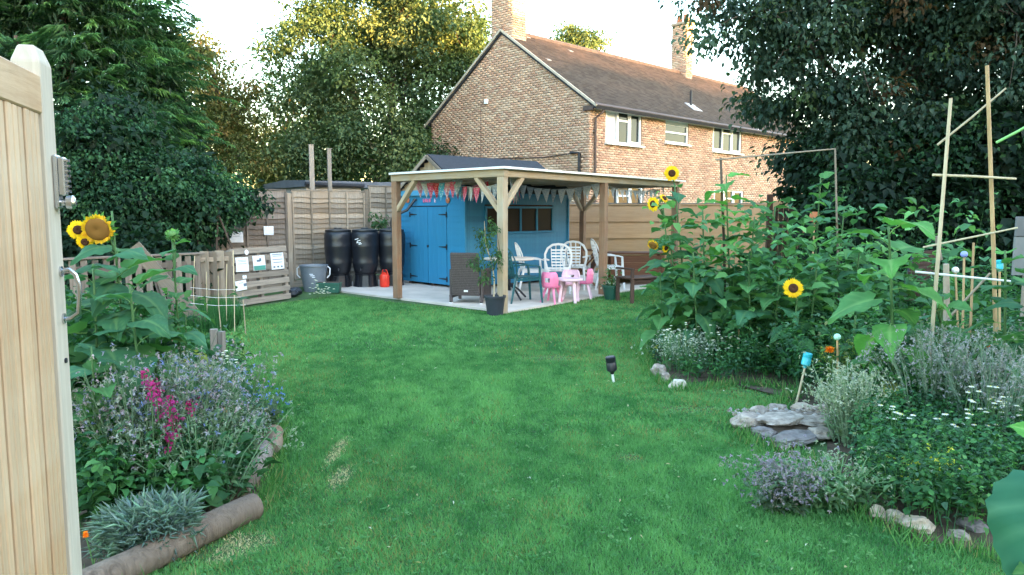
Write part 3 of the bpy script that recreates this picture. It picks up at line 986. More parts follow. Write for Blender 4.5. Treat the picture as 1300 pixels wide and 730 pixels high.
def tree(name, label, base, lobes, n_cl, rc, n_leaf, L, Wd, cols, probs=None, trunk_h=6, tr=0.25, n_limb=8, n_twig=120, group=None, extra_trunks=(), r_limb=.09, **k):
    root = thing(name, label, 'tree', base, 0, group)
    (V, F, C), Cn = cluster_cloud(lobes, n_cl, rc, n_leaf, L, Wd, cols, probs, **k)
    np_obj('crown', V, F, M_leaf, C, root)
    b = Vector(base)
    pts = [b + Vector((0, 0, -0.1))] + [b + Vector((rng.normal(0, 0.08), rng.normal(0, 0.08), trunk_h * q)) for q in (0.25, 0.5, 0.75, 1)]
    branches(pts, [tr * 1.25, tr, tr * .82, tr * .6, tr * .25], Cn, n_limb, n_twig, root, r_limb=r_limb)
    for (x, y, z1, r_) in extra_trunks:
        tb = MB(); tb.tube([(b.x, b.y, 0.5), ((b.x + x) / 2, (b.y + y) / 2, z1 * .45), (x, y, z1)], [r_, r_ * .8, r_ * .3], 7); tb.build('trunk', M_bark, root, smooth=True)
    return root

# broad tree left of the house
G_MID = [(0.080, 0.135, 0.062), (0.105, 0.165, 0.07), (0.060, 0.105, 0.055), (0.14, 0.19, 0.085)]
Lb = [lobe(470, 20, 30, 85, 55, 3.0), lobe(540, 25, 30, 70, 50, 3.0), lobe(405, 60, 30, 62, 50, 2.6), lobe(480, 110, 29.5, 100, 60, 3.2), lobe(575, 90, 31, 45, 60, 2.2),
      lobe(390, 130, 29, 52, 45, 2.2), lobe(560, 60, 29.5, 50, 45, 2.2), lobe(470, 185, 28.5, 110, 45, 2.6), lobe(390, 205, 28, 62, 35, 2.2), lobe(530, 215, 28, 50, 40, 2.2), lobe(500, -60, 30, 90, 50, 3), lobe(595, 60, 31, 30, 40, 1.5), lobe(590, 150, 30.5, 30, 50, 1.5), lobe(362,68,29,16,16,.6), lobe(378,18,29,30,20,1)]
bt = gr(505, 268 + 945 * 1.6 / 30)
tree('broadleaf_tree', 'tall broad tree with sky showing through its crown, just left of the brick house', (-4.7, 30, 0), Lb, 480, 0.72, 180, 0.15, 0.105, G_MID, [.35, .3, .2, .15],
     trunk_h=8.5, tr=.24, n_limb=16, n_twig=240, r_limb=.10, extra_trunks=[(-3.2, 30, 8.0, .16), (-6.6, 29.6, 8, .17), (-4.0, 29.4, 9, .13)])
# thinner brownish tree between the conifer and the broad tree
G_BRN = [(0.095, 0.125, 0.045), (0.12, 0.135, 0.05), (0.07, 0.105, 0.042), (0.17, 0.14, 0.05)]
Lm = [lobe(262, 78, 27, 26, 36, 1.6), lobe(285, 120, 27, 42, 34, 2.0), lobe(300, 165, 27, 42, 32, 2.0), lobe(270, 175, 26.5, 38, 42, 2.0), lobe(320, 212, 26.5, 44, 28, 2.0), lobe(252, 50, 27.4, 12, 22, .9), lobe(240, 110, 27, 20, 70, 1.5), lobe(310,112,27,16,14,.7)]
tree('thin_tree', 'brownish thin crowned tree between the conifer and the broad tree', (-10.4, 27, 0), Lm, 190, 0.55, 120, 0.12, 0.08, G_BRN, [.4, .25, .2, .15], trunk_h=6.3, tr=.18, n_limb=10, n_twig=90)
# tree seen low through the gap, farther off; sunlit orange put into its leaf colour
Lf = [lobe(345, 190, 44, 60, 45, 3), lobe(300, 210, 44, 60, 30, 3), lobe(400, 150, 46, 60, 60, 3)]
tree('far_tree', 'far tree with sunlit orange put into its leaf colour, low in the gap between the two crowns', (-14.5, 44.5, 0), Lf, 130, 0.9, 60, 0.2, 0.13, [(0.16, 0.12, 0.03), (0.10, 0.11, 0.03)], trunk_h=5, tr=.25, n_limb=5, n_twig=20)
# tree tops peeping over the roof
tree('rooftop_tree', 'small treetop peeping over the roof ridge between the chimneys', (4.6, 50, 0), [lobe(720, 45, 50, 18, 12, 1.2), lobe(745, 52, 50, 26, 12, 1.2), lobe(730, 75, 50, 30, 20, 1)], 150, 0.6, 40, .2, .13, G_MID, trunk_h=9, tr=.25, n_limb=4, n_twig=20)
tree('backdrop_tree', 'dark green tree behind the broad tree, low beside the house gable', (-9.0, 40, 0), [lobe(430, 205, 40, 130, 50, 3), lobe(560, 200, 42, 60, 70, 3)], 200, .9, 60, .24, .16, [(0.03, 0.06, 0.025), (0.045, 0.08, 0.03)], trunk_h=5, tr=.3, n_limb=5, n_twig=10)

# conifers on the left: layered drooping sprays
def conifer(label, base, h, rad, n_sp, x_lim=None, z0=0.6):
    root = thing('cypress_tree', label, 'tree', base)
    b = np.array(base)
    t = rng.uniform(0, 1, n_sp) ** 0.85
    z = z0 + t * (h - z0)
    r = rad * (1 - (z / h) ** 1.7) * rng.uniform(0.55, 1.08, n_sp) * (1 + 0.16 * np.sin(z * 5.2 + rng.uniform(0, .6, n_sp)))
    a = rng.uniform(0, 2 * np.pi, n_sp)
    keep = (np.sin(a) < 0.55)
    z, r, a = z[keep], r[keep], a[keep]
    n_sp = len(z)
    out = np.c_[np.cos(a), np.sin(a), np.zeros(n_sp)]
    tip = b + out * r[:, None] + np.c_[np.zeros((n_sp, 2)), z]
    D = unit(out + np.c_[rng.normal(0, .25, (n_sp, 2)), rng.uniform(-.15, .45, n_sp)])
    SL = rng.uniform(0.55, 1.15, n_sp)
    cc = pick([(0.050, 0.125, 0.058), (0.070, 0.17, 0.066), (0.036, 0.09, 0.048), (0.10, 0.22, 0.075)], n_sp, [.35, .28, .22, .15]) * rng.uniform(.75, 1.25, (n_sp, 1))
    k = 34
    idx = np.repeat(np.arange(n_sp), k)
    u = np.tile(np.linspace(0, 1, k), n_sp)
    side = np.where(np.tile(np.arange(k), n_sp) % 2 == 0, 1.0, -1.0)
    Dm = D[idx]
    S = unit(np.cross(Dm, np.array([0, 0, 1.0]) + rdir(n_sp)[idx] * .5))
    root_p = tip[idx] - Dm * SL[idx][:, None]
    P = root_p + Dm * (u * SL[idx])[:, None] - np.array([0, 0, 1.0]) * (0.28 * (u ** 2) * SL[idx])[:, None]
    LD = unit(Dm * 0.9 + S * (side * (1 - 0.6 * u))[:, None] + rng.normal(0, .22, (len(u), 3)) - np.array([0, 0, .3]))
    LL = (0.26 * (1 - 0.65 * u) * rng.uniform(.7, 1.3, len(u)) + 0.03)
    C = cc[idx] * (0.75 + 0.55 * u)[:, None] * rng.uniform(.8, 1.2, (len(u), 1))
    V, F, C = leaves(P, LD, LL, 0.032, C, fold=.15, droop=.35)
    # inner foliage, the shade inside the crown put into its darker colour
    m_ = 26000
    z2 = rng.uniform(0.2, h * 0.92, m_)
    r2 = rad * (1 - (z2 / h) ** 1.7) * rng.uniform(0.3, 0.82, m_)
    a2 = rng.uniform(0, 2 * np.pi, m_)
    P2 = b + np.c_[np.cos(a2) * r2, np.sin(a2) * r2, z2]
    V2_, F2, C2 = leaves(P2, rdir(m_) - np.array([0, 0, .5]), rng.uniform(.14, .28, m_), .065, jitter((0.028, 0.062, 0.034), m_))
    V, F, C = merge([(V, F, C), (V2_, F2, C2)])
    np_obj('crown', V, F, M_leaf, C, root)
    tb = MB(); tb.tube([b, b + np.array([0, 0, h * .5]), b + np.array([0, 0, h * .97])], [.22, .14, .03], 8); tb.build('trunk', M_bark, root, smooth=True)
    return root
conifer('tall dark cypress with drooping sprays behind the gate post', (-10.3, 17.6, 0), 13.5, 3.35, 3200)
conifer('dark broad cypress filling the gap behind the two nearer ones', (-12.6, 21.5, 0), 14.5, 4.6, 2400)
conifer('paler cypress at the left edge directly above the gate', (-12.2, 15.0, 0), 10.5, 3.2, 1900)
conifer('narrow fresh green cypress spire beside the top of the gate post', (-8.55, 13.2, 0), 4.75, 1.15, 420)
conifer('feathery cypress leaning towards the sky gap, right of the tall one', (-8.9, 19.0, 0), 6.2, 2.0, 800)

# ivy heap over the fence
Li = [lobe(190, 250, 13.2, 68, 56, .9), lobe(150, 180, 13.4, 48, 55, .8), lobe(245, 268, 13.6, 52, 38, .7), lobe(285, 252, 14.1, 44, 24, .5), lobe(120, 230, 12.8, 50, 90, .8), lobe(150, 265, 12.9, 60, 50, .8), lobe(220, 215, 13.7, 45, 26, .6), lobe(60, 240, 12.8, 60, 80, .8)]
root = thing('ivy', 'dense glossy ivy heaped over the left end of the lap fence', 'ivy', (-6.3, 13.4, 0))
(V, F, C), Cn = cluster_cloud(Li, 900, .22, 70, 0.066, 0.055, [(0.026, 0.085, 0.042), (0.040, 0.115, 0.052), (0.060, 0.15, 0.065), (0.016, 0.052, 0.028)], [.35, .3, .12, .23], shell=.6, droop=.9, kind=0)
np_obj('leaf_mass', V, F, M_leaf, C, root)
(V, F, C), _ = cluster_cloud(Li, 260, .3, 30, 0.14, 0.11, [(0.012, 0.032, 0.018)], shell=.0)  # shade inside the heap put into a darker leaf colour
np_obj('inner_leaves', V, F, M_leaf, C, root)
tb = MB()
for k in range(9):
    x = -7.6 + k * 0.32
    tb.tube([(x, 13.4, 0), (x + rng.normal(0, .1), 13.3, .8), (x + rng.normal(0, .25), 13.4, 1.8)], [.03, .025, .012], 5)
tag(tb.build('stems', M_bark, root), kind='stuff')

# big dark tree and hedge on the right
G_DK = [(0.022, 0.048, 0.034), (0.036, 0.070, 0.046), (0.055, 0.098, 0.064), (0.07, 0.045, 0.02), (0.05, 0.09, 0.035)]
PD = [.34, .34, .20, .03, .09]
Lr = [lobe(1020, 30, 13.2, 80, 60, 1.1), lobe(940, 12, 12.8, 60, 28, .6), lobe(900, 0, 12.6, 35, 18, .5), lobe(862, 45, 12.5, 34, 12, .35), lobe(1000, 105, 13.0, 60, 42, .9), lobe(962, 130, 12.9, 30, 22, .5), lobe(1060, 150, 13.0, 75, 55, 1.1),
      lobe(1165, 50, 13.4, 60, 90, 1.4), lobe(1100, 20, 13.4, 50, 40, 1.2), lobe(1090, 125, 13.3, 45, 22, .8), lobe(1250, 100, 13.4, 110, 120, 1.8), lobe(1150, 190, 13.0, 100, 60, 1.3), lobe(1040, 190, 12.8, 48, 40, .8), lobe(1100, -60, 13.2, 160, 60, 2.0), lobe(1250, -20, 13.2, 110, 70, 1.8), lobe(1340, 60, 13, 80, 180, 1.8), lobe(1005,60,12.6,30,30,.5), lobe(930,60,12.7,26,16,.35)]
tree('sycamore_tree', 'large dark tree overhanging from the right, its boughs in front of the house roof', (7.4, 13.6, 0), Lr, 960, 0.34, 72, 0.095, 0.072, G_DK, PD, trunk_h=5.5, tr=.26, n_limb=14, n_twig=260, r_limb=.075, shell=.25, kind=1, droop=.8)
Lh = [lobe(1080, 262, 12.3, 60, 55, .9), lobe(1180, 262, 12.2, 80, 60, .9), lobe(1280, 262, 12.0, 80, 75, .9), lobe(1370, 262, 11.8, 80, 75, .9), lobe(1045, 215, 12.8, 40, 40, .8), lobe(1230, 190, 12.4, 110, 50, 1.0), lobe(1120, 330, 12.0, 110, 45, .8), lobe(1260, 340, 11.6, 110, 60, .8)]
root = thing('hedge', 'dark overgrown hedge below the large tree along the right side', 'hedge', (7.0, 12.4, 0))
(V, F, C), _ = cluster_cloud(Lh, 900, .26, 48, 0.09, 0.07, [(0.018, 0.055, 0.026), (0.030, 0.085, 0.036), (0.012, 0.034, 0.02), (0.05, 0.115, 0.045)], [.36, .28, .26, .10], shell=.5, droop=.8, kind=0)
np_obj('leaf_mass', V, F, M_leaf, C, root)
(V, F, C), _ = cluster_cloud(Lh, 420, .35, 34, 0.17, 0.13, [(0.010, 0.026, 0.015)], shell=.0)  # hedge interior: its shade is put into these darker leaves
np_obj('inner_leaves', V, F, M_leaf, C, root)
tb = MB()
for k in range(14):
    x = 5.6 + k * 0.42
    tb.tube([(x, 12.9, 0), (x + rng.normal(0, .1), 12.8, .9), (x + rng.normal(0, .3), 12.7, 2.2)], [.035, .028, .01], 5)
tag(tb.build('stems', M_bark, root), kind='stuff')

# unseen terraces added behind the viewer to keep the evening sun off the garden
def sun_block_house(dist, across, L_, hgt, label):
    s2 = Vector((math.sin(SUN_AZ), math.cos(SUN_AZ), 0)); t2 = Vector((-s2.y, s2.x, 0))
    c = s2 * dist + t2 * across
    rz = math.atan2(t2.y, t2.x)
    W = Matrix.Translation(c) @ Matrix.Rotation(rz, 4, 'Z')
    r = thing('sun_block_terrace', label, 'house', c, rz, 'unseen terraces added to block the sun')
    e = hgt * 0.62
    wl = MB(); d = 8.0
    sec = [(-d / 2, 0), (d / 2, 0), (d / 2, e), (0, hgt - .15), (-d / 2, e)]
    wl.add([(-L_ / 2, y, z) for y, z in sec] + [(L_ / 2, y, z) for y, z in sec], [(4, 3, 2, 1, 0), (5, 6, 7, 8, 9)] + [(i, (i + 1) % 5, (i + 1) % 5 + 5, i + 5) for i in range(5)])
    wl.build('wall', plain('far_brick', (0.44, 0.28, 0.18), .95, .2, 8), r, W=W)
    rf = MB()
    for sgn in (1, -1):
        q = [(-L_ / 2 - .2, sgn * (d / 2 + .3), e - .15), (L_ / 2 + .2, sgn * (d / 2 + .3), e - .15), (L_ / 2 + .2, 0, hgt + .02), (-L_ / 2 - .2, 0, hgt + .02)]
        q2 = [(a, b_, z + .12) for a, b_, z in q]
        rf.add(q + q2, [(0, 1, 2, 3), (7, 6, 5, 4), (0, 4, 5, 1), (1, 5, 6, 2), (2, 6, 7, 3), (3, 7, 4, 0)])
    rf.build('roof', plain('far_roof', (0.11, 0.08, 0.07), .9, .2, 8), r, W=W)
    for k in range(int(L_ / 3.2)):
        for z in (0.95, e - 1.65):
            for sgn in (1, -1):
                f = MB(); f.box((-L_ / 2 + 1.8 + k * 3.2, sgn * (d / 2 + .01), z + .6), (1.3, .06, 1.2)); f.build('window', M_upvc, r, W=W)
                g_ = MB(); g_.box((-L_ / 2 + 1.8 + k * 3.2, sgn * (d / 2 + .035), z + .6), (1.1, .03, 1.0)); g_.build('pane', M_glass, r, W=W)
    return r
BACK_H = 11.7
sun_block_house(26, -14.5, 31, BACK_H, 'unseen brick terrace added behind the viewer to block the sun')
sun_block_house(26.4, 22.3, 44, BACK_H - .4, 'second unseen brick terrace added to block the sun, farther right')

# ================================================================ FENCES
def rowpt(a, b, t): return Vector(a).lerp(Vector(b), t)
FA = Vector((-6.05, 14.5, 0)); FB = Vector((-4.66, 15.62, 0)); FC = Vector((-3.27, 16.78, 0)); FD = Vector((-1.88, 17.92, 0)); FZ = Vector((-7.45, 13.38, 0))
lapf = thing('lap_fence', 'weathered brown lap panel fence with concrete coloured posts behind the water butts', 'fence', FZ, 0)
_slat = None
def slat_mesh(L, h, mat, seed):
    """waney lap slat: thin at the top, thick wavy lower edge"""
    rr = random.Random(seed)
    mb = MB(); n = 8
    vs = []
    for i in range(n + 1):
        x = L * i / n
        w_ = 0.014 * math.sin(i * 1.7 + seed) + rr.uniform(-.007, .007)
        vs += [(x, -0.036, w_), (x, -0.004, h), (x, 0.004, h), (x, 0.0, w_)]
    fs = []
    for i in range(n):
        for k in range(4):
            k2 = (k + 1) % 4
            fs.append((i * 4 + k, (i + 1) * 4 + k, (i + 1) * 4 + k2, i * 4 + k2))
    fs += [(0, 1, 2, 3), (n * 4 + 3, n * 4 + 2, n * 4 + 1, n * 4)]
    return mb.add(vs, fs).mesh('slat', mat)
def lap_panel(a, b, z0, z1, mat, battens=3, slats=17, parent=lapf, post=True):
    a, b = Vector(a), Vector(b)
    L = (b - a).length - 0.11
    d = (b - a).normalized()
    rz = math.atan2(d.y, d.x)
    o0 = a + d * 0.055
    W0 = Matrix.Translation(o0) @ Matrix.Rotation(rz, 4, 'Z')
    ms = [slat_mesh(L, (z1 - z0) / slats * 1.25, mat, k) for k in range(4)]
    dz = (z1 - z0 - 0.04) / slats
    for k in range(slats):
        W = W0 @ Matrix.Translation((0, random.uniform(-.002, .002), z0 + k * dz)) @ Matrix.Rotation(random.uniform(-.004, .004), 4, 'Y')
        link('slat', ms[(k * 7) % 4], parent, W)
    for k in range(battens + 2):
        x = 0.02 + (L - 0.04) * k / (battens + 1)
        bm_ = beam_mesh(0.034, 0.022, z1 - z0 - 0.02, mat)
        link('batten', bm_, parent, W0 @ Matrix.Translation((x, -0.047, z0)))
    beam('capping', o0 + Vector((0, 0, z1 + .005)), o0 + d * L + Vector((0, 0, z1 + .005)), 0.05, 0.022, mat, parent)
    beam('gravel_board', o0 + Vector((0, 0, z0 - .085)), o0 + d * L + Vector((0, 0, z0 - .085)), 0.03, 0.15, M_fencegrey, parent)
lap_panel(FZ, FA, .16, 2.03, M_fence)
lap_panel(FA, FB, .16, 2.03, M_fence)
lap_panel(FB, FC, .16, 2.03, M_fencegrey)
lap_panel(FC, FD, .16, 2.16, M_fencegrey, 3, 18)
for p_, h_ in ((FZ, 2.05), (FA, 2.06), (FB, 1.97), (FC, 2.08), (FD, 2.18)):
    beam('post', p_, p_ + Vector((0, 0, h_)), 0.10, 0.10, M_fencegrey, lapf, R(40))

# tan fence to the right of the shed
tanf = thing('panel_fence', 'tan fence of wide flat boards running from the shed towards the hedge', 'fence', (1.0, 18.6, 0))
TP = [at(705, 262, 19.4), at(768, 262, 19.6), at(862, 262, 19.9), at(975, 261, 20.2)]
TP = [Vector((q.x, q.y, 0)) for q in TP]
TP = [TP[0] + (TP[0] - TP[1]) * 1.0] + TP
for i in range(len(TP) - 1):
    a, b = TP[i], TP[i + 1]
    d = (b - a).normalized()
    for k in range(4):
        z = 0.04 + k * 0.435
        for j in range(1):
            beam('board', a + d * 0.05 + Vector((0, 0, z + .21)), b - d * 0.05 + Vector((0, 0, z + .21)), 0.022, 0.42, M_fencetan, tanf)
        beam('rail', a + d * .05 + Vector((0.0, -.03, z + .425)), b - d * .05 + Vector((0, -.03, z + .425)), 0.022, 0.028, M_fencetan, tanf)
    beam('capping', a + Vector((0, 0, 1.80)), b + Vector((0, 0, 1.80)), 0.09, 0.03, M_fencegrey, tanf)
for p_ in TP:
    beam('post', p_, p_ + Vector((0, 0, 1.86)), 0.09, 0.09, M_fencetan, tanf)
# dark wavy topped gate at the right end of the tan fence
dgate = thing('garden_gate', 'dark arched topped wooden gate half hidden by leaves right of the tan fence', 'gate', (7.0, 19, 0))
ga, gb = Vector(at(984, 300, 18)), Vector(at(1016, 300, 17.6)); ga.z = gb.z = 0
post = Vector(at(976, 300, 18)); post.z = 0
beam('post', post, post + Vector((0, 0, 2.0)), 0.12, 0.12, M_dark_wood, dgate)
for k in range(6):
    q = ga.lerp(gb, k / 5)
    hh = 1.62 + 0.16 * math.sin(math.pi * (k % 3 + .5) / 3)
    beam('board', q, q + Vector((0, 0, hh)), 0.105, 0.025, M_dark_wood, dgate)
for z in (.35, 1.3): beam('rail', ga + Vector((-.1, .03, z)), gb + Vector((.1, .03, z)), 0.03, 0.09, M_dark_wood, dgate)
tanb = thing('fence_panel', 'short tan panel standing behind the dark arched gate', 'fence', post + Vector((.2, .6, 0)))
for k in range(4): beam('board', post + Vector((.1, .6, .25 + k * .46)), post + Vector((1.2, .55, .25 + k * .46)), .022, .45, M_fencetan, tanb)

# low slatted fence on the left and its neighbour boards
palf = thing('slatted_fence', 'low weathered slatted fence behind the left flower bed with a dark capping rail', 'fence', (-5.4, 10.6, 0))
pa, pb = Vector(at(60, 320, 9.9)), Vector(at(250, 320, 11.4)); pa.z = pb.z = 0
n = 15
for k in range(n):
    q = pa.lerp(pb, k / (n - 1))
    beam('slat', q, q + Vector((0, 0, 0.93 + random.uniform(-.01, .01))), 0.088, 0.02, M_fence, palf, random.uniform(-.03, .03))
d = (pb - pa).normalized()
beam('rail', pa + Vector((0, .03, .25)), pb + Vector((0, .03, .25)), 0.03, 0.08, M_fence, palf)
beam('rail', pa + Vector((0, .03, .80)), pb + Vector((0, .03, .80)), 0.03, 0.08, M_fence, palf)
beam('capping', pa + Vector((0, 0, .955)), pb + d * .1 + Vector((0, 0, .955)), 0.08, 0.03, M_fence, palf)
bx = thing('compost_bin', 'grey upright board compost bin between the slatted fence and the pallet', 'compost bin', (-4.6, 11.7, 0))
qa, qb = Vector(at(254, 320, 11.5)), Vector(at(293, 320, 11.9)); qa.z = qb.z = 0
for k in range(4):
    q = qa.lerp(qb, (k + .5) / 4)
    beam('board', q, q + Vector((0, 0, .98 - .02 * (k % 2))), 0.135, 0.022, M_fencegrey, bx)
    q2 = qa + Vector((0.02, .12 + k * .145, 0))
    link('board', beam_mesh(.135, .022, .96, M_fencegrey), bx, Matrix.Translation(q2) @ Matrix.Rotation(R(90), 4, 'Z'))
beam('rail', qa + Vector((0, -.025, .85)), qb + Vector((0, -.025, .85)), .022, .07, M_fencegrey, bx)
def fix_recenter(): pass
pk = Vector(at(170, 312, 9.6)); pk2 = Vector(at(240, 392, 9.7))
t_ = thing('plank', 'old grey plank leaning across the low slatted fence', 'plank', pk2)
beam('board', pk2 + (pk2 - pk) * .25, pk, 0.17, 0.028, M_fencegrey, t_, R(90))
t_ = thing('plank', 'two dark narrow boards propped beneath the leaning grey plank', 'planks', (-4.5, 10, 0))
for (x0, y0, x1, y1) in ((190, 330, 208, 392), (198, 345, 215, 400)):
    beam('board', at(x1, y1, 9.9), at(x0, y0, 9.95), .05, .022, M_fence, t_)

# ================================================================ PALLET, NOTICES
PLa, PLb = gr(299, 391.5), gr(369.5, 380.5)
pd = (PLb - PLa).normalized(); prz = math.atan2(pd.y, pd.x)
PW = (PLb - PLa).length
pal = thing('pallet', 'grey wooden pallet stood on edge against the lap fence', 'pallet', PLa, prz)
WP = Matrix.Translation(PLa) @ Matrix.Rotation(prz, 4, 'Z') @ Matrix.Rotation(R(-5), 4, 'X')
PH = 0.98
for k in range(7):
    z = 0.075 + k * (PH - 0.12) / 6
    link('slat', beam_mesh(0.095, 0.018, PW, M_pallet), pal, WP @ Matrix.Translation((0, 0, z)) @ Matrix.Rotation(random.uniform(-.012, .012), 4, 'Y') @ Matrix.Rotation(R(90), 4, 'Y') )
for x in (0.05, PW / 2, PW - 0.05):
    link('bearer', beam_mesh(0.07, 0.085, PH - .03, M_pallet), pal, WP @ Matrix.Translation((x, 0.056, 0.02)))
for k in range(4):
    z = 0.08 + k * (PH - 0.15) / 3
    link('back_board', beam_mesh(0.095, 0.016, PW, M_fence), pal, WP @ Matrix.Translation((0, 0.11, z)) @ Matrix.Rotation(R(90), 4, 'Y'))

def notice(label, W, w_, h_, marks, green=0.0):
    """a pinned sheet: local x right, z up, facing -y; origin bottom left"""
    r = link('notice', None, None, W); tag(r, label, 'notice', 'paper notices on the fence and the pallet')
    sh = MB()
    n = 6
    vs = []
    for k in range(n + 1):
        for i in (0, 1):
            b_ = -0.004 * math.sin(k / n * 3.1)
            vs += [(i * w_, b_, k * h_ / n), (i * w_, b_ + .0015, k * h_ / n)]
    fs = []
    for k in range(n):
        o_ = k * 4
        fs += [(o_, o_ + 2, o_ + 6, o_ + 4), (o_ + 1, o_ + 5, o_ + 7, o_ + 3), (o_, o_ + 4, o_ + 5, o_ + 1), (o_ + 2, o_ + 3, o_ + 7, o_ + 6)]
    fs += [(0, 1, 3, 2), (n * 4, n * 4 + 2, n * 4 + 3, n * 4 + 1)]
    sh.add(vs, fs); sh.build('sheet', M_paper, r, W=W)
    if marks:
        mk = MB()
        for (x, z, ww, hh) in marks: mk.box((x * w_, -0.0065, z * h_), (ww * w_, 0.001, hh * h_))
        tag(mk.build('print', M_ink, r, W=W), kind='stuff')
    if green:
        gm = MB(); gm.box((w_ / 2, -.006, h_ * green / 2 + .005), (w_ * .94, .001, h_ * green)); gm.build('green_band', M_papergreen, r, W=W)
    pn = MB(); pn.box((w_ / 2, -.006, h_ - .008), (.008, .006, .008)); pn.build('pin', M_steel, r, W=W)
    return r
def on_local(W, px, py):
    n_ = (W.to_3x3() @ Vector((0, -1, 0))).normalized()
    q = W.inverted() @ onplane(px, py, W.translation, n_)
    return q.x, q.z
def pinned(label, W, px0, py0, px1, py1, marks=(), green=0, off=-.02, tilt=0):
    a = on_local(W, px0, py1); b = on_local(W, px1, py0)
    Wn = W @ Matrix.Translation((a[0], off, a[1])) @ Matrix.Rotation(tilt, 4, 'Y')
    return notice(label, Wn, b[0] - a[0], b[1] - a[1], marks, green)
fd = (FB - FA).normalized()
WF = Matrix.Translation(FA) @ Matrix.Rotation(math.atan2(fd.y, fd.x), 4, 'Z')
pinned('larger white notice on the lap fence left of the other one, beside the ivy', WF, 290, 294, 307, 308, [(.5, .8, .7, .05), (.5, .6, .5, .04)], off=-.066)
pinned('small white notice on the lap fence above the pallet, right of the ivy', WF, 333.5, 287, 345.5, 298.5, [], off=-.066)
pinned('tall white sheet on the top left of the pallet', WP, 299, 326, 313, 345.5, [(.5, .8, .7, .03), (.5, .7, .6, .03), (.5, .55, .7, .03)], tilt=.03)
pinned('sheet with a picture and a green lower band on the pallet', WP, 321, 324, 334.5, 344, [(.45, .65, .3, .14), (.6, .72, .16, .2)], green=.3)
pinned('rightmost sheet on the pallet, with rows of small print', WP, 344, 320.5, 358, 342.5, [(.5, .9, .8, .04), (.5, .8, .7, .03), (.5, .6, .8, .04), (.5, .42, .7, .04), (.2, .15, .14, .1), (.5, .15, .14, .1), (.78, .15, .14, .1)])
pinned('low crooked sheet with a blue smudge on the left of the pallet', WP, 299, 356, 311.5, 370, [(.85, .5, .28, .3), (.5, .75, .4, .05)], tilt=-.06)
pinned('tiny white tag above the low crooked sheet', WP, 307, 349.5, 311.5, 354, [])
a = on_local(WP, 311.5, 320.5)
mb = MB(); mb.lathe([(.001, 0), (.04, .004), (.045, .012), (.001, .02)], 18, (0, 0, 0), Matrix.Rotation(R(90), 4, 'X'))
mb.v = [tuple((WP @ Matrix.Translation((a[0], -.015, a[1]))) @ Vector(v)) for v in mb.v]
tag(mb.build('disc', M_white, None, smooth=True), 'round white disc pinned at the top left corner of the pallet', 'disc')

# ================================================================ NEIGHBOUR'S TARPED SHED
ts = thing('garden_shed', 'low pale neighbouring shed with a dark tarpaulin roof behind the lap fence', 'shed', (-4.2, 19, 0))
ta, tb_ = Vector(at(388, 230, 18.0)), Vector(at(458, 232, 18.9)); ta.z = tb_.z = 0
td = (tb_ - ta).normalized(); trz = math.atan2(td.y, td.x)
WT = Matrix.Translation(ta) @ Matrix.Rotation(trz, 4, 'Z')
tl = (tb_ - ta).length
zt0 = at(374, 236, 18).z
mb = MB(); mb.box((tl / 2, 1.2, zt0 / 2), (tl, 2.4, zt0)); mb.build('wall', plain('pale_render', (.52, .48, .46), .9, .1), ts, W=WT)
mb = MB()
n = 10; vs = []
for i in range(n + 1):
    x = -.08 + (tl + 1.3) * i / n
    s_ = .02 * noise.noise((i * 1.3, 0, 0))
    vs += [(x, -.12, zt0 - .02 + s_), (x, -.14, zt0 + .13 + s_), (x, 1.2, zt0 + .17 + s_ * 1.5), (x, 2.6, zt0 + .1), (x, 2.6, zt0 - .02)]
fs = [(i * 5 + k, (i + 1) * 5 + k, (i + 1) * 5 + k + 1, i * 5 + k + 1) for i in range(n) for k in range(4)] + [(4, 3, 2, 1, 0), tuple(n * 5 + k for k in range(5))] + [(i * 5 + 4, (i + 1) * 5 + 4, (i + 1) * 5, i * 5) for i in range(n)]
mb.add(vs, fs); mb.build('tarpaulin', M_tarp, ts, W=WT)
mb = MB(); mb.tube([(-.08, -.15, zt0 + .05), (tl, -.15, zt0 + .03)], .05, 8); mb.build('tarpaulin_roll', M_felt, ts, W=WT)
for px, nm in ((396, 'taller of two pale fence posts rising above the tarpaulin roof'), (418.5, 'thinner right hand one of two pale posts rising above the tarpaulin roof')):
    y = 17.6
    b_ = at(px, 225, y); tp_ = at(px, 184 if px < 400 else 189, y)
    r = thing('post', nm, 'post', (b_.x, b_.y, 0))
    beam('shaft', (b_.x, b_.y, 0), (b_.x, b_.y, tp_.z), .11 if px < 400 else .09, .09, M_pallet, r, R(20))
    mb = MB(); mb.box((b_.x, b_.y, tp_.z + .006), (.12, .10, .012)); mb.build('cap', M_pallet, r)

# ================================================================ BLUE SHED
SB = gr(591, 370)
SROT = R(44)
S = Matrix.Translation((SB.x, SB.y, PZ)) @ Matrix.Rotation(SROT, 4, 'Z')
sf_, sg_ = Vector((math.cos(SROT), math.sin(SROT), 0)), Vector((-math.sin(SROT), math.cos(SROT), 0))
Si = S.inverted()
def hwin(px, py):
    q = Si @ onplane(px, py, S.translation, -sg_); return q.x, q.z
def hdoor(px, py):
    q = Si @ onplane(px, py, S.translation, -sf_); return q.y, q.z
SLx, SLy = 3.03, hdoor(510, 320)[0]
SE = 1.93
SA = 2.64
shed = thing('garden_shed', 'bright blue shiplap shed with double doors and a dark felt roof', 'shed', S.translation, SROT)
mb = MB()
mb.box((SLx / 2, SLy / 2, SE / 2 + .03), (SLx - .07, SLy - .07, SE - .06))
mb.build('inner_wall', M_dark_wood, shed, W=S)
mb = MB()
for y in (.3, SLy / 2, SLy - .3): mb.box((SLx / 2, y, .015), (SLx, .08, .05))
mb.build('bearer', M_dark_wood, shed, W=S)
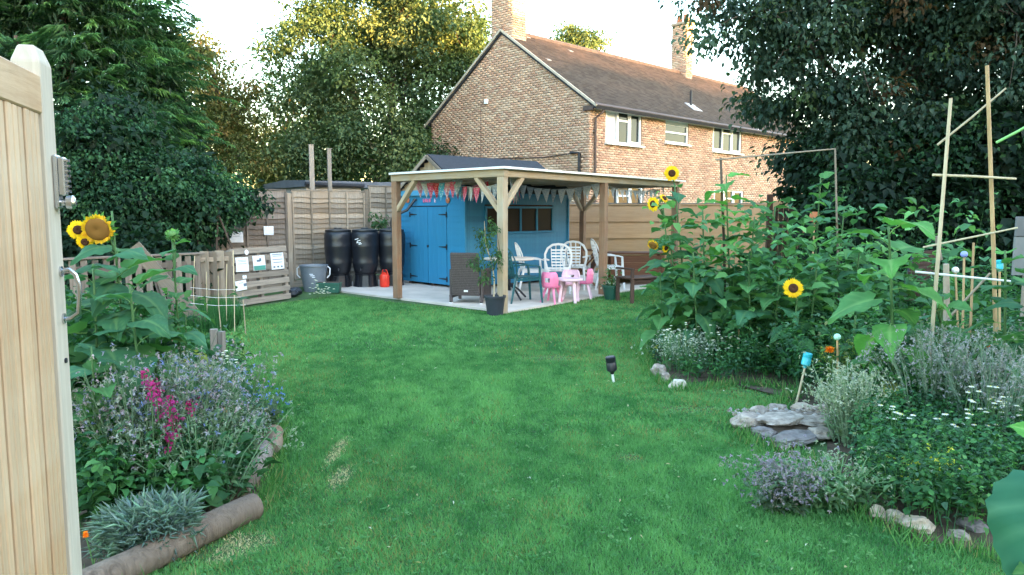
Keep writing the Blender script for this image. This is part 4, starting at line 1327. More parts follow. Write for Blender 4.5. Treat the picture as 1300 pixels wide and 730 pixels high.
def lap(x0, x1, z, h, side, mat=M_blueshade):
    L = x1 - x0
    me = MB().add([(0, -.016, 0), (L, -.016, 0), (L, -.006, h), (0, -.006, h), (0, 0.012, 0), (L, 0.012, 0), (L, .004, h), (0, .004, h)],
                  [(0, 1, 2, 3), (5, 4, 7, 6), (4, 5, 1, 0), (3, 2, 6, 7), (0, 3, 7, 4), (1, 5, 6, 2)]).mesh('board', mat)
    if side == 'w': W = S @ Matrix.Translation((x0, 0, z))
    else: W = S @ Matrix.Translation((0, x1, z)) @ Matrix.Rotation(R(-90), 4, 'Z')
    return link('board', me, shed, W)
wz0 = hwin(660, 296)[1]; wz1 = hwin(660, 262)[1]
wx = [hwin(p_, 280)[0] for p_ in (615, 701)]
D0, D1, DZ = hdoor(568, 300)[0], hdoor(522, 300)[0], hdoor(545, 262)[1]
nb = 16; bh = (SE - .05) / nb
for k in range(nb):
    z = .05 + k * bh
    zc = z + bh / 2
    if wz0 < zc < wz1:
        lap(0, wx[0], z, bh, 'w'); lap(wx[1], SLx, z, bh, 'w')
    else: lap(0, SLx, z, bh, 'w')
    if zc < DZ:
        lap(0, D0, z, bh, 'd', M_bluelit); lap(D1, SLy, z, bh, 'd', M_bluelit)
    else: lap(0, SLy, z, bh, 'd', M_bluelit)
for (x, y) in ((0, 0), (0, SLy), (SLx, 0), (SLx, SLy)):
    beam('corner_trim', S @ Vector((x + (-.012 if x == 0 else .012), y + (-.012 if y == 0 else .012), .03)), S @ Vector((x + (-.012 if x == 0 else .012), y + (-.012 if y == 0 else .012), SE)), .05, .05, M_bluelit if (x == 0) else M_blueshade, shed, SROT)
# doors (two leaves on the -x face)
for (y0, y1) in ((D0 + .01, (D0 + D1) / 2 - .006), ((D0 + D1) / 2 + .006, D1 - .01)):
    nbd = 4
    w_ = (y1 - y0) / nbd
    mb = MB(); mb.box((.008, (y0 + y1) / 2, .05 + (DZ - .05) / 2), (.02, y1 - y0, DZ - .06)); dr = mb.build('door', M_bluelit, shed, W=S)
    for j in range(nbd):
        link('door_board', beam_mesh(.018, w_ - .003, DZ - .07, M_bluelit), dr, S @ Matrix.Translation((-.012, y0 + (j + .5) * w_, .055)))
    outer = y0 if y0 < (D0 + D1) / 2 - .1 else y1
    sg = 1 if outer == y0 else -1
    for z in (.17, DZ * .5, DZ - .17):
        mb = MB()
        mb.add([(-.024, outer, z - .018), (-.024, outer + sg * .24, z - .006), (-.024, outer + sg * .24, z + .006), (-.024, outer, z + .018),
                (-.03, outer, z - .018), (-.03, outer + sg * .24, z - .006), (-.03, outer + sg * .24, z + .006), (-.03, outer, z + .018)], [(0, 1, 2, 3), (7, 6, 5, 4), (0, 4, 5, 1), (1, 5, 6, 2), (2, 6, 7, 3), (3, 7, 4, 0)])
        mb.box((-.027, outer - sg * .012, z), (.01, .03, .11))
        mb.build('hinge', M_iron, dr, W=S)
mb = MB(); mb.box((-.03, (D0 + D1) / 2, DZ * .5), (.016, .05, .05)); mb.build('door_lock', M_iron, shed, W=S)
mb = MB(); mb.box((-.02, (D0 + D1) / 2, DZ + .03), (.02, D1 - D0 + .06, .035)); mb.build('door_head', M_bluelit, shed, W=S)
# band over the doors, the gable and its ornaments
mb = MB(); mb.box((-.05, SLy / 2, SE + .01), (.05, SLy + .10, .11)); mb.build('fascia', M_bluetrim, shed, W=S)
mb = MB(); mb.box((SLx / 2, -.075, SE - .03), (SLx + .12, .03, .10)); mb.build('fascia', M_blueshade, shed, W=S)
ny = 15
for k in range(ny):
    y = SLy * (k + .5) / ny
    for xx in (-.008, SLx - .012):
        hh = (SA - SE - .08) * (1 - abs(y - SLy / 2) / (SLy / 2)) + .02
        if hh > .05:
            link('gable_board', beam_mesh(.018, SLy / ny - .006, round(hh, 2), M_pergola), shed, S @ Matrix.Translation((xx, y, SE + .06)))
# roof
rs = math.atan2(SA - SE, SLy / 2); ov = .10
for sgn, yy in ((1, 0), (-1, SLy)):
    mb = MB()
    e0 = Vector((0, yy - sgn * ov, SE - ov * math.tan(rs) + .06)); r0 = Vector((0, SLy / 2, SA + .06))
    nn = Vector((0, -sgn * math.sin(rs), math.cos(rs))) * .035
    q = [e0 + Vector((-.10, 0, 0)), e0 + Vector((SLx + .10, 0, 0)), r0 + Vector((SLx + .10, 0, 0)), r0 + Vector((-.10, 0, 0))]
    mb.add(q + [v_ + nn for v_ in q], [(3, 2, 1, 0), (4, 5, 6, 7), (0, 1, 5, 4), (1, 2, 6, 5), (2, 3, 7, 6), (3, 0, 4, 7)])
    rfo = mb.build('roof_slope', M_felt, shed, W=S)
    b0_, b1_ = S @ (e0 + Vector((-.125, 0, -.02))), S @ (r0 + Vector((-.125, 0, -.02)))
    beam('bargeboard', b0_, b1_, .022, .07, M_fencegrey, shed)
# ornaments and pink letters over the doors (not legible in the photograph)
for px in (519, 570):
    y, z = hdoor(px, 254)
    mb = MB(); mb.lathe([(.001, 0), (.06, .004), (.065, .018), (.03, .028), (.001, .03)], 14, (0, 0, 0), Matrix.Rotation(R(-90), 4, 'Y'))
    mb.v = [tuple(Vector(v) + Vector((-.018, y, z))) for v in mb.v]
    mb.build('ornament', M_terra, shed, smooth=True, W=S)
for k, px in enumerate((538.5, 541, 543.5, 546, 553)):
    y, z = hdoor(px, 254.6)
    mb = MB()
    mm = (M_pink if k < 4 else M_palepink)
    mb.box((-.024, y, z), (.014, .012, .075)); mb.box((-.024, y - .018, z + (.03 if k % 2 else -.03)), (.013, .03, .014)); mb.box((-.024, y - .018, z), (.0125, .03, .012))
    if k % 2: mb.box((-.024, y - .036, z), (.012, .012, .06))
    mb.build('letter', mm, shed, W=S)
# windows: four lights
fr = MB()
wl = wx[1] - wx[0]; wh = wz1 - wz0
fr.box(((wx[0] + wx[1]) / 2, -.02, wz1 - .02), (wl, .05, .045)); fr.box(((wx[0] + wx[1]) / 2, -.02, wz0 + .02), (wl, .06, .045))
edges = [wx[0]] + [hwin(p_, 280)[0] for p_ in (638, 660, 680.5)] + [wx[1]]
for i, e in enumerate(edges): fr.box((min(max(e, wx[0] + .022), wx[1] - .022), -.018, (wz0 + wz1) / 2), (.045, .045, wh - .09))
wo = fr.build('window', M_blueshade, shed, W=S, bevel=.004)
for i in range(4):
    a, b = edges[i] + .022, edges[i + 1] - .022
    mb = MB(); mb.box(((a + b) / 2, -.012, (wz0 + wz1) / 2), (b - a, .008, wh - .09)); mb.build('pane', M_glassdark, wo, W=S)

# ================================================================ PERGOLA
ZT = at(505, 229, (gr(505, 381)).y).z            # underside of the beams
ZT = 2.12
perg = thing('pergola', 'timber pergola with a pale sheet roof standing over the patio', 'pergola', MID)
NB = v2(MID) + pu * ((v2(RIG) - v2(MID)).length) ; FR_ = v2(MID) + pu * 6.25
Lp, Kp = v2(LEF), FR_ + pv * 2.6
posts = {'M': v2(MID), 'L': Lp, 'R': NB, 'F': FR_, 'K': Kp}
for k_, p_ in posts.items():
    z0_ = 0 if k_ in 'M' else PZ
    link('post', beam_mesh(.125, .125, ZT - z0_, M_pergola if k_ in 'M' else M_postbrown), perg, Matrix.Translation(p_ + Vector((0, 0, z0_))) @ Matrix.Rotation(math.atan2(pu.y, pu.x), 4, 'Z'))
up = lambda p_, z: Vector((p_.x, p_.y, z))
bh_ = .125
zc = ZT + bh_ / 2 + .001
beam('beam', up(posts['M'] - pv * .08, zc), up(Lp + pv * .08, zc), .10, bh_, M_pergola, perg)
beam('beam', up(posts['M'] + pu * .056, zc), up(FR_ + pu * .1, zc), .10, bh_, M_pergola, perg)
beam('beam', up(Lp + pu * .056, zc), up(Kp + pu * .1, zc), .10, bh_, M_pergola, perg)
beam('beam', up(FR_ + pv * .056, zc), up(Kp - pv * .056, zc), .10, bh_, M_pergola, perg)
for k in range(1, 8):
    q = posts['M'] + pu * (k * .78)
    beam('rafter', up(q + pv * .056, zc + .01), up(q + pv * 2.52, zc + .01), .045, .09, M_pergola, perg)
# braces
def brace(p_, dv, s_=.55):
    a = up(p_ + dv * .05, ZT - s_); b = up(p_ + dv * (s_ + .05), ZT + .01)
    beam('brace', a, b, .085, .075, M_pergola, perg)
brace(posts['M'], pv, .52); brace(posts['M'], pu, .45); brace(Lp, -pv, .5); brace(Kp, -pu, .5); brace(Kp, -pv, .5)
# roof sheet: thin, gently corrugated
mb = MB(); n = 64
W6 = 6.6
cols_ = []
for i in range(n * 2 + 1):
    a = posts['M'] + pu * (-.10 + W6 * i / (n * 2)) - pv * .12
    b = a + pv * 2.86
    h_ = .009 * (1 if i % 2 else -1)
    cols_.append((up(a, ZT + bh_ + .018 + h_), up(b, ZT + bh_ + .018 + h_)))
vs = []
for a, b in cols_: vs += [a, b, a + Vector((0, 0, .005)), b + Vector((0, 0, .005))]
fs = []
for i in range(len(cols_) - 1):
    o_ = i * 4
    fs += [(o_, o_ + 1, o_ + 5, o_ + 4), (o_ + 2, o_ + 6, o_ + 7, o_ + 3), (o_, o_ + 4, o_ + 6, o_ + 2), (o_ + 1, o_ + 3, o_ + 7, o_ + 5)]
fs += [(0, 2, 3, 1), tuple(len(vs) - 4 + k for k in (0, 1, 3, 2))]
mb.add(vs, fs); mb.build('roof_sheet', M_sheet, perg)
# white edging strip along the sheet
for a, b in ((posts['M'] - pv * .125 - pu * .11, posts['M'] + pv * 2.74 - pu * .11), (posts['M'] - pv * .13 - pu * .11, posts['M'] - pv * .13 + pu * 6.5)):
    beam('edge_strip', up(a, ZT + bh_ + .012), up(b, ZT + bh_ + .012), .012, .035, M_sheet, perg)

# bunting: flags hang from a sagging line
_fl = {}
def flag_mesh(m, w_=.18, h_=.25):
    if m.name not in _fl:
        b = MB()
        vs = []
        for dy in (0.0, .002):
            vs += [(-w_ / 2, dy, 0), (-w_ * .1, dy - .012, -.0), (w_ / 2, dy, 0), (w_ * .22, dy + .012, -h_ * .5), (0, dy - .01, -h_), (-w_ * .25, dy - .008, -h_ * .5), (0, dy - .014, -h_ * .45)]
        f0 = [(0, 5, 6), (0, 6, 1), (1, 6, 2), (2, 6, 3), (3, 6, 4), (4, 6, 5)]
        b.add(vs, [f for f in f0] + [tuple(i + 7 for i in reversed(f)) for f in f0])
        _fl[m.name] = b.mesh('flag', m)
    return _fl[m.name]
def bunting(label, p0, p1, sag, n, seq, sc=1.0):
    r = thing('bunting', label, 'bunting', p0, 0, 'strings of bunting under the pergola')
    p0, p1 = Vector(p0), Vector(p1)
    f = lambda t: p0.lerp(p1, t) - Vector((0, 0, sag * 4 * t * (1 - t)))
    mb = MB(); mb.tube([f(i / 16) for i in range(17)], .004, 4); mb.build('string', F_white, r)
    d = (p1 - p0).normalized(); rz = math.atan2(d.y, d.x)
    for i in range(n):
        t = (i + .5) / n
        W = Matrix.Translation(f(t) - Vector((0, 0, .004))) @ Matrix.Rotation(rz + random.uniform(-.35, .35), 4, 'Z') @ Matrix.Rotation(random.uniform(-.12, .12), 4, 'X') @ Matrix.Rotation(random.uniform(-.1, .1), 4, 'Y') @ Matrix.Scale(sc * random.uniform(.92, 1.08), 4)
        link('flag', flag_mesh(seq[i % len(seq)]), r, W)
    return r
def inner(u, v_, z): q = posts['M'] + pu * u + pv * v_; return Vector((q.x, q.y, z))
bunting('rose and red floral bunting at the left corner over the shed doors', inner(.35, 2.45, 2.17), inner(.5, 1.45, 2.15), .07, 8, [F_rose, F_white, F_pink, F_red, F_blue, F_rose, F_pink, F_grey], 1.15)
bunting('blue, pink and white bunting hanging lowest across the shed corner', inner(.7, 1.75, 2.06), inner(.25, .15, 2.07), .07, 8, [F_blue, F_pink, F_white, F_pink, F_white, F_white, F_grey])
bunting('second rose floral string of bunting deeper under the roof by the shed gable', inner(1.3, 2.5, 2.14), inner(1.0, 1.2, 2.14), .09, 9, [F_rose, F_pink, F_grey, F_red, F_white], 1.1)
bunting('pink, grey and white bunting across the top of the shed windows', inner(.35, .12, 2.12), inner(3.0, 2.1, 2.14), .13, 15, [F_grey, F_white, F_pink, F_blue, F_pink, F_white, F_pink, F_rose, F_white, F_grey, F_white], 1.0)
bunting('grey and white bunting between the shed and the right hand post', inner(3.0, 2.1, 2.14), inner(3.15, .12, 2.13), .11, 10, [F_white, F_grey, F_white], 1.05)
bunting('pale white bunting under the roof right of the right hand post', inner(3.3, .2, 2.12), inner(6.1, .2, 2.12), .10, 15, [F_grey, F_white, F_grey, F_white, F_white], 1.0)
bunting('far pale string of bunting along the back of the pergola', inner(3.4, 2.4, 2.13), inner(6.1, 2.4, 2.13), .10, 14, [F_grey, F_white, F_grey], 1.0)

# ================================================================ WATER BUTTS etc.
def butt_tree():
    r = thing('water_butt', 'tmp', 'water butt', (0, 0, 0))
    mb = MB()
    prof = [(.20, .30), (.235, .36), (.262, .50), (.268, .56), (.262, .575), (.275, .70), (.288, .86), (.292, .90), (.286, .915), (.29, 1.02), (.285, 1.12), (.262, 1.17), (.25, 1.18)]
    mb.lathe(prof, 28); mb.build('barrel', M_black, r, smooth=True, W=Matrix())
    mb = MB(); mb.lathe([(.262, 1.175), (.268, 1.19), (.262, 1.215), (.18, 1.235), (.05, 1.24), (.045, 1.225)], 28); lid = mb.build('lid', M_black, r, smooth=True, W=Matrix())
    mb = MB(); mb.lathe([(.08, 1.232), (.08, 1.255), (.07, 1.26)], 16); mb.build('knob', M_black, lid, smooth=True, W=Matrix())
    mb = MB(); mb.lathe([(.26, 0), (.245, .06), (.215, .27), (.225, .31), (.235, .315)], 12); mb.build('stand', M_black, r, W=Matrix())
    for k in range(6):
        a = k * math.pi / 3 + .2
        mb = MB(); mb.box((math.cos(a) * .235, math.sin(a) * .235, .14), (.05, .05, .26), Matrix.Rotation(a, 4, 'Z').to_3x3(), taper=.85); mb.build('rib', M_black, r, W=Matrix())
    mb = MB(); mb.tube([(0, -.27, .42), (0, -.33, .42), (0, -.34, .39)], .016, 8); mb.build('tap', M_black, r, W=Matrix())
    return r
bt0 = butt_tree()
def setW(o, W):
    W0 = WMAT[o.name].copy()
    o.matrix_basis = W; WMAT[o.name] = W
    def rec(c):
        for ch in c.children:
            WMAT[ch.name] = W @ W0.inverted() @ WMAT[ch.name]
            rec(ch)
    rec(o)
B1, B2, B3 = gr(431, 366), gr(464.5, 365.5), gr(498, 364)
setW(bt0, place(None, B1.x, B1.y, .2, .0)); bt0['label'] = 'black water butt on a stand, leftmost of the three, next to the grey bin'; bt0['group'] = 'black water butts'
b2 = copy_tree(bt0, place(None, B2.x, B2.y, -.1, .0)); b2['label'] = 'black water butt with white lettering, middle one of the three'
b3 = copy_tree(bt0, place(None, B3.x, B3.y, .5, .0)); b3['label'] = 'black water butt behind the left pergola post, fed by a bent pipe'
# white marks on the middle one (not legible in the photograph)
mb = MB()
for (x, z, w_, h_) in ((-.05, 1.03, .12, .018), (.0, 1.0, .10, .014), (-.03, .965, .05, .03), (.02, .955, .07, .02), (.03, .93, .09, .014)):
    a = -R(90) - .25 + x / .29
    mb.box((B2.x + math.cos(a) * .2905, B2.y + math.sin(a) * .2905, z), (.004, w_ * .75, h_), Matrix.Rotation(a, 4, 'Z').to_3x3() @ Matrix.Rotation(.25, 3, 'X'))
mk = mb.build('logo', M_white, b2)
mb = MB(); mb.tube([Vector((B3.x, B3.y + .05, 1.2)), Vector((B3.x, B3.y + .05, 1.40)), Vector((B3.x + .05, B3.y + .05, 1.5)), Vector((B3.x + .32, B3.y + .1, 1.62)), Vector((B3.x + .5, B3.y + .15, 1.86))], .032, 8)
tag(mb.build('pipe', M_black, None, smooth=True), 'black bent downpipe running from the shed eaves into the right water butt', 'pipe')
# grey bin with handles
GB = gr(398, 372); GB.y += .35; GB.x *= 1.02
r = thing('tub', 'grey round plastic tub with white rope handles beside the water butts', 'tub', (GB.x, GB.y, 0))
mb = MB(); mb.lathe([(.20, .0), (.27, .50), (.285, .505), (.285, .53), (.268, .53), (.262, .50), (.19, .03)], 26, (GB.x, GB.y, 0)); mb.build('bucket', M_grey, r, smooth=True)
for sgn in (-1, 1):
    x = GB.x + sgn * .28
    mb = MB(); mb.tube([(x, GB.y, .50), (x + sgn * .05, GB.y - .01, .46), (x + sgn * .045, GB.y - .02, .33), (x - sgn * .01, GB.y - .02, .27)], .013, 6); mb.build('handle', M_white, r, smooth=True)
mb = MB()
for (x, z, w_) in ((.02, .36, .07), (.05, .33, .08), (.08, .30, .06)):
    a = -R(90) + x * 3; mb.box((GB.x + math.cos(a) * .248, GB.y + math.sin(a) * .248, z), (.006, w_, .014), Matrix.Rotation(a, 4, 'Z').to_3x3())
mb.build('print', M_paper, r)
# red can
RC = gr(488.5, 366.5)
r = thing('petrol_can', 'small red fuel can between the butts and the pergola post', 'can', (RC.x, RC.y, PZ))
mb = MB(); mb.lathe([(.085, 0), (.10, .02), (.10, .22), (.085, .26), (.03, .28), (.03, .31)], 16, (RC.x, RC.y, PZ)); mb.build('body', M_red, r, smooth=True)
mb = MB(); mb.tube([(RC.x - .05, RC.y, PZ + .27), (RC.x - .03, RC.y, PZ + .35), (RC.x + .04, RC.y, PZ + .35), (RC.x + .07, RC.y, PZ + .26)], .013, 6); mb.build('handle', M_red, r, smooth=True)
mb = MB(); mb.lathe([(.022, .30), (.022, .35), (.015, .36)], 10, (RC.x, RC.y, PZ)); mb.build('cap', M_black, r)
# green trough and dark thing by the fence
q = gr(418, 372)
r = thing('planter', 'small dark green trough planter in front of the left water butt', 'planter', (q.x, q.y, 0))
mb = MB(); mb.box((q.x, q.y, .11), (.42, .2, .2), taper=1.12); mb.build('trough', M_potgreen, r, bevel=.01)
mb = MB(); mb.box((q.x, q.y, .205), (.44, .2, .02)); mb.build('soil', M_soil, r)
q = gr(379, 377)
mb = MB()
for k in range(7): mb.lathe([(.001, 0), (.09, .03), (.10, .08), (.05, .14), (.001, .15)], 7, (q.x + random.uniform(-.17, .17), q.y + random.uniform(-.1, .1), random.uniform(0, .04)), Matrix.Rotation(random.uniform(-.5, .5), 3, 'X'))
tag(mb.build('rubble_sack', M_bluedark if False else M_black, None, smooth=True), 'crumpled black sacks at the foot of the fence right of the pallet', 'sacks')

# ================================================================ FURNITURE
def armchair_rattan():
    q = gr(596, 388.5)
    rz = R(-14)
    W = Matrix.Translation((q.x, q.y + .28, PZ)) @ Matrix.Rotation(rz, 4, 'Z')
    r = thing('rattan_armchair', 'dark woven rattan armchair seen from behind on the patio edge', 'armchair', W.translation, rz)
    # faces +y (away from the viewer); back at -y
    Mb = Matrix.Rotation(R(8), 3, 'X')
    mb = MB(); mb.box((0, -.28, .50), (.50, .05, .74), Mb); mb.build('backrest', M_rattan, r, bevel=.015, W=W)
    mb = MB(); mb.box((0, .02, .37), (.50, .54, .10)); mb.build('seat', M_rattan, r, bevel=.015, W=W)
    mb = MB(); mb.box((0, .02, .27), (.50, .50, .09)); mb.build('apron', M_rattan, r, W=W)
    for s in (-1, 1):
        mb = MB(); mb.box((s * .275, .02, .33), (.05, .52, .50), taper=1.0); mb.build('arm', M_rattan, r, bevel=.012, W=W)
        for y in (-.24, .25):
            mb = MB(); mb.box((s * .27, y, .07), (.045, .045, .14), taper=1.1); lg = mb.build('leg', M_rattan, r, W=W)
            mb = MB(); mb.box((s * .27, y, .006), (.05, .05, .012)); mb.build('foot', M_white, lg, W=W)
    mb = MB(); mb.box((.02, -.318, .22), (.07, .006, .03)); mb.build('tag', M_white, r, W=W)
    return r
armchair_rattan()

def plastic_chair(mat, label, W, high=True, slats=True):
    """stacking garden chair facing local -y"""
    r = link('garden_chair', None, None, W); tag(r, label, 'chair')
    sw, sdp, sh = .44, .42, .42
    mb = MB(); mb.prism([(-sw / 2, -sdp / 2), (sw / 2, -sdp / 2), (sw / 2 * .9, sdp / 2), (-sw / 2 * .9, sdp / 2)], .025, Matrix.Translation((0, 0, sh)))
    mb.build('seat', mat, r, bevel=.008, W=W)
    mb = MB()
    for (x0, y0, x1, y1) in ((-sw / 2, -sdp / 2, sw / 2, -sdp / 2), (-sw / 2, -sdp / 2, -sw / 2 * .9, sdp / 2), (sw / 2, -sdp / 2, sw / 2 * .9, sdp / 2)):
        mb.tube([(x0, y0, sh - .02), (x1, y1, sh - .02)], .022, 4)
    mb.build('seat_rim', mat, r, W=W)
    # back: arched frame leaning back
    H_ = .52 if high else .44
    tl = R(14)
    def bp(x, z): return Vector((x, sdp / 2 + math.sin(tl) * z + .06 * (x / .25) ** 2 * -1 * .5, sh + .02 + z * math.cos(tl)))
    arch = [bp(-.20, 0), bp(-.245, H_ * .35), bp(-.25, H_ * .62), bp(-.20, H_ * .84), bp(-.11, H_ * .97), bp(0, H_), bp(.11, H_ * .97), bp(.20, H_ * .84), bp(.25, H_ * .62), bp(.245, H_ * .35), bp(.20, 0)]
    mb = MB(); mb.tube(arch, .024, 6, flat=(1.0, .5)); mb.build('back_frame', mat, r, smooth=True, W=W)
    cols = (-.13, -.045, .045, .13)
    for x in cols:
        top = H_ * math.sqrt(max(0, 1 - (x / .27) ** 2)) * .97
        mb = MB(); mb.tube([bp(x * .8, .0), bp(x, H_ * .5), bp(x * 1.05, top)], .018, 4, flat=(.5, 1.2)); mb.build('back_rib', mat, r, W=W)
    if slats:
        for c0, c1 in ((-.13, -.045), (-.045, .045), (.045, .13)):
            for k in range(6):
                z = H_ * (.20 + .115 * k)
                mb = MB(); mb.tube([bp(c0, z), bp(c1, z)], .014, 4, flat=(1.5, .5)); mb.build('back_slat', mat, r, W=W)
    mb = MB(); mb.tube([bp(-.2, .04), bp(.2, .04)], .028, 4, flat=(1, .5)); mb.build('back_base', mat, r, W=W)
    for s in (-1, 1):
        mb = MB(); mb.tube([(s * .19, sdp / 2 + .045, sh + .22), (s * .245, .08, sh + .235), (s * .26, -.12, sh + .22), (s * .25, -.20, sh + .20)], .024, 6, flat=(.6, 1.2)); mb.build('arm', mat, r, smooth=True, W=W)
        mb = MB(); mb.tube([(s * .25, -.20, sh + .205), (s * .235, -.215, sh), (s * .26, -.25, 0)], [.020, .026, .02], 6); mb.build('leg', mat, r, smooth=True, W=W)
        mb = MB(); mb.tube([(s * .19, sdp / 2, sh + .02), (s * .215, sdp / 2 + .06, .2), (s * .225, sdp / 2 + .10, 0)], [.026, .022, .018], 6); mb.build('leg', mat, r, smooth=True, W=W)
    return r
def chairW(px, py, rz, z=PZ, s=1.0): q = gr(px, py, z); return place(None, q.x, q.y, rz, z, s)
plastic_chair(M_teal, 'dark green plastic armchair at the round table, seen from its side', chairW(664, 383, R(112)))
plastic_chair(M_white, 'white plastic chair behind the green one, turned side on to the shed', chairW(676, 370, R(100)))
plastic_chair(M_white, 'white high backed slatted chair facing away, nearer of the pair by the shed corner', chairW(708, 371, R(178)))
plastic_chair(M_white, 'white slatted chair partly behind the nearer white one', chairW(731, 366, R(165), s=1.02))
plastic_chair(M_white, 'white slatted chair in profile just right of the right pergola post', chairW(772, 366, R(98), s=1.05))

# round table
q = gr(650, 384, PZ); q.y += .55; q.x -= .05
r = thing('round_table', 'round patio table with a pale top between the potted tree and the green chair', 'table', (q.x, q.y, PZ))
mb = MB(); mb.lathe([(.02, .70), (.44, .70), (.455, .71), (.455, .725), (.44, .733), (.02, .733)], 32, (q.x, q.y, PZ)); mb.build('tabletop', M_slab, r, smooth=True)
mb = MB(); mb.tube([(q.x, q.y, PZ + .15), (q.x, q.y, PZ + .70)], .03, 10); mb.build('pedestal', M_iron, r)
for k in range(4):
    a = k * math.pi / 2 + .6
    mb = MB(); mb.tube([(q.x, q.y, PZ + .28), (q.x + math.cos(a) * .2, q.y + math.sin(a) * .2, PZ + .16), (q.x + math.cos(a) * .36, q.y + math.sin(a) * .36, PZ + .012)], .018, 6); mb.build('leg', M_iron, r)

# brown round topped folding table behind the white chairs
q = gr(735, 367, PZ); q.y += .5; q.x += .08
r = thing('wooden_table', 'brown wooden table with slanting crossed legs behind the pink set', 'table', (q.x, q.y, PZ))
for k in range(6):
    beam('slat', (q.x - .42, q.y - .25 + k * .10, PZ + .76), (q.x + .42, q.y - .25 + k * .10, PZ + .76), .09, .022, M_brown_wood, r)
beam('leg', (q.x - .32, q.y - .22, PZ), (q.x + .34, q.y - .22, PZ + .745), .06, .03, M_brown_wood, r)
beam('leg', (q.x + .32, q.y - .18, PZ), (q.x - .34, q.y - .18, PZ + .745), .06, .03, M_brown_wood, r)
beam('leg', (q.x - .32, q.y + .22, PZ), (q.x + .34, q.y + .22, PZ + .745), .06, .03, M_brown_wood, r)
beam('leg', (q.x + .32, q.y + .18, PZ), (q.x - .34, q.y + .18, PZ + .745), .06, .03, M_brown_wood, r)
beam('flap', (q.x + .40, q.y - .1, PZ + .73), (q.x + .18, q.y - .12, PZ + .35), .40, .02, M_brown_wood, r)

# children's set
def kid_chair(mat, mat2, label, W):
    r = link('childs_chair', None, None, W); tag(r, label, 'child chair', 'children\'s pink chairs')
    mb = MB(); n = 9
    mb.lathe([(.001, .26), (.10, .262), (.145, .275), (.155, .30), (.15, .30), (.14, .285), (.10, .275), (.001, .272)], 20, caps=False); mb.build('seat', mat, r, smooth=True, W=W)
    vs = []
    for j, (z, rr) in enumerate(((.29, .15), (.36, .162), (.43, .165), (.49, .155), (.52, .14))):
        for i in range(n):
            a = R(90) + R(-72 + 144 * i / (n - 1)) * (1 - .22 * (j / 4) ** 2)
            for dr in (0, .014): vs.append(((rr - dr) * math.cos(a), (rr - dr) * math.sin(a), z))
    fs = []
    for j in range(4):
        if j == 1:
            rng_i = [i for i in range(n - 1) if i not in (3, 4)]
        else: rng_i = range(n - 1)
        for i in rng_i:
            a, b = (j * n + i) * 2, (j * n + i + 1) * 2
            c, d_ = ((j + 1) * n + i) * 2, ((j + 1) * n + i + 1) * 2
            fs += [(a, b, d_, c), (a + 1, c + 1, d_ + 1, b + 1)]
            fs += [(a, a + 1, b + 1, b), (c, d_, d_ + 1, c + 1), (a, c, c + 1, a + 1), (b, b + 1, d_ + 1, d_)]
    mb = MB(); mb.add(vs, fs); mb.build('backrest', mat, r, smooth=False, W=W)
    for k in range(4):
        a = R(45 + 90 * k)
        mb = MB(); mb.tube([(math.cos(a) * .09, math.sin(a) * .09, .27), (math.cos(a) * .19, math.sin(a) * .19, 0)], [.022, .016], 8); mb.build('leg', mat2, r, smooth=True, W=W)
    return r
kid_chair(M_pink, M_pink, 'bright pink child chair left of the little table', chairW(700, 386, R(150), .0, 1.08))
kid_chair(M_palepink, M_palepink, 'pale pink child chair tucked behind the little table', chairW(724, 383, R(-10), .0, 1.08))
kid_chair(M_pink, M_palepink, 'pink child chair with paler legs right of the little table', chairW(741, 380, R(-100), .0, 1.08))
q = gr(722, 385)
r = thing('childs_table', 'small pale pink child table on thick legs between the pink chairs', 'child table', (q.x, q.y, 0))
mb = MB(); mb.lathe([(.001, .40), (.24, .40), (.25, .41), (.25, .43), (.24, .44), (.001, .44)], 24, (q.x, q.y, 0)); mb.build('tabletop', M_palepink, r, smooth=True)
for k in range(4):
    a = R(30 + 90 * k)
    mb = MB(); mb.tube([(q.x + math.cos(a) * .15, q.y + math.sin(a) * .15, .40), (q.x + math.cos(a) * .20, q.y + math.sin(a) * .20, 0)], [.035, .026], 10); mb.build('leg', M_palepink, r, smooth=True)

# mud kitchen / raised brown counter behind, and the dark bench
qa, qb = gr(782, 367), gr(842, 367)
qa.y += .9; qb.y += .9; qb.x += .12
r = thing('potting_bench', 'high brown wooden potting bench against the tan fence', 'potting bench', (qa.x, qa.y, PZ))
zt = at(800, 321, qa.y).z
beam('worktop', (qa.x - .06, qa.y, zt), (qb.x + .06, qb.y, zt), .55, .04, M_brown_wood, r)
for x in (qa.x, qb.x):
    for dy in (-.22, .22): beam('leg', (x, qa.y + dy, PZ), (x, qa.y + dy, zt - .022), .06, .06, M_brown_wood, r)
for k in range(3): beam('panel', (qa.x + .03, qa.y - .20 , zt - .12 - k * .15), (qb.x - .03, qb.y - .20, zt - .12 - k * .15), .02, .145, M_brown_wood, r)
beam('shelf', (qa.x, qa.y, zt - .58), (qb.x, qb.y, zt - .58), .45, .03, M_dark_wood, r)
q = gr(806, 386); q2 = gr(830, 377)
r = thing('garden_bench', 'dark brown wooden bench half behind the sunflowers, on the grass', 'bench', (q.x, q.y, 0))
ang = R(28); Wb = Matrix.Translation((q.x - .05, q.y, 0)) @ Matrix.Rotation(ang, 4, 'Z')
bb = lambda n_, a, b, w_, h_: beam(n_, Wb @ Vector(a), Wb @ Vector(b), w_, h_, M_dark_wood, r)
for y in (0, .42):
    for x in (0, 1.25): bb('leg', (x, y, 0), (x, y, .42 if y == 0 else .42), .065, .065)
for k in range(5): bb('slat', (-.05, .0 + k * .10, .44), (1.32, .0 + k * .10, .44), .085, .025)
bb('rail', (.03, 0, .37), (1.22, 0, .37), .03, .08)
bb('rail', (.03, .42, .37), (1.22, .42, .37), .03, .08)
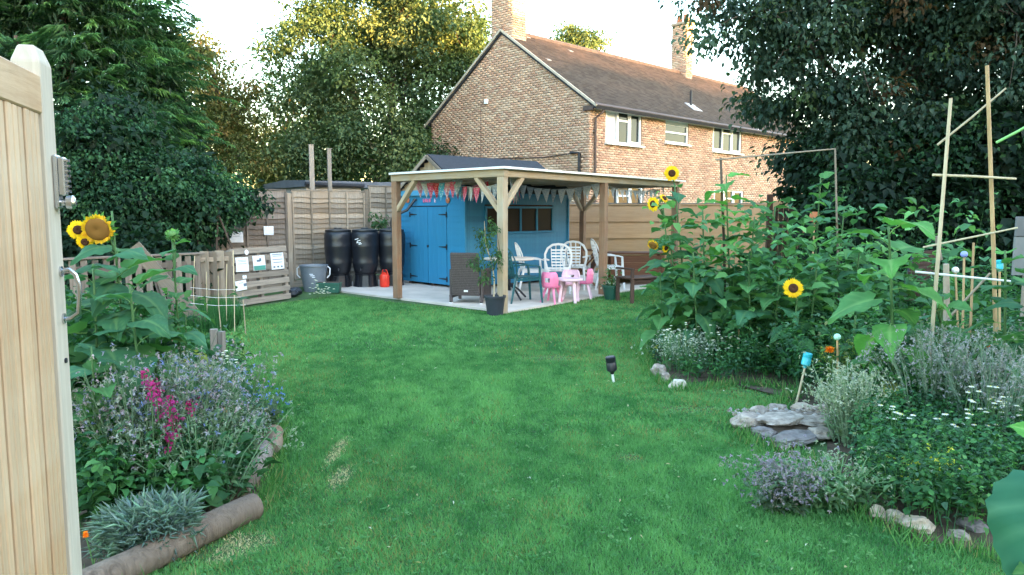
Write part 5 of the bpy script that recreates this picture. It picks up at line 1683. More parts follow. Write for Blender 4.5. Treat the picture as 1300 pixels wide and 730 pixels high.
bb('arm', (.0, -.03, .60), (.0, .45, .60), .06, .03); bb('arm_post', (0, 0, .453), (0, 0, .585), .055, .055)

# green pot and its plant at the right hand post
q = gr(775.5, 381)
r = thing('plant_pot', 'dark green plastic pot of white flowers at the foot of the right hand post', 'plant pot', (q.x, q.y, 0))
mb = MB(); mb.lathe([(.105, 0), (.155, .24), (.17, .245), (.17, .275), (.155, .275), (.15, .23), (.10, .02)], 22, (q.x, q.y, 0)); mb.build('pot', M_potgreen, r, smooth=True)
mb = MB(); mb.lathe([(.001, .238), (.15, .238)], 16, (q.x, q.y, 0), caps=False); mb.build('soil', M_soil, r)
n = 150
P = np.array([q.x, q.y, .25]) + rng.normal(0, 1, (n, 3)) * np.array([.08, .08, .10]); P[:, 2] = np.abs(P[:, 2] - .25) * 1.6 + .24
V, F, C = leaves4(P, rdir(n) + np.array([0, 0, .6]), rng.uniform(.04, .08, n), .03, jitter((.07, .17, .06), n))
np_obj('leaves', V, F, M_leaf, C, r)
P = np.array([q.x, q.y, .30]) + rng.normal(0, 1, (40, 3)) * np.array([.09, .07, .03])
V, F, C = leaves4(P, rdir(40), .035, .03, jitter((.75, .75, .72), 40, .1, .03)); np_obj('flowers', V, F, M_petal, C, r)

# potted young tree in front of the middle post
q = gr(628.5, 401)
r = thing('potted_tree', 'young leafy tree in a slate grey pot before the middle pergola post', 'potted tree', (q.x, q.y, 0))
mb = MB(); mb.lathe([(.105, 0), (.12, .01), (.155, .28), (.172, .285), (.172, .315), (.155, .315), (.148, .27), (.10, .03)], 24, (q.x, q.y, 0)); mb.build('pot', M_potdark, r, smooth=True)
mb = MB(); mb.lathe([(.001, .28), (.15, .28)], 16, (q.x, q.y, 0), caps=False); mb.build('soil', M_soil, r)
tp = at(612, 330, q.y); 
mb = MB(); mb.tube([(q.x - .02, q.y, .27), (q.x - .01, q.y, .55), (q.x - .04, q.y + .01, .78), (q.x - .14, q.y, 1.1), (q.x - .16, q.y, 1.45)], [.014, .012, .010, .008, .004], 6); mb.build('stem', M_canepale, r, smooth=True)
mb = MB(); mb.tube([(q.x - .03, q.y, .70), (q.x + .08, q.y, .95), (q.x + .03, q.y, 1.3)], [.009, .006, .003], 5); mb.build('stem', M_bark, r, smooth=True)
Lt = [(np.array(at(614, 305, q.y)), np.array([.17, .15, .22])), (np.array(at(607, 335, q.y)), np.array([.14, .13, .16])), (np.array(at(626, 330, q.y)), np.array([.12, .12, .22])), (np.array(at(622, 288, q.y)), np.array([.12, .1, .12])), (np.array(at(612, 352, q.y)), np.array([.15, .12, .08]))]
(V, F, C), Cn = cluster_cloud(Lt, 75, .055, 10, .055, .026, [(.05, .12, .045), (.08, .18, .06), (.035, .085, .035)], shell=.1, kind=1)
np_obj('leaves', V, F, M_leaf, C, r)

# ================================================================ THE OPEN GATE (left, close to the camera)
GN = Vector((-1.002, 1.62, 0)); GFAR = Vector((-1.022, 1.695, 0))
gdir = Vector((.27, -.963, 0)).normalized()
zt_post = at(68, 57, 1.63).z
gate = thing('garden_gate', 'open pale pine board gate close by on the left, with a keypad lock', 'gate', (GN.x, GN.y, 0))
gW = Matrix((gdir, Vector((-gdir.y, gdir.x, 0)), Vector((0, 0, 1)))).transposed().to_4x4()   # local x along leaf towards viewer, local y = towards the camera side (+x world)
gW = Matrix.Translation(GN) @ gW
# post: occupies local x from -0.078 to 0, y from -0.075 to 0
pm = MB(); pm.prism([(-.078, -.078), (0, -.078), (0, 0), (-.078, 0)], zt_post - .03)
pm.v = pm.v
mbp = MB(); x0, x1, y0, y1 = -.078, 0, -.056, 0
c_ = .006
mbp.add([(x0, y0, 0), (x1, y0, 0), (x1, y1, 0), (x0, y1, 0), (x0, y0, zt_post - .035), (x1, y0, zt_post - .035), (x1, y1, zt_post - .035), (x0, y1, zt_post - .035),
         (x0 + .012, y0 + .012, zt_post), (x1 - .012, y0 + .012, zt_post), (x1 - .012, y1 - .012, zt_post), (x0 + .012, y1 - .012, zt_post)],
        [(3, 2, 1, 0), (0, 1, 5, 4), (1, 2, 6, 5), (2, 3, 7, 6), (3, 0, 4, 7), (4, 5, 9, 8), (5, 6, 10, 9), (6, 7, 11, 10), (7, 4, 8, 11), (8, 9, 10, 11)])
mbp.build('stile', M_gatepost, gate, bevel=.003, W=gW)
zr1 = at(38, 82, 1.50).z; zr0 = at(64, 143, 1.6).z
LG = 1.05
def gbox(name, x0, x1, y0, y1, z0, z1, m, parent=gate, bev=.003):
    mb = MB(); L_ = x1 - x0
    W = gW @ Matrix.Translation((x0, (y0 + y1) / 2, (z0 + z1) / 2)) @ Matrix.Rotation(R(90), 4, 'Y')
    if (x1 - x0) > (z1 - z0):
        return link(name, beam_mesh(z1 - z0, y1 - y0, x1 - x0, m), parent, W)
    W = gW @ Matrix.Translation(((x0 + x1) / 2, (y0 + y1) / 2, z0))
    return link(name, beam_mesh(x1 - x0, y1 - y0, z1 - z0, m, .0065), parent, W)
gbox('top_rail', .002, LG, -.045, -.001, zr0, zr1, M_gate)
gbox('bottom_rail', .002, LG, -.045, -.001, .06, .17, M_gate)
nbd = 32; bw = (LG - .012) / nbd
for k in range(nbd):
    mb_ = beam_mesh(bw - .007, .024, zr0 - .177, M_gate, .003); link('board', mb_, gate, gW @ Matrix.Translation((.012 + (k + .5) * bw, -.016 + (k % 3) * .0015, .175)))
gbox('groove_shade_panel', .012, LG, -.040, -.030, .175, zr0 - .002, M_dark_wood)  # dark panel added so the gaps between boards show as shaded grooves
gbox('rail', .012, LG, -.07, -.0405, .85, .95, M_gate)
gbox('hanging_stile', LG + .002, LG + .08, -.06, 0, 0.03, zt_post - .06, M_gate)
# keypad lock on the stile face that looks across the garden
zl0, zl1 = at(78, 265, 1.65).z, at(78, 196, 1.65).z
def gl(x, y, z): return (x, y, z)
mb = MB(); mb.box((-.052, .005, (zl0 + zl1) / 2), (.034, .010, zl1 - zl0)); lk = mb.build('lock', M_steel, gate, bevel=.003, W=gW)
mb = MB(); mb.box((-.052, .016, (zl0 + zl1) / 2 + .012), (.028, .014, (zl1 - zl0) * .72)); mb.build('keypad', M_steel, lk, bevel=.003, W=gW)
for k in range(7):
    for j in (0, 1):
        mb = MB(); z = zl1 - .012 - k * (zl1 - zl0) * .095
        mb.tube([(-.059 + j * .014, .022, z), (-.059 + j * .014, .030, z)], .0032, 8); mb.build('button', M_steel, lk, W=gW)
mb = MB(); zk = zl0 + .014
mb.lathe([(.008, 0), (.008, .008), (.015, .012), (.016, .024), (.010, .029), (.001, .030)], 16, (0, 0, 0), Matrix.Rotation(R(-90), 3, 'X'))
mb.v = [tuple(Vector(v) + Vector((-.052, .010, zk))) for v in mb.v]
mb.build('knob', M_steel, lk, smooth=True, W=gW)
zh1, zh0 = at(84, 345, 1.66).z, at(90, 405, 1.66).z
mb = MB(); mb.tube([(-.05, .0, zh1), (-.05, .018, zh1 + .004), (-.05, .030, zh1 - .008), (-.05, .036, zh1 - .03)] + [(-.05, .036, (zh0 + zh1) / 2), (-.05, .032, zh0 + .012), (-.05, .016, zh0), (-.05, 0, zh0 - .002)], .0052, 8)
hd = mb.build('handle', M_steel, gate, smooth=True, W=gW)
for z in (zh1, zh0):
    mb = MB(); mb.tube([(-.05, .0, z), (-.05, .004, z)], .012, 14); mb.build('rose', M_steel, hd, W=gW)
mb = MB(); mb.tube([(-.045, -.001, at(98, 458, 1.66).z), (-.045, .004, at(98, 458, 1.66).z)], .006, 8); mb.build('bolt', M_iron, gate, W=gW)

# ================================================================ LOGS, STONES, STICKS
def log(label, p0, p1, r0, r1, m=M_log, sag=0.0):
    p0, p1 = Vector(p0), Vector(p1)
    mb = MB(); n, k = 18, 20
    d = (p1 - p0); L = d.length; d.normalize()
    s = d.cross(Vector((0, 0, 1))).normalized(); u = s.cross(d)
    vs, fs = [], []
    for i in range(n + 1):
        t = i / n; c = p0.lerp(p1, t) + s * (.012 * math.sin(t * 5)) + u * (sag * math.sin(math.pi * t))
        for j in range(k):
            a = 2 * math.pi * j / k
            rr = (r0 + (r1 - r0) * t) * (1 + .06 * noise.noise((math.cos(a) * 1.3 + 7, math.sin(a) * 1.3, t * L * 3)) + .03 * noise.noise((math.cos(a) * 5, math.sin(a) * 5, t * L * 9)))
            vs.append(c + s * math.cos(a) * rr + u * math.sin(a) * rr)
        if i:
            fs += [((i - 1) * k + j, i * k + j, i * k + (j + 1) % k, (i - 1) * k + (j + 1) % k) for j in range(k)]
    fs += [tuple(range(k)), tuple(n * k + j for j in reversed(range(k)))]
    o = mb.add(vs, fs).build('log', m, None, smooth=True)
    return tag(o, label, 'log', 'logs edging the left flower bed')
a, b = gr(118, 738, .075), gr(324, 643, .07)
a = a + (a - b) * .12
log('long thick smooth log edging the left bed, nearest the camera', a, b, .066, .070)
a, b = gr(302, 622, .05), gr(346, 563, .05)
log('short rough grey log at the far end of the left bed edging', a, b, .062, .055, wood('rough_log', (.10, .08, .07), (.36, .31, .27), .95, .5, (.14, .10, .08)))
a, b = gr(344, 570, .06), gr(352, 548, .11)
log('crumbling brown log stump at the corner where the bed edging ends', a, b, .05, .055, wood('crumbly_log', (.09, .055, .035), (.28, .18, .11), .95, .8, (.3, .26, .22)))
def stick(name, label, cat, p0, p1, r, m, group=None, n=6):
    p0, p1 = Vector(p0), Vector(p1)
    mid = p0.lerp(p1, .5) + Vector(rng.normal(0, .004 * (p1 - p0).length * 2, 3))
    mb = MB(); mb.tube([p0, mid, p1], [r * 1.05, r, r * .85], n)
    return tag(mb.build(name, m, None, smooth=True), label, cat, group)
stick('stick', 'pale cut stick poking out over the lawn from the left bed', 'stick', gr(318, 524, .08), gr(345, 519, .08), .014, M_canepale)
stick('stick', 'second pale stick just below the first, at the left bed edge', 'stick', gr(322, 529, .05), gr(340, 525, .05), .012, M_canepale)
# wooden marker stump
q = gr(280, 478); q.y = 5.9; q.x = at(279, 440, 5.9).x
r = thing('wooden_marker', 'small split grey wooden marker post standing in the left bed', 'marker post', (q.x, q.y, 0))
beam('stake', (q.x, q.y, 0), (q.x, q.y, at(279, 430, 5.9).z), .04, .035, M_fencegrey, r)
beam('block', (q.x - .03, q.y - .03, at(279, 447, 5.9).z), (q.x - .03, q.y - .03, at(279, 417, 5.9).z), .055, .045, M_pallet, r, .2)
beam('block', (q.x + .028, q.y - .03, at(279, 448, 5.9).z), (q.x + .032, q.y - .03, at(279, 420, 5.9).z), .055, .04, M_pallet, r, -.1)

def rock(label, c, dims, m=M_stone, seed=0, rz=0, cat='stone', group=None, flat=0.0, name='stone'):
    bm = bmesh.new()
    bmesh.ops.create_icosphere(bm, subdivisions=4, radius=1)
    rr = random.Random(seed)
    planes = [(Vector([rr.gauss(0, 1) for _ in range(3)]).normalized(), rr.uniform(.62, .9)) for _ in range(20)]
    for v in bm.verts:
        for nrm, dd in planes:
            t = v.co.dot(nrm)
            if t > dd: v.co -= nrm * (t - dd) * .9
        v.co += v.co.normalized() * (.14 * noise.noise(v.co * 2.2 + Vector((seed, 0, 0))) + .07 * noise.noise(v.co * 5 + Vector((seed, 3, 0))) + .03 * noise.noise(v.co * 14 + Vector((seed, 3, 0))))
        v.co = Vector((v.co.x * dims[0] / 2, v.co.y * dims[1] / 2, v.co.z * dims[2] / 2))
        v.co.rotate(Matrix.Rotation(rz, 3, 'Z'))
        v.co.z += dims[2] * .36
    me = bpy.data.meshes.new(name); bm.to_mesh(me); bm.free(); me.materials.append(m)
    o = link(name, me, None, Matrix.Translation(c))
    return tag(o, label, cat, group)
G1 = 'stones edging the right bed'
def st(px, py, w_, h_, d_, label, m=M_stone, seed=1, z=0, rz=0, g_=G1):
    q = gr(px, py, z); rock(label, (q.x, q.y + d_ * .3, z), (w_, d_, h_), m, seed, rz, 'stone', g_)
st(837, 480, .17, .15, .16, 'pale grey stone at the back left of the three by the bottle stick', M_stone, 2, rz=.5)
st(846, 487, .10, .13, .12, 'narrow upright pale stone between its two bigger neighbours', M_stone, 5, rz=.2)
st(862, 496, .19, .13, .16, 'cream rounded stone, right one of the three by the bottle stick', plain('cream_stone', (.50, .44, .37), .9, .15, 6, bmp=.3, c2=(.62, .57, .5)), 9)
st(1117, 662, .11, .09, .10, 'small pinkish stone at the left end of the front stone row', M_stonewarm, 12)
st(1142, 668, .13, .08, .12, 'low brown stone second in the front row', M_stonewarm, 13)
st(1170, 680, .18, .11, .15, 'big rounded tan stone in the middle of the front row', M_stonewarm, 14)
st(1222, 688, .12, .05, .12, 'flat greyish stone at the right of the front row', M_stone, 16)
st(1240, 678, .14, .08, .14, 'dark flat stone tucked behind the right end of the front row', M_stonedark, 17)
st(845, 434, .22, .10, .3, 'flat grey stone under white daisies beside the sunflower stems', M_stone, 18)
st(835, 446, .14, .08, .2, 'smaller mauve grey stone before the flat one under the daisies', M_stone, 20)
# raised ring of stones
G2 = 'stones piled in the little rockery'
mound = MB()
mc = gr(1008, 552); mc.y += .1
mound.lathe([(.46, -.01), (.43, .03), (.36, .055), (.2, .065), (.001, .07)], 26, (mc.x + .05, mc.y + .12, 0), Matrix.Diagonal((1.0, .72, 1)))
for i, v in enumerate(mound.v): mound.v[i] = (v[0], v[1], v[2] + .02 * noise.noise(Vector(v) * 5))
tag(mound.build('rockery_soil', plain('dry_soil', (.20, .15, .11), 1, .35, 8, bmp=.6, c2=(.34, .27, .22)), None, smooth=True), kind='structure')
rk = [(951, 549, .24, .17, .2, M_stone, 'rounded pale boulder at the left end of the rockery', 0), (975, 559, .22, .10, .18, M_stonedark, 'dark stone between the left boulder and the long slab', 0),
      (1012, 566, .46, .10, .24, M_stonedark, 'long dark flat slab along the rockery front', 0), (1046, 560, .2, .11, .2, M_stone, 'grey stone right of the long slab on the rockery', 0),
      (1066, 550, .2, .13, .2, M_stone, 'light stone at the right end of the rockery', 0), (966, 534, .22, .12, .2, M_stone, 'rounded grey stone at the back left of the rockery', 0),
      (1000, 540, .50, .07, .34, M_stone, 'flat pale slab lying on top of the rockery centre', .075), (1040, 541, .42, .06, .28, M_stone, 'broad tan slab on the rockery top beside the cane', .07),
      (985, 526, .24, .09, .16, M_stone, 'grey stone at the rockery back below the cyan bottle', 0), (1022, 526, .22, .09, .16, M_stonewarm, 'rusty brown stone at the rockery back', 0),
      (1052, 530, .22, .13, .18, M_stone, 'pale stone at the rockery back right beside the mint ball cane', 0)]
for i, (px, py, w_, h_, d_, m_, lb, z_) in enumerate(rk):
    st(px, py, w_, h_, d_, lb, m_, 30 + i * 3, .01 + z_, (i * .37) % .8 - .3, G2)
n = 420
P = np.c_[rng.uniform(mc.x - .36, mc.x + .42, n), rng.uniform(mc.y - .10, mc.y + .34, n), np.full(n, .06)]
Vv, Ff, Cc = [], [], []
for i in range(n):
    s = rng.uniform(.008, .028); k = len(Vv)
    q = P[i] + np.array([0, 0, .01]); 
    Vv += [tuple(q + s * np.array(v_) * rng.uniform(.6, 1.2, 3)) for v_ in ((1, 0, 0), (-.6, .8, 0), (-.6, -.8, 0), (0, 0, .7))]
    Ff += [(k, k + 1, k + 3), (k + 1, k + 2, k + 3), (k + 2, k, k + 3)]
    Cc += [tuple(np.array(((.34, .29, .25), (.22, .17, .12), (.40, .37, .34))[i % 3]) * rng.uniform(.5, 1.2))] * 4
o = link('rubble', np_mesh('rubble', np.array(Vv), np.array(Ff), M_vcol, np.array(Cc))); tag(o, 'loose pale rubble chips on the rockery top', 'rubble', kind='stuff')

# ---------------- canes
GC = 'garden canes in the right bed'
def down(p0, p1, z=0.0):
    """extend p0 (top) -> p1 to the ground"""
    d = p1 - p0
    if d.z > -1e-3: return p1
    return p0 + d * ((z - p0.z) / d.z)
def cane(label, a, Ya, b, Yb, r, m=M_cane, ground=True, name='cane'):
    p0, p1 = at(*a, Ya), at(*b, Yb)
    if ground: p1 = down(p0, p1)
    o = stick(name, label, 'cane', p1, p0, r, m, GC, 7)
    return o, p0, p1
cane('tallest bamboo cane near the right edge, with a cross cane near its top', (1253, 83), 5.6, (1262, 380), 5.8, .0155)
cane('tall pale bamboo cane left of the tallest one', (1207, 125), 5.7, (1187, 372), 5.6, .0145, M_canepale)
cane('thin cane slanting upward and crossing both tall canes near the top', (1277, 112), 5.65, (1190, 184), 5.75, .008, M_canepale, False)
cane('level pale cane tied across both tall canes', (1290, 227), 5.6, (1184, 222), 5.7, .010, M_canepale, False)
cane('long thin cane rising to the right across the middle of the tall canes', (1292, 289), 5.5, (1172, 314), 5.9, .008, M_canepale, False)
cane('white painted stick lying low across the tall canes', (1284, 357), 5.5, (1162, 345), 5.7, .009, M_white, False)
cane('bright green plastic cane at the right edge of the view', (1320, 150), 5.4, (1265, 181), 5.6, .010, M_greencane, False)
cane('short cane without a top ball among the ball topped ones', (1236, 308), 6.4, (1232, 372), 6.4, .011)
cane('slanting short branch propped low between the tall canes', (1195, 330), 6.1, (1188, 300), 6.1, .014, M_fencegrey)
cane('stout short grey stake behind the white stick', (1201, 335), 6.2, (1202, 372), 6.2, .028, M_fencegrey)
cane('slanting cane crossing low beside the tallest one', (1257, 347), 5.9, (1235, 372), 6.0, .011, M_fencegrey)
cane('upright cane of the pea frame at its right end', (1060, 188), 8.3, (1063, 310), 8.3, .012, M_fencegrey)
cane('dark upright cane of the pea frame at its left end', (915, 200), 8.5, (917, 290), 8.5, .016, M_bark)
cane('long top cane of the pea frame spanning before the brick wall', (1061, 189), 8.3, (908, 203), 8.5, .0095, M_fencegrey, False)
cane('slanting pale cane stuck among the sunflower stems at the left', (892, 360), 8.2, (864, 433), 7.9, .011, M_canepale)
cane('upright pale stalk cane below the tall sunflowers', (902, 350), 8.1, (903, 440), 8.0, .010, M_canepale)
# canes with a ball or bottle on top
def topped(label, a, b, Y, r, col, kind='ball', rb=.018, m=M_cane):
    p0, p1 = at(*a, Y), at(*b, Y)
    p1 = down(p0, p1)
    rt_ = thing('topped_cane', label, 'cane', p1, 0, 'canes with safety tops')
    mb = MB(); mb.tube([p1, p0], [r * 1.05, r * .9], 7); mb.build('shaft', m, rt_, smooth=True)
    ax = (p0 - p1).normalized()
    Mq = ax.to_track_quat('Z', 'Y').to_matrix()
    if kind == 'ball':
        prof = [(math.sin(t) * rb + .0005, -math.cos(t) * rb) for t in np.linspace(0, math.pi, 9)]
        mb = MB(); mb.lathe(prof, 14, p0 + ax * rb * .5, Mq); mb.build('ball', col, rt_, smooth=True)
    else:
        w_, h_ = rb, rb * 3.0
        prof = [(w_ * .35, -h_ * .62), (w_ * .4, -h_ * .5), (w_, -h_ * .36), (w_, h_ * .12), (w_ * .94, h_ * .15), (w_ * .94, h_ * .2), (w_, h_ * .24), (w_, h_ * .5), (w_ * .8, h_ * .56), (.001, h_ * .57)]
        mb = MB(); mb.lathe(prof, 18, p0, Mq); mb.build('bottle', col, rt_, smooth=True)
    return rt_
topped('cane with an upturned cyan bottle standing on the rockery', (1024, 457), (1011, 512), 5.95, .009, M_cyan, 'bottle', .036, M_canepale)
topped('leaning stake with a black bottle upturned on it, standing alone on the lawn', (776, 463), (779, 486), gr(779, 486).y, .012, M_black, 'bottle', .048, M_sheet)
topped('cane with a mint ball beside the orange marigold', (1063, 430), (1064, 515), 6.0, .009, M_mint, 'ball', .028)
topped('cane with a mint ball at the back, below the tall sunflowers', (938, 397), (938, 460), 7.6, .009, M_mint, 'ball', .026)
topped('cane with a violet ball between the tall bamboo canes', (1224, 325), (1223, 372), 6.3, .010, M_violet, 'ball', .028)
topped('short cane with a white ball left of the violet one', (1213, 345), (1214, 370), 6.2, .009, M_white, 'ball', .028)
topped('cane with a small cyan bottle beside the tallest bamboo', (1269, 337), (1269, 372), 5.9, .009, M_cyan, 'bottle', .026)

# thin wire trellis by the compost bin
r = thing('pea_trellis', 'row of thin pale sticks tied with string in front of the compost bin', 'trellis', tuple(gr(275, 425)))
pts = [(247, 325, 415), (262, 345, 420), (277, 350, 425), (288, 335, 420), (296, 318, 423), (308, 372, 425)]
for i, (px, y0, y1) in enumerate(pts):
    b_ = gr(px + (i % 3) * 2, y1); tpz = at(px, y0, b_.y)
    mb = MB(); mb.tube([b_, b_.lerp(tpz, .5) + Vector((random.uniform(-.02, .02), 0, 0)), tpz], .006, 5); mb.build('stick', M_canepale, r)
for y0 in (365, 375, 385):
    mb = MB(); mb.tube([at(242, y0, 9.5), at(275, y0 + 3, 9.3), at(312, y0 + 2, 9.6)], .0028, 4); mb.build('string', M_sheet, r)

# dark slatted lounger, blue cart, grey board and reel on the right
q = at(1168, 380, 9.4)
r = thing('deck_chair', 'dark slatted reclining garden chair in front of the hedge', 'chair', (q.x, q.y, 0))
z0_, z1_ = at(1160, 372, 9.4).z, at(1175, 322, 9.9).z
for k in range(11):
    t = k / 10
    p_ = at(1146, 374, 9.4).lerp(at(1160, 322, 9.9), t); q_ = at(1184, 374, 9.4).lerp(at(1192, 320, 9.9), t)
    beam('slat', p_, q_, .03, .055, M_dark_wood, r)
for (a, b) in (((1146, 376), (1161, 318)), ((1185, 376), (1194, 316))):
    p_ = at(*a, 9.45); beam('frame', p_, at(*b, 9.95), .04, .05, M_iron, r)
    beam('leg', Vector((p_.x, p_.y, 0)), p_, .04, .04, M_iron, r)
sx0, sx1 = at(1146, 378, 9.35), at(1185, 378, 9.35)
for k in range(5): beam('seat_slat', (sx0.x, sx0.y - k * .1, sx0.z - .02), (sx1.x, sx1.y - k * .1, sx1.z - .02), .085, .025, M_dark_wood, r)
for x in (sx0.x, sx1.x): beam('leg', (x, sx0.y - .42, 0), (x, sx0.y - .42, sx0.z - .03), .04, .04, M_iron, r)
q = gr(985, 392); 
r = thing('trolley', 'dark blue garden trolley with a pale rim glimpsed through the sunflower leaves', 'trolley', (q.x, q.y, 0))
zz = at(985, 352, q.y).z
mb = MB(); mb.box((q.x, q.y + .2, (zz + .2) / 2 + .1), (.34, .4, zz - .2), taper=1.12); mb.build('bin', M_bluedark, r, bevel=.02)
mb = MB(); mb.box((q.x, q.y + .2, at(985, 366, q.y).z), (.42, .44, .04)); mb.build('rim', M_paper, r, bevel=.01)
for s in (-1, 1):
    mb = MB(); mb.tube([(q.x + s * .19, q.y + .3, .1), (q.x + s * .23, q.y + .3, .1)], .10, 16); mb.build('wheel', M_black, r)
    mb = MB(); mb.tube([(q.x + s * .15, q.y + .1, .0), (q.x + s * .15, q.y + .1, .28)], .015, 6); mb.build('leg', M_bluedark, r)
    mb = MB(); mb.tube([(q.x + s * .13, q.y + .4, zz - .05), (q.x + s * .13, q.y + .48, zz + .12)], .013, 6); mb.build('handle', M_bluedark, r)
pa_ = at(1290, 275, 6.6); pb_ = at(1330, 330, 6.6)
r = thing('noticeboard', 'flat grey board on a stake at the right edge behind the sunflower', 'board', (pa_.x, pa_.y, 0))
mb = MB(); mb.box(((pa_.x + pb_.x) / 2, pa_.y, (pa_.z + at(1290, 300, 6.6).z) / 2), (pb_.x - pa_.x, .025, pa_.z - at(1290, 300, 6.6).z)); mb.build('panel', M_leadgrey, r, bevel=.004)
mb = MB(); mb.box(((pa_.x + pb_.x) / 2, pa_.y + .002, at(1290, 325, 6.6).z), (pb_.x - pa_.x, .02, .34)); mb.build('panel', plain('pale_board', (.17, .18, .18), .7, .1), r)
beam('stake', ((pa_.x + pb_.x) / 2, pa_.y + .035, 0), ((pa_.x + pb_.x) / 2, pa_.y + .035, pa_.z), .05, .04, M_fencegrey, r)
q = gr(1052, 392)
mb = MB(); mb.lathe([(.10, 0), (.15, .22), (.165, .225), (.165, .25), (.15, .25)], 18, (q.x, q.y, 0)); 
for px, py in ((1034, 275),):
    b_ = at(px, py, 9.5)
    r = thing('bird_feeder', 'small orange clay pot upturned on a cane among the tall leaves', 'clay pot', (b_.x, b_.y, 0))
    mb = MB(); mb.lathe([(.065, -.06), (.07, -.04), (.05, .06), (.001, .062)], 14, b_); mb.build('pot', M_terra, r, smooth=True)
    mb = MB(); mb.tube([(b_.x, b_.y, 0), b_], .01, 6); mb.build('cane', M_cane, r)

# ================================================================ SUNFLOWERS
def leaf_blade(name, c1, c2, droop=.5, fold=.18, curl=.1, seed=0, m=None):
    """heart shaped blade with a pale midrib, side veins, a ruffled toothed edge and a petiole"""
    rr = random.Random(seed)
    ku = [0, .06, .18, .34, .52, .72, .88, 1.0]
    kw = [.16, .38, .47, .48, .38, .22, .10, .0]
    nu, nc = 16, 10
    mb = MB(); vs = []
    pet = .38
    ph = rr.uniform(0, 6)
    for i in range(nu + 1):
        u = i / nu
        h_ = float(np.interp(u, ku, kw))
        tooth = .012 * ((i % 2) * 2 - 1) if 0 < i < nu else 0
        for j in range(nc + 1):
            c = -1 + 2 * j / nc
            ac = abs(c)
            x = c * (h_ + (tooth if ac > .99 else 0))
            y = pet + u - .13 * ac * (1 - u) ** 3 + .10 * ac * (1 - u) * u
            s = (u * 9 - ac * 2.6)
            vein = max(0, 1 - abs((s % 1.5) / 1.5 - .5) * 6) if ac > .05 else 1
            ruff = (.035 * math.sin(u * 11 + ph + (2 if c > 0 else 0)) + .02 * math.sin(u * 23 + ph * 2)) * ac * ac
            z = .10 + fold * abs(x) * 1.2 - droop * u * u - curl * c * c * (.3 + u) * .6 + ruff - .012 * vein * (ac > .05)
            vs.append((x, y, z))
            k = .65 if j == nc // 2 else .30 * vein
            e = 1 + .10 * math.sin(u * 7 + c * 5 + ph)
            mb.c.append(tuple((a * (1 - k) + b_ * k) * e for a, b_ in zip(c1, c2)))
    fs = []
    w_ = nc + 1
    for i in range(nu):
        for j in range(nc):
            a = i * w_ + j
            fs.append((a, a + 1, a + w_ + 1, a + w_))
    n0 = len(vs)
    for (y, z) in ((0, 0), (pet * .5, .09), (pet + .04, .10)):
        vs += [(-.016, y, z), (.016, y, z), (0, y, z - .024)]
        mb.c += [c2] * 3
    for i in range(2):
        for j in range(3):
            a = n0 + i * 3 + j; b = n0 + i * 3 + (j + 1) % 3
            fs.append((a, a + 3, b + 3, b))
    mb.v, mb.f = vs, fs
    return mb.mesh(name, m or M_bigleaf, smooth=True, colors=True)
LG1, LG2 = (0.062, 0.18, 0.062), (0.16, 0.30, 0.11)
LEAVES = [leaf_blade('leaf', LG1, LG2, .30, .2, .1, 1), leaf_blade('leaf', (0.048, 0.15, 0.070), LG2, .5, .1, .15, 2), leaf_blade('leaf', (0.075, 0.21, 0.07), LG2, .25, .35, 0, 3), leaf_blade('leaf', (0.052, 0.16, 0.085), (0.12, 0.24, 0.10), .65, .05, .2, 4)]
LBRIGHT = [leaf_blade('leaf', (0.10, 0.30, 0.07), (0.24, 0.42, 0.14), .35, .25, .05, 5), leaf_blade('leaf', (0.085, 0.26, 0.065), (0.22, 0.38, 0.14), .6, .2, .1, 6)]
LYELLOW = [leaf_blade('leaf', (0.34, 0.36, 0.10), (0.36, 0.38, 0.16), .9, .3, .4, 7)]
M_stalk = leafmat('stalk_mat', .6, 0, .3)

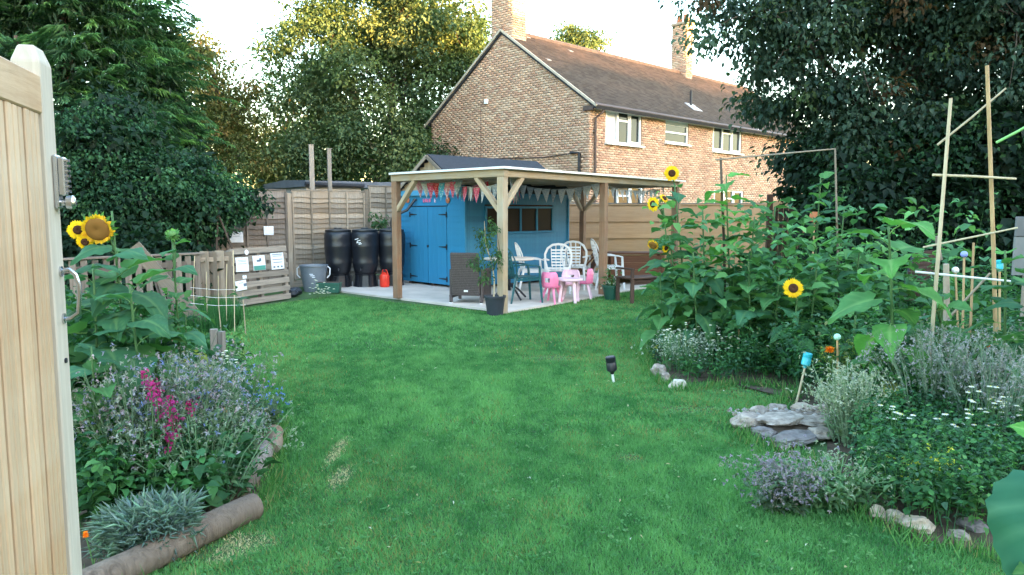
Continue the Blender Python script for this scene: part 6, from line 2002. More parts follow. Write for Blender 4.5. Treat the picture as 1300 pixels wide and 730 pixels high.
def head(root, pos, face, dia, old=False, bud=False):
    """flower head: disc, ray petals, green bracts; face = direction it looks"""
    f = Vector(face).normalized()
    Q = f.to_track_quat('Z', 'Y').to_matrix().to_4x4()
    W = Matrix.Translation(pos) @ Q
    rd = dia * .5
    disc = rd * (.50 if not old else .74)
    mb = MB(); prof = [(.001, .012), (disc * .35, .018), (disc * .75, .02), (disc, .006), (disc * .9, -.02), (disc * .35, -.045), (.008, -.055)]
    cD = (0.055, 0.022, 0.010) if not old else (0.20, 0.095, 0.022)
    n0 = 0
    if bud: cD = (.10, .20, .06)
    mb.lathe(prof[:4], 20, caps=False, col=cD)
    mb.lathe(prof[3:], 20, caps=False, col=(.09, .19, .05))
    n_ = 20
    ho = mb.build('flower_head', M_vcol, root, smooth=True, colors=True, W=W)
    np_, k = [], 0
    npet = 22 if not bud else 14
    P, D, U = [], [], []
    for i in range(npet):
        a = 2 * math.pi * i / npet + random.uniform(-.08, .08)
        for lay in (0, 1):
            aa = a + lay * math.pi / npet
            P.append((math.cos(aa) * disc * .86, math.sin(aa) * disc * .86, .004 - lay * .006))
            if bud: D.append((math.cos(aa), math.sin(aa), .9 + random.uniform(-.3, .3)))
            elif old: D.append((math.cos(aa), math.sin(aa), random.uniform(-.7, 1.4)))
            else: D.append((math.cos(aa), math.sin(aa), random.uniform(-.1, .22)))
    P, D = np.array(P), np.array(D)
    up = np.tile(np.array([0, 0, 1.0]), (len(P), 1))
    Lp_ = (rd - disc * .86) * (1.12 if not old else 1.0) * rng.uniform(.85, 1.12, len(P))
    if bud: base_c = jitter((.12, .28, .07), len(P))
    elif old: base_c = jitter((.72, .40, .02), len(P), .2, .1)
    else: base_c = jitter((.88, .55, .012), len(P), .08, .06)
    V, F, C = leaves4(P, D, Lp_, dia * .14, base_c, fold=-.1, droop=.15, up=up)
    po = link('petals', np_mesh('petals', V, F, M_petal, C), ho, W); po['kind'] = 'stuff'
    # bracts behind
    nb_ = 16
    a = 2 * np.pi * np.arange(nb_) / nb_
    P = np.c_[np.cos(a) * disc * .75, np.sin(a) * disc * .75, np.full(nb_, -.015)]
    D = np.c_[np.cos(a), np.sin(a), rng.uniform(-.3, .15, nb_)]
    V, F, C = leaves4(P, D, rd * .62, rd * .28, jitter((.08, .20, .05), nb_), up=np.tile([0, 0, 1.0], (nb_, 1)))
    po = link('bracts', np_mesh('bracts', V, F, M_leaf, C), ho, W); po['kind'] = 'stuff'
NLEAF = [0]
def sunflower(label, base, top, n, ls, heads=(), r=.013, kinds=None, low=.12, bend=.03, yellow=0, group='sunflowers', mid=None, leaf_s=1.0, top_small=.45, col=(.06, .135, .045), droop_top=False, a0=None, tmax=.985):
    base, top = Vector(base), Vector(top)
    root = thing('sunflower', label, 'sunflower', base, 0, group)
    md = mid or base.lerp(top, .5) + Vector((random.uniform(-bend, bend), random.uniform(-bend, bend), 0))
    def f(t): return base.lerp(md, t).lerp(md.lerp(top, t), t) * 1.0
    pts = [f(i / 12) for i in range(13)]
    mb = MB(); mb.tube(pts, [r * (1 - .45 * i / 12) for i in range(13)], 8, col=col); mb.build('stem', M_stalk, root, smooth=True, colors=True)
    kinds = kinds or LEAVES
    a = random.uniform(0, 6) if a0 is None else a0
    n = int(n * (1.35 if base.y < 7 else 1.6)); ls *= (1.08 if base.y > 5 else 1.0)
    if base.y > 7 and random.random() < .5: yellow = 1
    for i in range(n):
        t = low + (tmax - low) * (i + .5) / n
        a += 2.4 + random.uniform(-.3, .3)
        s = ls * (1 - (1 - top_small) * max(0, (t - .55) / .45) ** 1.2) * random.uniform(.8, 1.15) * (.75 if t < .3 else 1)
        pitch = R(35 * max(0, t - .5) * 2 + random.uniform(-22, 12) - (14 if t < .5 else 0))
        me = (LYELLOW[0] if i < yellow else kinds[(i * 5 + int(a * 3)) % len(kinds)])
        W = Matrix.Translation(f(t)) @ Matrix.Rotation(a, 4, 'Z') @ Matrix.Rotation(pitch, 4, 'X') @ Matrix.Rotation(random.uniform(-.35, .35), 4, 'Y') @ Matrix.Scale(s, 4)
        link('leaf', me, root, W); NLEAF[0] += 1
    for h_ in heads:
        pos, face, dia = h_[:3]; old = len(h_) > 3 and h_[3] == 'old'; bud = len(h_) > 3 and h_[3] == 'bud'
        pos = Vector(pos)
        ff = Vector(face).normalized()
        # nearest stem point below
        j = min(range(4, 13), key=lambda i_: (pts[i_] - (pos - ff * .12 - Vector((0, 0, .15)))).length)
        mb = MB(); e = pos - ff * .05
        c1_ = e - ff * .06 + Vector((0, 0, -.02)); mb.tube([pts[j], pts[j].lerp(c1_, .6) + Vector((0, 0, .02)), c1_, e], [r * .6, r * .55, r * .5, r * .55], 6, col=col)
        mb.build('branch', M_stalk, root, smooth=True, colors=True)
        head(root, pos, face, dia, old, bud)
    return root
def g2(px, py): q = gr(px, py); return (q.x, q.y, 0.03)
def onY(px, py, Y): return at(px, py, Y)
def bY(px, Y, z=.03): q = at(px, 300, Y); return (q.x, q.y, z)

# --- left bed
Y = 4.5
sunflower('large sunflower with a heavy fading head bowed to the lawn, behind the gate', bY(165, Y), at(142, 268, Y), 12, .30,
          [(at(124, 291, Y - .06), (.12, -.95, -.28), .19, 'old'), (at(99, 292, Y - .05), (.5, -.8, .1), .11), (at(108, 307, Y - .05), (.3, -.9, -.2), .09)], r=.011, low=.45, kinds=LEAVES, top_small=.5, a0=1.0, tmax=.86)
sunflower('leafy sunflower without a flower between the gate handle and the fading head', bY(112, 4.3), at(118, 335, 4.3), 9, .28, (), low=.4, r=.010)
sunflower('broad leaved plant with one big drooping leaf in front of the plank', bY(180, 4.3), at(165, 362, 4.2), 7, .33, (), low=.5, r=.011, kinds=LEAVES[1:], a0=2.2)
sunflower('thin tall sunflower with a closed green bud and yellowing lower leaves', bY(226, 4.9), at(219, 305, 4.9), 13, .18, [(at(219, 298, 4.88), (.1, -.5, .85), .10, 'bud')], r=.011, low=.32, yellow=4, top_small=.5)
sunflower('dark low leafed plant pressed against the gate edge', bY(104, 3.9), at(116, 440, 3.9), 8, .20, (), low=.4, r=.008)
sunflower('short young sunflower beside the small wooden marker', bY(232, 4.9), at(236, 400, 4.9), 7, .13, (), r=.008, low=.3)

# --- right thicket (tall sunflowers between lawn and hedge)
sunflower('tallest sunflower, its single yellow head against the brick wall', bY(880, 8.4), at(856, 232, 8.5), 13, .25, [(at(853, 220, 8.42), (-.05, -1, .05), .165)], top_small=.6)
sunflower('sunflower whose yellow head turns left with a smaller one behind it, at the thicket edge', bY(866, 8.2), at(842, 262, 8.3), 12, .25, [(at(829, 259, 8.2), (-.8, -.6, -.05), .16), (at(843, 252, 8.3), (.5, -.5, .5), .12)])
sunflower('sunflower with two small drooping orange heads low on the left side', bY(872, 8.0), at(850, 300, 8.0), 11, .23, [(at(829, 311, 7.9), (-.5, -.6, -.6), .13, 'old'), (at(845, 315, 7.9), (.6, -.7, -.1), .10)])
sunflower('tall bright leaved sunflower without a flower before the pea frame', bY(935, 8.3), at(922, 222, 8.3), 14, .27, (), kinds=LBRIGHT + LEAVES[:1], top_small=.75)
sunflower('bushy sunflower rising beside the pea frame cane', bY(905, 8.0), at(892, 262, 8.1), 13, .25, ())
sunflower('broad dark sunflower in the middle of the tall thicket', bY(950, 7.9), at(958, 275, 8.0), 13, .27, ())
sunflower('sunflower with a wide pale crown to the right of the tall thicket', bY(975, 8.0), at(984, 262, 8.2), 12, .27, (), kinds=LBRIGHT[1:] + LEAVES[:2], top_small=.8)
sunflower('short sunflower with one wide golden head above the white daisies', bY(1012, 7.1), at(1012, 378, 7.1), 9, .20, [(at(1007, 366, 6.98), (-.15, -.95, .25), .18)])
sunflower('leafy sunflower standing at the left foot of the thicket', bY(850, 7.9), at(838, 345, 7.9), 10, .22, ())
sunflower('mid height sunflower in the thicket behind the pale slanting cane', bY(893, 7.6), at(880, 318, 7.6), 11, .23, ())
sunflower('mid height sunflower in front of the blue trolley', bY(958, 7.5), at(950, 330, 7.5), 12, .24, ())
sunflower('low sunflower filling the gap below the blue trolley', bY(985, 7.4), at(990, 340, 7.4), 10, .22, ())
sunflower('tall sunflower before the dark arched gate', bY(1036, 8.6), at(1042, 225, 8.7), 14, .23, (), top_small=.8)
sunflower('darker sunflower beside the right cane of the pea frame', bY(1060, 8.2), at(1072, 262, 8.3), 11, .24, ())
sunflower('sunflower in half shade left of the deck chair', bY(1085, 7.8), at(1092, 310, 7.8), 10, .24, ())
sunflower('round leaved plant below the dark deck chair', bY(1032, 7.3), at(1038, 330, 7.3), 10, .22, ())
# --- right foreground
sunflower('tall single sunflower in bud with fresh green top leaves, right of the mint ball cane', bY(1146, 5.5), at(1128, 288, 5.4), 11, .275, (), r=.014, kinds=LBRIGHT + LEAVES[:1], top_small=.95, low=.16, yellow=1, mid=at(1134, 400, 5.45), a0=.4)
sunflower('leafy sunflower low in front of the tall canes', bY(1205, 5.8), at(1198, 372, 5.8), 9, .24, [(at(1196, 389, 5.65), (-.1, -.9, .2), .06, 'bud')], low=.3)
sunflower('bright sunflower at the right edge under the tallest bamboo', bY(1285, 5.3), at(1276, 318, 5.3), 11, .23, (), kinds=LBRIGHT + LEAVES[1:3], low=.25)
sunflower('second sunflower cut by the right edge of the view', bY(1312, 5.0), at(1305, 330, 5.0), 10, .23, (), low=.25)
sunflower('young sunflower between the tall single one and the low leafy one', bY(1172, 5.9), at(1166, 420, 5.9), 8, .17, (), low=.25)
sunflower('slim sunflower right of the orange marigold', bY(1090, 6.3), at(1086, 400, 6.3), 8, .19, (), low=.25)
sunflower('sunflower with drooping pale leaves at its foot beside the rockery', bY(1122, 5.45), at(1118, 455, 5.4), 6, .17, (), low=.3, yellow=1, kinds=LBRIGHT)
# --- very near, bottom right: only the upper leaves reach into view
rt_ = thing('sunflower', 'huge blue green leaf right beside the camera, cutting the bottom right corner', 'sunflower', (1.08, 1.30, 0), 0, 'sunflowers')
mb = MB(); mb.tube([(1.08, 1.30, 0), (1.07, 1.31, .5), (1.03, 1.34, .98)], [.014, .012, .008], 8, col=(.12, .24, .07)); mb.build('stem', M_stalk, rt_, smooth=True, colors=True)
LBIG = leaf_blade('leaf', (0.030, 0.12, 0.078), (0.16, 0.34, 0.22), .35, .25, .15, 9)
def aimed(px0, py0, px1, py1, Y0, Y1, s, me, roll=0.0):
    b_ = at(px0, py0, Y0); yv = (at(px1, py1, Y1) - b_).normalized()
    zv = (EYE - b_).normalized(); zv = (zv + Vector((0, 0, .5))); zv = (zv - yv * zv.dot(yv)).normalized(); xv = yv.cross(zv)
    W = Matrix.Translation(b_) @ Matrix((xv, yv, zv)).transposed().to_4x4() @ Matrix.Rotation(roll, 4, 'Y') @ Matrix.Scale(s, 4)
    link('leaf', me, rt_, W)
aimed(1380, 580, 1285, 830, 1.30, 1.2, .225, LBIG)
aimed(1330, 735, 1240, 712, 1.28, 1.2, .07, LEAVES[2])
aimed(1335, 560, 1290, 540, 1.34, 1.36, .05, LBRIGHT[0])

# ================================================================ LOWER PLANTS
def fill(name, label, poly, n_stems, hmin, hmax, leafL, leafW, cols, probs=None, per=14, kind='stuff', cat='foliage', hfun=None, spread=.10, flowers=None, asp=.9, zb=.02, up_=.3):
    """many leafy stems over an area: stems and leaves in one mesh"""
    p = sample_poly(poly, n_stems)
    hh = rng.uniform(hmin, hmax, n_stems)
    if hfun is not None: hh = hh * hfun(p)
    lean = rng.normal(0, .14, (n_stems, 2))
    top = np.c_[p + lean * hh[:, None], zb + hh]
    base = np.c_[p, np.full(n_stems, zb)]
    cc = pick(cols, n_stems, probs) * rng.uniform(.72, 1.28, (n_stems, 1))
    parts = []
    Vb, Fb, Cb = blades(base, top - base, hh, .008, cc * 1.1)
    parts.append((Vb, Fb, Cb))
    idx = np.repeat(np.arange(n_stems), per)
    t = rng.uniform(.12, 1, len(idx)) ** .75
    P = base[idx] + (top - base)[idx] * t[:, None] + rng.normal(0, spread * .35, (len(idx), 3)) * np.array([1, 1, .5])
    a = rng.uniform(0, 2 * np.pi, len(idx))
    D = np.c_[np.cos(a), np.sin(a), rng.normal(up_, .45, len(idx))]
    sz = (1.1 - .5 * t) * rng.uniform(.6, 1.35, len(idx))
    V, F, C = leaves4(P, D, leafL * sz, leafW * sz, np.clip(cc[idx] * rng.uniform(.8, 1.25, (len(idx), 1)) * (.8 + .35 * t[:, None]), 0, 1))
    parts.append((V, F, C))
    if flowers:
        fn, fs_, fc = flowers
        j = rng.integers(0, n_stems, fn)
        c = top[j] + np.c_[rng.normal(0, .02, (fn, 2)), rng.uniform(-.01, .03, fn)]
        k = 7
        id2 = np.repeat(np.arange(fn), k)
        a = np.tile(np.arange(k) * 2 * np.pi / k, fn)
        D = np.c_[np.cos(a), np.sin(a) * .8 - .3, np.full(len(a), .45)]
        V, F, C = leaves4(c[id2], D, fs_ * rng.uniform(.8, 1.2, len(id2)), fs_ * .7, pick(fc, fn)[id2] * rng.uniform(.9, 1.05, (len(id2), 1)), up=np.tile([0, -.4, 1.0], (len(id2), 1)))
        parts.append((V, F, C))
    V, F, C = merge(parts)
    o = np_obj(name, V, F, M_leaf, C)
    return tag(o, label, cat, kind=kind)
def haze_plant(label, centre, rx, ry, h, leafc, flc, n_st=46, name='borage_clump', cat='plant', fsize=.016, nfl=500, group=None, hair=1.0, leafn=14, leafL=.07, zlow=.35):
    """a loose clump: branching stems, leaves low down, a mist of small flowers on top"""
    cx_, cy_ = centre
    root = thing(name, label, cat, (cx_, cy_, 0), 0, group)
    p = np.array([cx_, cy_]) + rng.normal(0, .42, (n_st, 2)) * np.array([rx, ry])
    outw = (p - np.array([cx_, cy_]))
    hh = h * rng.uniform(.65, 1.08, n_st)
    top = np.c_[p + outw * .55 + rng.normal(0, .05, (n_st, 2)), hh + .03]
    base = np.c_[p * .6 + np.array([cx_, cy_]) * .4, np.full(n_st, .02)]
    mb = MB()
    for i in range(n_st):
        m_ = Vector(base[i]).lerp(Vector(top[i]), .5) + Vector((0, 0, .06))
        mb.tube([base[i], m_, top[i]], [.0045, .0035, .002], 4, False, col=tuple(np.array(leafc) * 1.15))
    tag(mb.build('stems', M_stalk, root, colors=True), kind='stuff')
    idx = np.repeat(np.arange(n_st), leafn)
    t = rng.uniform(.05, .92, len(idx))
    P = base[idx] + (top - base)[idx] * t[:, None] + rng.normal(0, .02, (len(idx), 3))
    a = rng.uniform(0, 6.28, len(idx))
    D = np.c_[np.cos(a), np.sin(a), rng.normal(.25, .4, len(idx))]
    s_ = (1.15 - .75 * t) * rng.uniform(.6, 1.3, len(idx))
    V, F, C = leaves4(P, D, leafL * s_, leafL * .45 * s_, jitter(leafc, len(idx), .3, .1))
    o = np_obj('leaves', V, F, M_leaf, C, root); o['kind'] = 'stuff'
    # flower sprays
    j = rng.integers(0, n_st, nfl)
    sp = rng.normal(0, 1, (nfl, 3)) * np.array([.05, .05, .045]) * hair
    c = top[j] + sp - np.c_[np.zeros((nfl, 2)), rng.uniform(0, h * (1 - zlow) * .35, nfl)]
    k = 5
    id2 = np.repeat(np.arange(nfl), k)
    D = rdir(len(id2)) + np.array([0, -.25, .35])
    V, F, C = leaves4(c[id2], D, fsize * rng.uniform(.6, 1.3, len(id2)), fsize * .6, pick(flc, nfl)[id2] * rng.uniform(.8, 1.15, (len(id2), 1)))
    o = np_obj('flowers', V, F, M_petal, C, root); o['kind'] = 'stuff'
    # fine side stalks
    k2 = nfl // 2
    Vb, Fb, Cb = blades(top[j[:k2]] - np.array([0, 0, .05]), sp[:k2] + np.array([0, 0, .05]), .09 * hair, .0035, jitter(np.array(leafc) * 1.2, k2))
    o = np_obj('stalks', Vb, Fb, M_leaf, Cb, root); o['kind'] = 'stuff'
    return root
GR = [(0.030, 0.110, 0.036), (0.045, 0.145, 0.045), (0.022, 0.080, 0.034), (0.075, 0.19, 0.055), (0.050, 0.115, 0.065)]
GPR = [.3, .27, .2, .1, .13]
# left bed greenery
LBF = gp((98, 700), (130, 690), (200, 660), (285, 622), (300, 600), (320, 570), (312, 530), (305, 490), (270, 470), (100, 470))
fill('bed_foliage', 'dense mixed green leaves filling the left flower bed', LBF, 760, .20, .52, .085, .052, GR, GPR, per=15)
LBT = [(-3.2, 4.2), (-2.3, 4.2), (-2.05, 4.7), (-2.55, 5.5), (-3.9, 5.6)]
fill('bed_foliage', 'broad fresh green leaves low in the left bed behind the silvery plant', [(-2.0, 3.4), (-1.55, 3.75), (-1.42, 4.15), (-1.6, 4.2), (-2.2, 3.9)], 70, .2, .42, .10, .065, [(.05, .16, .05), (.07, .20, .06), (.04, .12, .05)], None, per=12)
fill('bed_foliage', 'taller leaves and stems at the back of the left bed', LBT, 420, .5, 1.12, .11, .06, GR, GPR, per=13)
LBR = [(-4.9, 6.2), (-3.0, 5.6), (-3.35, 6.6), (-4.4, 9.3), (-6.6, 9.6)]
fill('bed_foliage', 'rough green growth between the left bed and the slatted fence', LBR, 520, .25, .75, .10, .05, GR, GPR, per=12)
def plantc(px, py, z=0): q = gr(px, py, z); return (q.x, q.y)
LIL = [(0.36, 0.29, 0.36), (0.42, 0.33, 0.38), (0.28, 0.27, 0.40), (0.34, 0.36, 0.32), (0.26, 0.32, 0.24)]
GLV = (0.10, 0.16, 0.09)
def cl(px, Y): q = at(px, 300, Y); return (q.x, q.y)
haze_plant('hazy lilac borage clump at the left end of the bed by the gate', cl(168, 3.95), .26, .22, .72, GLV, LIL, 66, nfl=950, group='borage clumps')
haze_plant('tall greyish lilac borage clump spilling towards the lawn at the right of the bed', cl(254, 4.4), .21, .22, .70, GLV, LIL, 66, nfl=950, group='borage clumps')
haze_plant('bluer borage clump between the two lilac ones', cl(212, 4.05), .24, .2, .70, GLV, [(0.20, 0.26, 0.52), (0.30, 0.34, 0.50), (.4, .4, .45)], 44, nfl=480, group='borage clumps')
haze_plant('faded borage stems hanging over the log at the bed edge', cl(292, 4.45), .12, .15, .32, GLV, [(.34, .33, .44), (.44, .42, .46)], 30, nfl=320, group='borage clumps')
haze_plant('small blue borage blooms beside the log stump', cl(330, 5.25), .08, .08, .28, GLV, [(.12, .2, .62), (.2, .3, .7)], 14, nfl=60, group='borage clumps')
haze_plant('grey green bushy plant in the middle of the left bed', cl(238, 3.95), .28, .18, .50, (0.12, 0.22, 0.12), [(.20, .28, .18), (.26, .32, .24)], 70, nfl=520, name='catmint_clump', leafL=.06)
# magenta snapdragons
def spikes(label, pts, Yd, n_per, c, name, h0=.5, fs_=.024):
    root = thing(name, label, 'flowers', (at(pts[0][0], 400, Yd).x, Yd, 0))
    mb = MB()
    Ps = []
    for (px, py) in pts:
        t_ = at(px, py, Yd + random.uniform(-.08, .08))
        for k in range(n_per):
            q = t_ + Vector((random.uniform(-.03, .03), random.uniform(-.03, .03), random.uniform(-.05, .02)))
            mb.tube([(q.x + random.uniform(-.05, .05), q.y, .02), q], [.004, .003], 4, False, col=(.06, .13, .05))
            for z in np.linspace(-.06, .01, 6): Ps.append((q.x, q.y, q.z + z))
    tag(mb.build('stems', M_stalk, root, colors=True), kind='stuff')
    Ps = np.repeat(np.array(Ps), 4, 0) + rng.normal(0, .012, (len(Ps) * 4, 3))
    D = rdir(len(Ps)) + np.array([0, -.3, .2])
    V, F, C = leaves4(Ps, D, fs_ * rng.uniform(.7, 1.2, len(Ps)), fs_ * .8, jitter(c, len(Ps), .2, .1))
    o = np_obj('flowers', V, F, M_petal, C, root); o['kind'] = 'stuff'
spikes('magenta flower spikes rising between the borage clumps', [(186, 476), (193, 480), (200, 505), (216, 516), (230, 522), (222, 540), (205, 488), (196, 492), (212, 508), (188, 486)], 3.85, 1, (.42, .035, .20), 'snapdragons')
spikes('darker crimson flower spikes lower in the left bed', [(212, 530), (218, 545), (228, 532), (238, 512)], 3.8, 1, (.30, .02, .12), 'snapdragons', fs_=.022)
# marigolds
def marigold(label, px, py, Yd, dia, c=(.90, .24, .01)):
    p_ = at(px, py, Yd)
    root = thing('marigold', label, 'flower', (p_.x, p_.y, 0), 0, 'orange marigolds')
    mb = MB(); mb.tube([(p_.x + .02, p_.y + .02, .02), (p_.x + .01, p_.y + .01, p_.z * .6), p_], [.004, .0035, .003], 5, col=(.08, .18, .06)); mb.build('stem', M_stalk, root, colors=True)
    P, D = [], []
    for lay in range(4):
        for i in range(12):
            a = 2 * math.pi * (i + lay * .4) / 12
            P.append((p_.x, p_.y, p_.z + .004 * lay)); D.append((math.cos(a), math.sin(a) - .35, .1 + .38 * lay))
    P, D = np.array(P), np.array(D)
    V, F, C = leaves4(P, D, dia * .5 * rng.uniform(.8, 1.05, len(P)), dia * .2, jitter(c, len(P), .12, .05), up=np.tile([0, -.3, 1.], (len(P), 1)))
    o = np_obj('petals', V, F, M_petal, C, root); o['kind'] = 'stuff'
marigold('large orange marigold beside the mint ball cane', 1053, 446, 6.0, .085)
marigold('orange marigold at the far right behind the grey mist of stems', 1253, 444, 5.4, .075, (.85, .16, .02))
marigold('orange marigold at the lawn side of the left bed', 318, 544, 4.75, .055)
marigold('pale orange marigold just below the lawn side one', 308, 553, 4.6, .045, (.85, .34, .04))
marigold('small orange marigold half hidden low by the gate', 109, 681, 3.1, .03)
marigold('peach coloured marigold in the misty middle of the left bed', 286, 523, 4.3, .04, (.75, .42, .22))
# white daisies
def daisies(label, pts, Yd, n_per, spread, dia, name='daisies'):
    root = thing(name, label, 'flowers', (at(pts[0][0], 400, Yd).x, Yd, 0))
    mb = MB(); Pc = []
    for (px, py) in pts:
        t_ = at(px, py, Yd)
        for k in range(n_per):
            q = t_ + Vector((random.gauss(0, spread), random.gauss(0, spread), random.gauss(0, spread * .6)))
            q.z = max(q.z, .12)
            mb.tube([(q.x + random.uniform(-.03, .03), q.y + .02, .02), q], [.003, .002], 3, False, col=(.08, .17, .06)); Pc.append(q)
    tag(mb.build('stems', M_stalk, root, colors=True), kind='stuff')
    n = len(Pc); k = 9
    c = np.repeat(np.array(Pc), k, 0); a = np.tile(np.arange(k) * 2 * np.pi / k, n)
    D = np.c_[np.cos(a), np.sin(a) * .8 - .2, np.full(len(a), .35)]
    V, F, C = leaves4(c, D, dia * .5, dia * .26, jitter((.76, .77, .74), len(c), .08, .03), up=np.tile([0, -.4, 1.], (len(c), 1)))
    V2, F2, C2 = leaves4(np.array(Pc) + np.array([0, -.004, .006]), np.tile([.2, 0, .1], (n, 1)), dia * .22, dia * .22, jitter((.75, .6, .05), n), up=np.tile([0, -.4, 1.], (n, 1)))
    o = np_obj('flowers', *merge([(V, F, C), (V2, F2, C2)])[:2], M_petal, merge([(V, F, C), (V2, F2, C2)])[2], root); o['kind'] = 'stuff'
daisies('white feverfew flowers at the foot of the tall sunflowers', [(872, 428), (890, 436), (905, 450), (925, 440), (880, 452), (845, 420), (915, 425), (950, 425), (965, 440), (1000, 452)], 7.3, 9, .10, .030)
daisies('tiny white daisies in the dark gap under the golden sunflower head', [(990, 392), (1000, 400), (996, 408), (1008, 396)], 7.4, 3, .05, .032)
daisies('loose white flower clusters low in the right corner of the bed', [(1135, 528), (1130, 520), (1210, 525), (1240, 522), (1255, 545), (1282, 508), (1285, 520), (1225, 545), (1265, 512), (1175, 560), (1235, 500)], 4.6, 6, .05, .038)
daisies('white bloom cluster on top beside the small wooden marker', [(282, 455), (288, 452), (291, 459)], 5.5, 5, .035, .034)
daisies('small white trailing flowers before the grey tub', [(400, 362), (408, 366), (413, 370), (405, 372)], 13.4, 8, .08, .05)
# silver leaved plant at the bottom left
def silver(label, centre, r_, h, n):
    root = thing('silver_plant', label, 'plant', (*centre, 0))
    a = rng.uniform(0, 6.28, n); rr = r_ * np.sqrt(rng.uniform(0, 1, n))
    P = np.c_[centre[0] + np.cos(a) * rr, centre[1] + np.sin(a) * rr, rng.uniform(.05, h, n)]
    D = np.c_[np.cos(a) * .6, np.sin(a) * .6 - .1, rng.uniform(.2, 1.3, n)] + rng.normal(0, .35, (n, 3))
    V, F, C = leaves(P, D, rng.uniform(.04, .10, n), .009, jitter((.19, .28, .26), n, .4, .08), droop=.3)
    o = np_obj('leaves', V, F, M_leaf, C, root); o['kind'] = 'stuff'
silver('silvery narrow leaved plant low at the bottom left beside the gate', cl(160, 3.3), .17, .22, 1500)
silver('second silvery tuft behind it, closer to the log', cl(195, 3.35), .13, .24, 700)
# low dark grass clump by the trellis
n = 5200
pg = sample_poly(gp((228, 425), (240, 400), (300, 398), (306, 415), (280, 425)), n)
V, F, C = blades(np.c_[pg, np.zeros(n)], np.c_[rng.normal(0, .25, (n, 2)), np.ones(n)], rng.uniform(.15, .38, n), .014, jitter((.035, .13, .04), n, .3))
o = np_obj('long_grass', V, F, M_grass, C); tag(o, 'uncut long grass under the pale stick trellis', 'grass', kind='stuff')

# right bed greenery
fill('tall_foliage', 'thick mass of broad sunflower leaves between the tall stems', [(1.75, 7.7), (2.3, 7.2), (3.4, 7.2), (4.6, 7.4), (5.2, 8.6), (3.8, 9.2), (1.9, 8.8)], 170, .5, 1.8, .17, .13, [(0.085, 0.22, 0.075), (0.065, 0.18, 0.08), (0.12, 0.29, 0.095), (0.05, 0.15, 0.065)], [.35, .3, .2, .15], per=13, spread=.3)
RB1 = [(1.95, 7.4), (2.3, 6.75), (3.3, 6.5), (5.2, 6.6), (6.3, 9.0), (5.0, 10.6), (2.1, 9.7)]
fill('bed_foliage', 'green undergrowth round the tall sunflower stems in the right bed', RB1, 1500, .22, .66, .085, .045, GR, GPR, per=13)
RB2 = [(2.35, 6.3), (3.4, 5.2), (4.9, 4.6), (6.2, 5.8), (6.0, 7.6), (3.2, 7.0)]
fill('bed_foliage', 'leafy growth across the middle of the right bed', RB2, 1300, .3, .72, .075, .04, GR + [(.12, .15, .06)], [.28, .25, .2, .1, .12, .05], per=14)
RB3 = gp((1082, 600), (1100, 648), (1165, 678), (1235, 682), (1400, 690), (1500, 560), (1200, 520), (1090, 545))
fill('bed_foliage', 'dense clover like leaves in the front of the right bed', RB3, 1000, .2, .42, .05, .034, GR, GPR, per=16)
RB0 = gp((828, 452), (838, 472), (868, 488), (925, 492), (1000, 486), (1040, 500), (1060, 470), (1000, 430), (850, 425))
fill('bed_foliage', 'low bright green leaves along the lawn edge behind the three stones', RB0, 420, .10, .30, .05, .034, GR, GPR, per=13)
RB4 = [(2.2, 10.2), (5.2, 10.8), (9, 10.5), (9.0, 7.5), (6.4, 6.6), (5.4, 9)]
fill('bed_foliage', 'rough green growth in front of the dark hedge', RB4, 1000, .35, .95, .11, .05, GR, GPR, per=12)
haze_plant('lilac grey flower clump sprawling onto the lawn at the front of the right bed', plantc(985, 650), .115, .10, .24, (0.10, 0.17, 0.10), [(.28, .23, .30), (.24, .22, .28), (.32, .28, .31)], 36, nfl=520, name='lavender_clump')
haze_plant('sprawling pale green stems joining the lilac clump to the bed', plantc(1060, 648), .28, .10, .24, (0.12, 0.24, 0.11), [(.3, .36, .26)], 46, nfl=240, name='catmint_clump', leafL=.075)
haze_plant('grey feathery clump at the right end of the rockery', cl(1090, 5.0), .20, .20, .46, (0.16, 0.24, 0.14), [(.38, .42, .32), (.42, .46, .38)], 56, nfl=640, name='catmint_clump', leafL=.045)
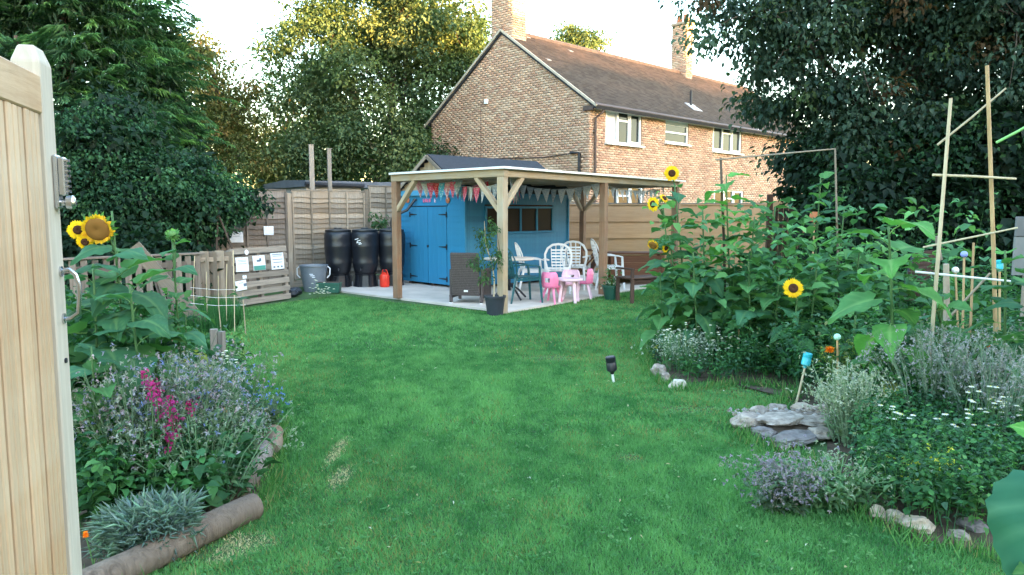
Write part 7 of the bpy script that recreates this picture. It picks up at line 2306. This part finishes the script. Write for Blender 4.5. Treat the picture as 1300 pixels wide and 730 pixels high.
haze_plant('misty grey green clump behind the white flowers at the right', cl(1205, 5.2), .36, .25, .72, (0.13, 0.20, 0.13), [(.30, .32, .32), (.38, .36, .42)], 80, nfl=900, name='catmint_clump', leafL=.05)
haze_plant('misty grey clump at the right edge of the view', cl(1280, 4.8), .30, .25, .70, (0.12, 0.19, 0.13), [(.30, .32, .30), (.36, .34, .38)], 60, nfl=700, name='catmint_clump', leafL=.05)
haze_plant('pale silver green clump at the lawn edge under the tall sunflowers', cl(880, 7.35), .30, .16, .34, (0.10, 0.18, 0.11), [(.40, .46, .40), (.50, .54, .50)], 50, nfl=420, name='catmint_clump', leafL=.04)
haze_plant('yellow flowered sprigs just above the big front stone', cl(1185, 3.95), .22, .12, .26, (0.09, 0.22, 0.06), [(.55, .6, .1), (.7, .68, .1)], 26, nfl=60, name='yellow_sprigs', leafL=.05)
haze_plant('lime yellow sprigs of leaves right of the mint ball cane', cl(1085, 6.2), .16, .14, .46, (0.14, 0.24, 0.05), [(.36, .4, .1)], 34, nfl=130, name='yellow_sprigs', leafL=.06)
# small shrub over the butts
r = thing('shrub', 'small leafy sprig growing above the middle water butt before the fence', 'shrub', (at(478, 300, 16.4).x, 16.4, 0))
(V, F, C), Cn = cluster_cloud([(np.array(at(481, 281, 16.4)), np.array([.2, .15, .2]))], 16, .07, 9, .09, .05, [(.05, .12, .05), (.08, .15, .06)], kind=1)
np_obj('leaves', V, F, M_leaf, C, r)
b_ = at(481, 281, 16.4); mb = MB(); mb.tube([(b_.x + .15, b_.y, 0), (b_.x + .12, b_.y, 1.0), b_], [.02, .015, .008], 6); mb.build('stem', M_bark, r)
# rambling vegetation behind the low fence so nothing stands empty there
(V, F, C), _ = cluster_cloud([lobe(150, 350, 11.9, 120, 60, .5)], 240, .25, 30, .13, .1, [(0.012, 0.035, 0.018)], shell=0.0)
o = np_obj('bramble', V, F, M_leaf, C); tag(o, 'dark brambles packed behind the low slatted fence', 'bramble')
print('sunflower leaves', NLEAF[0])
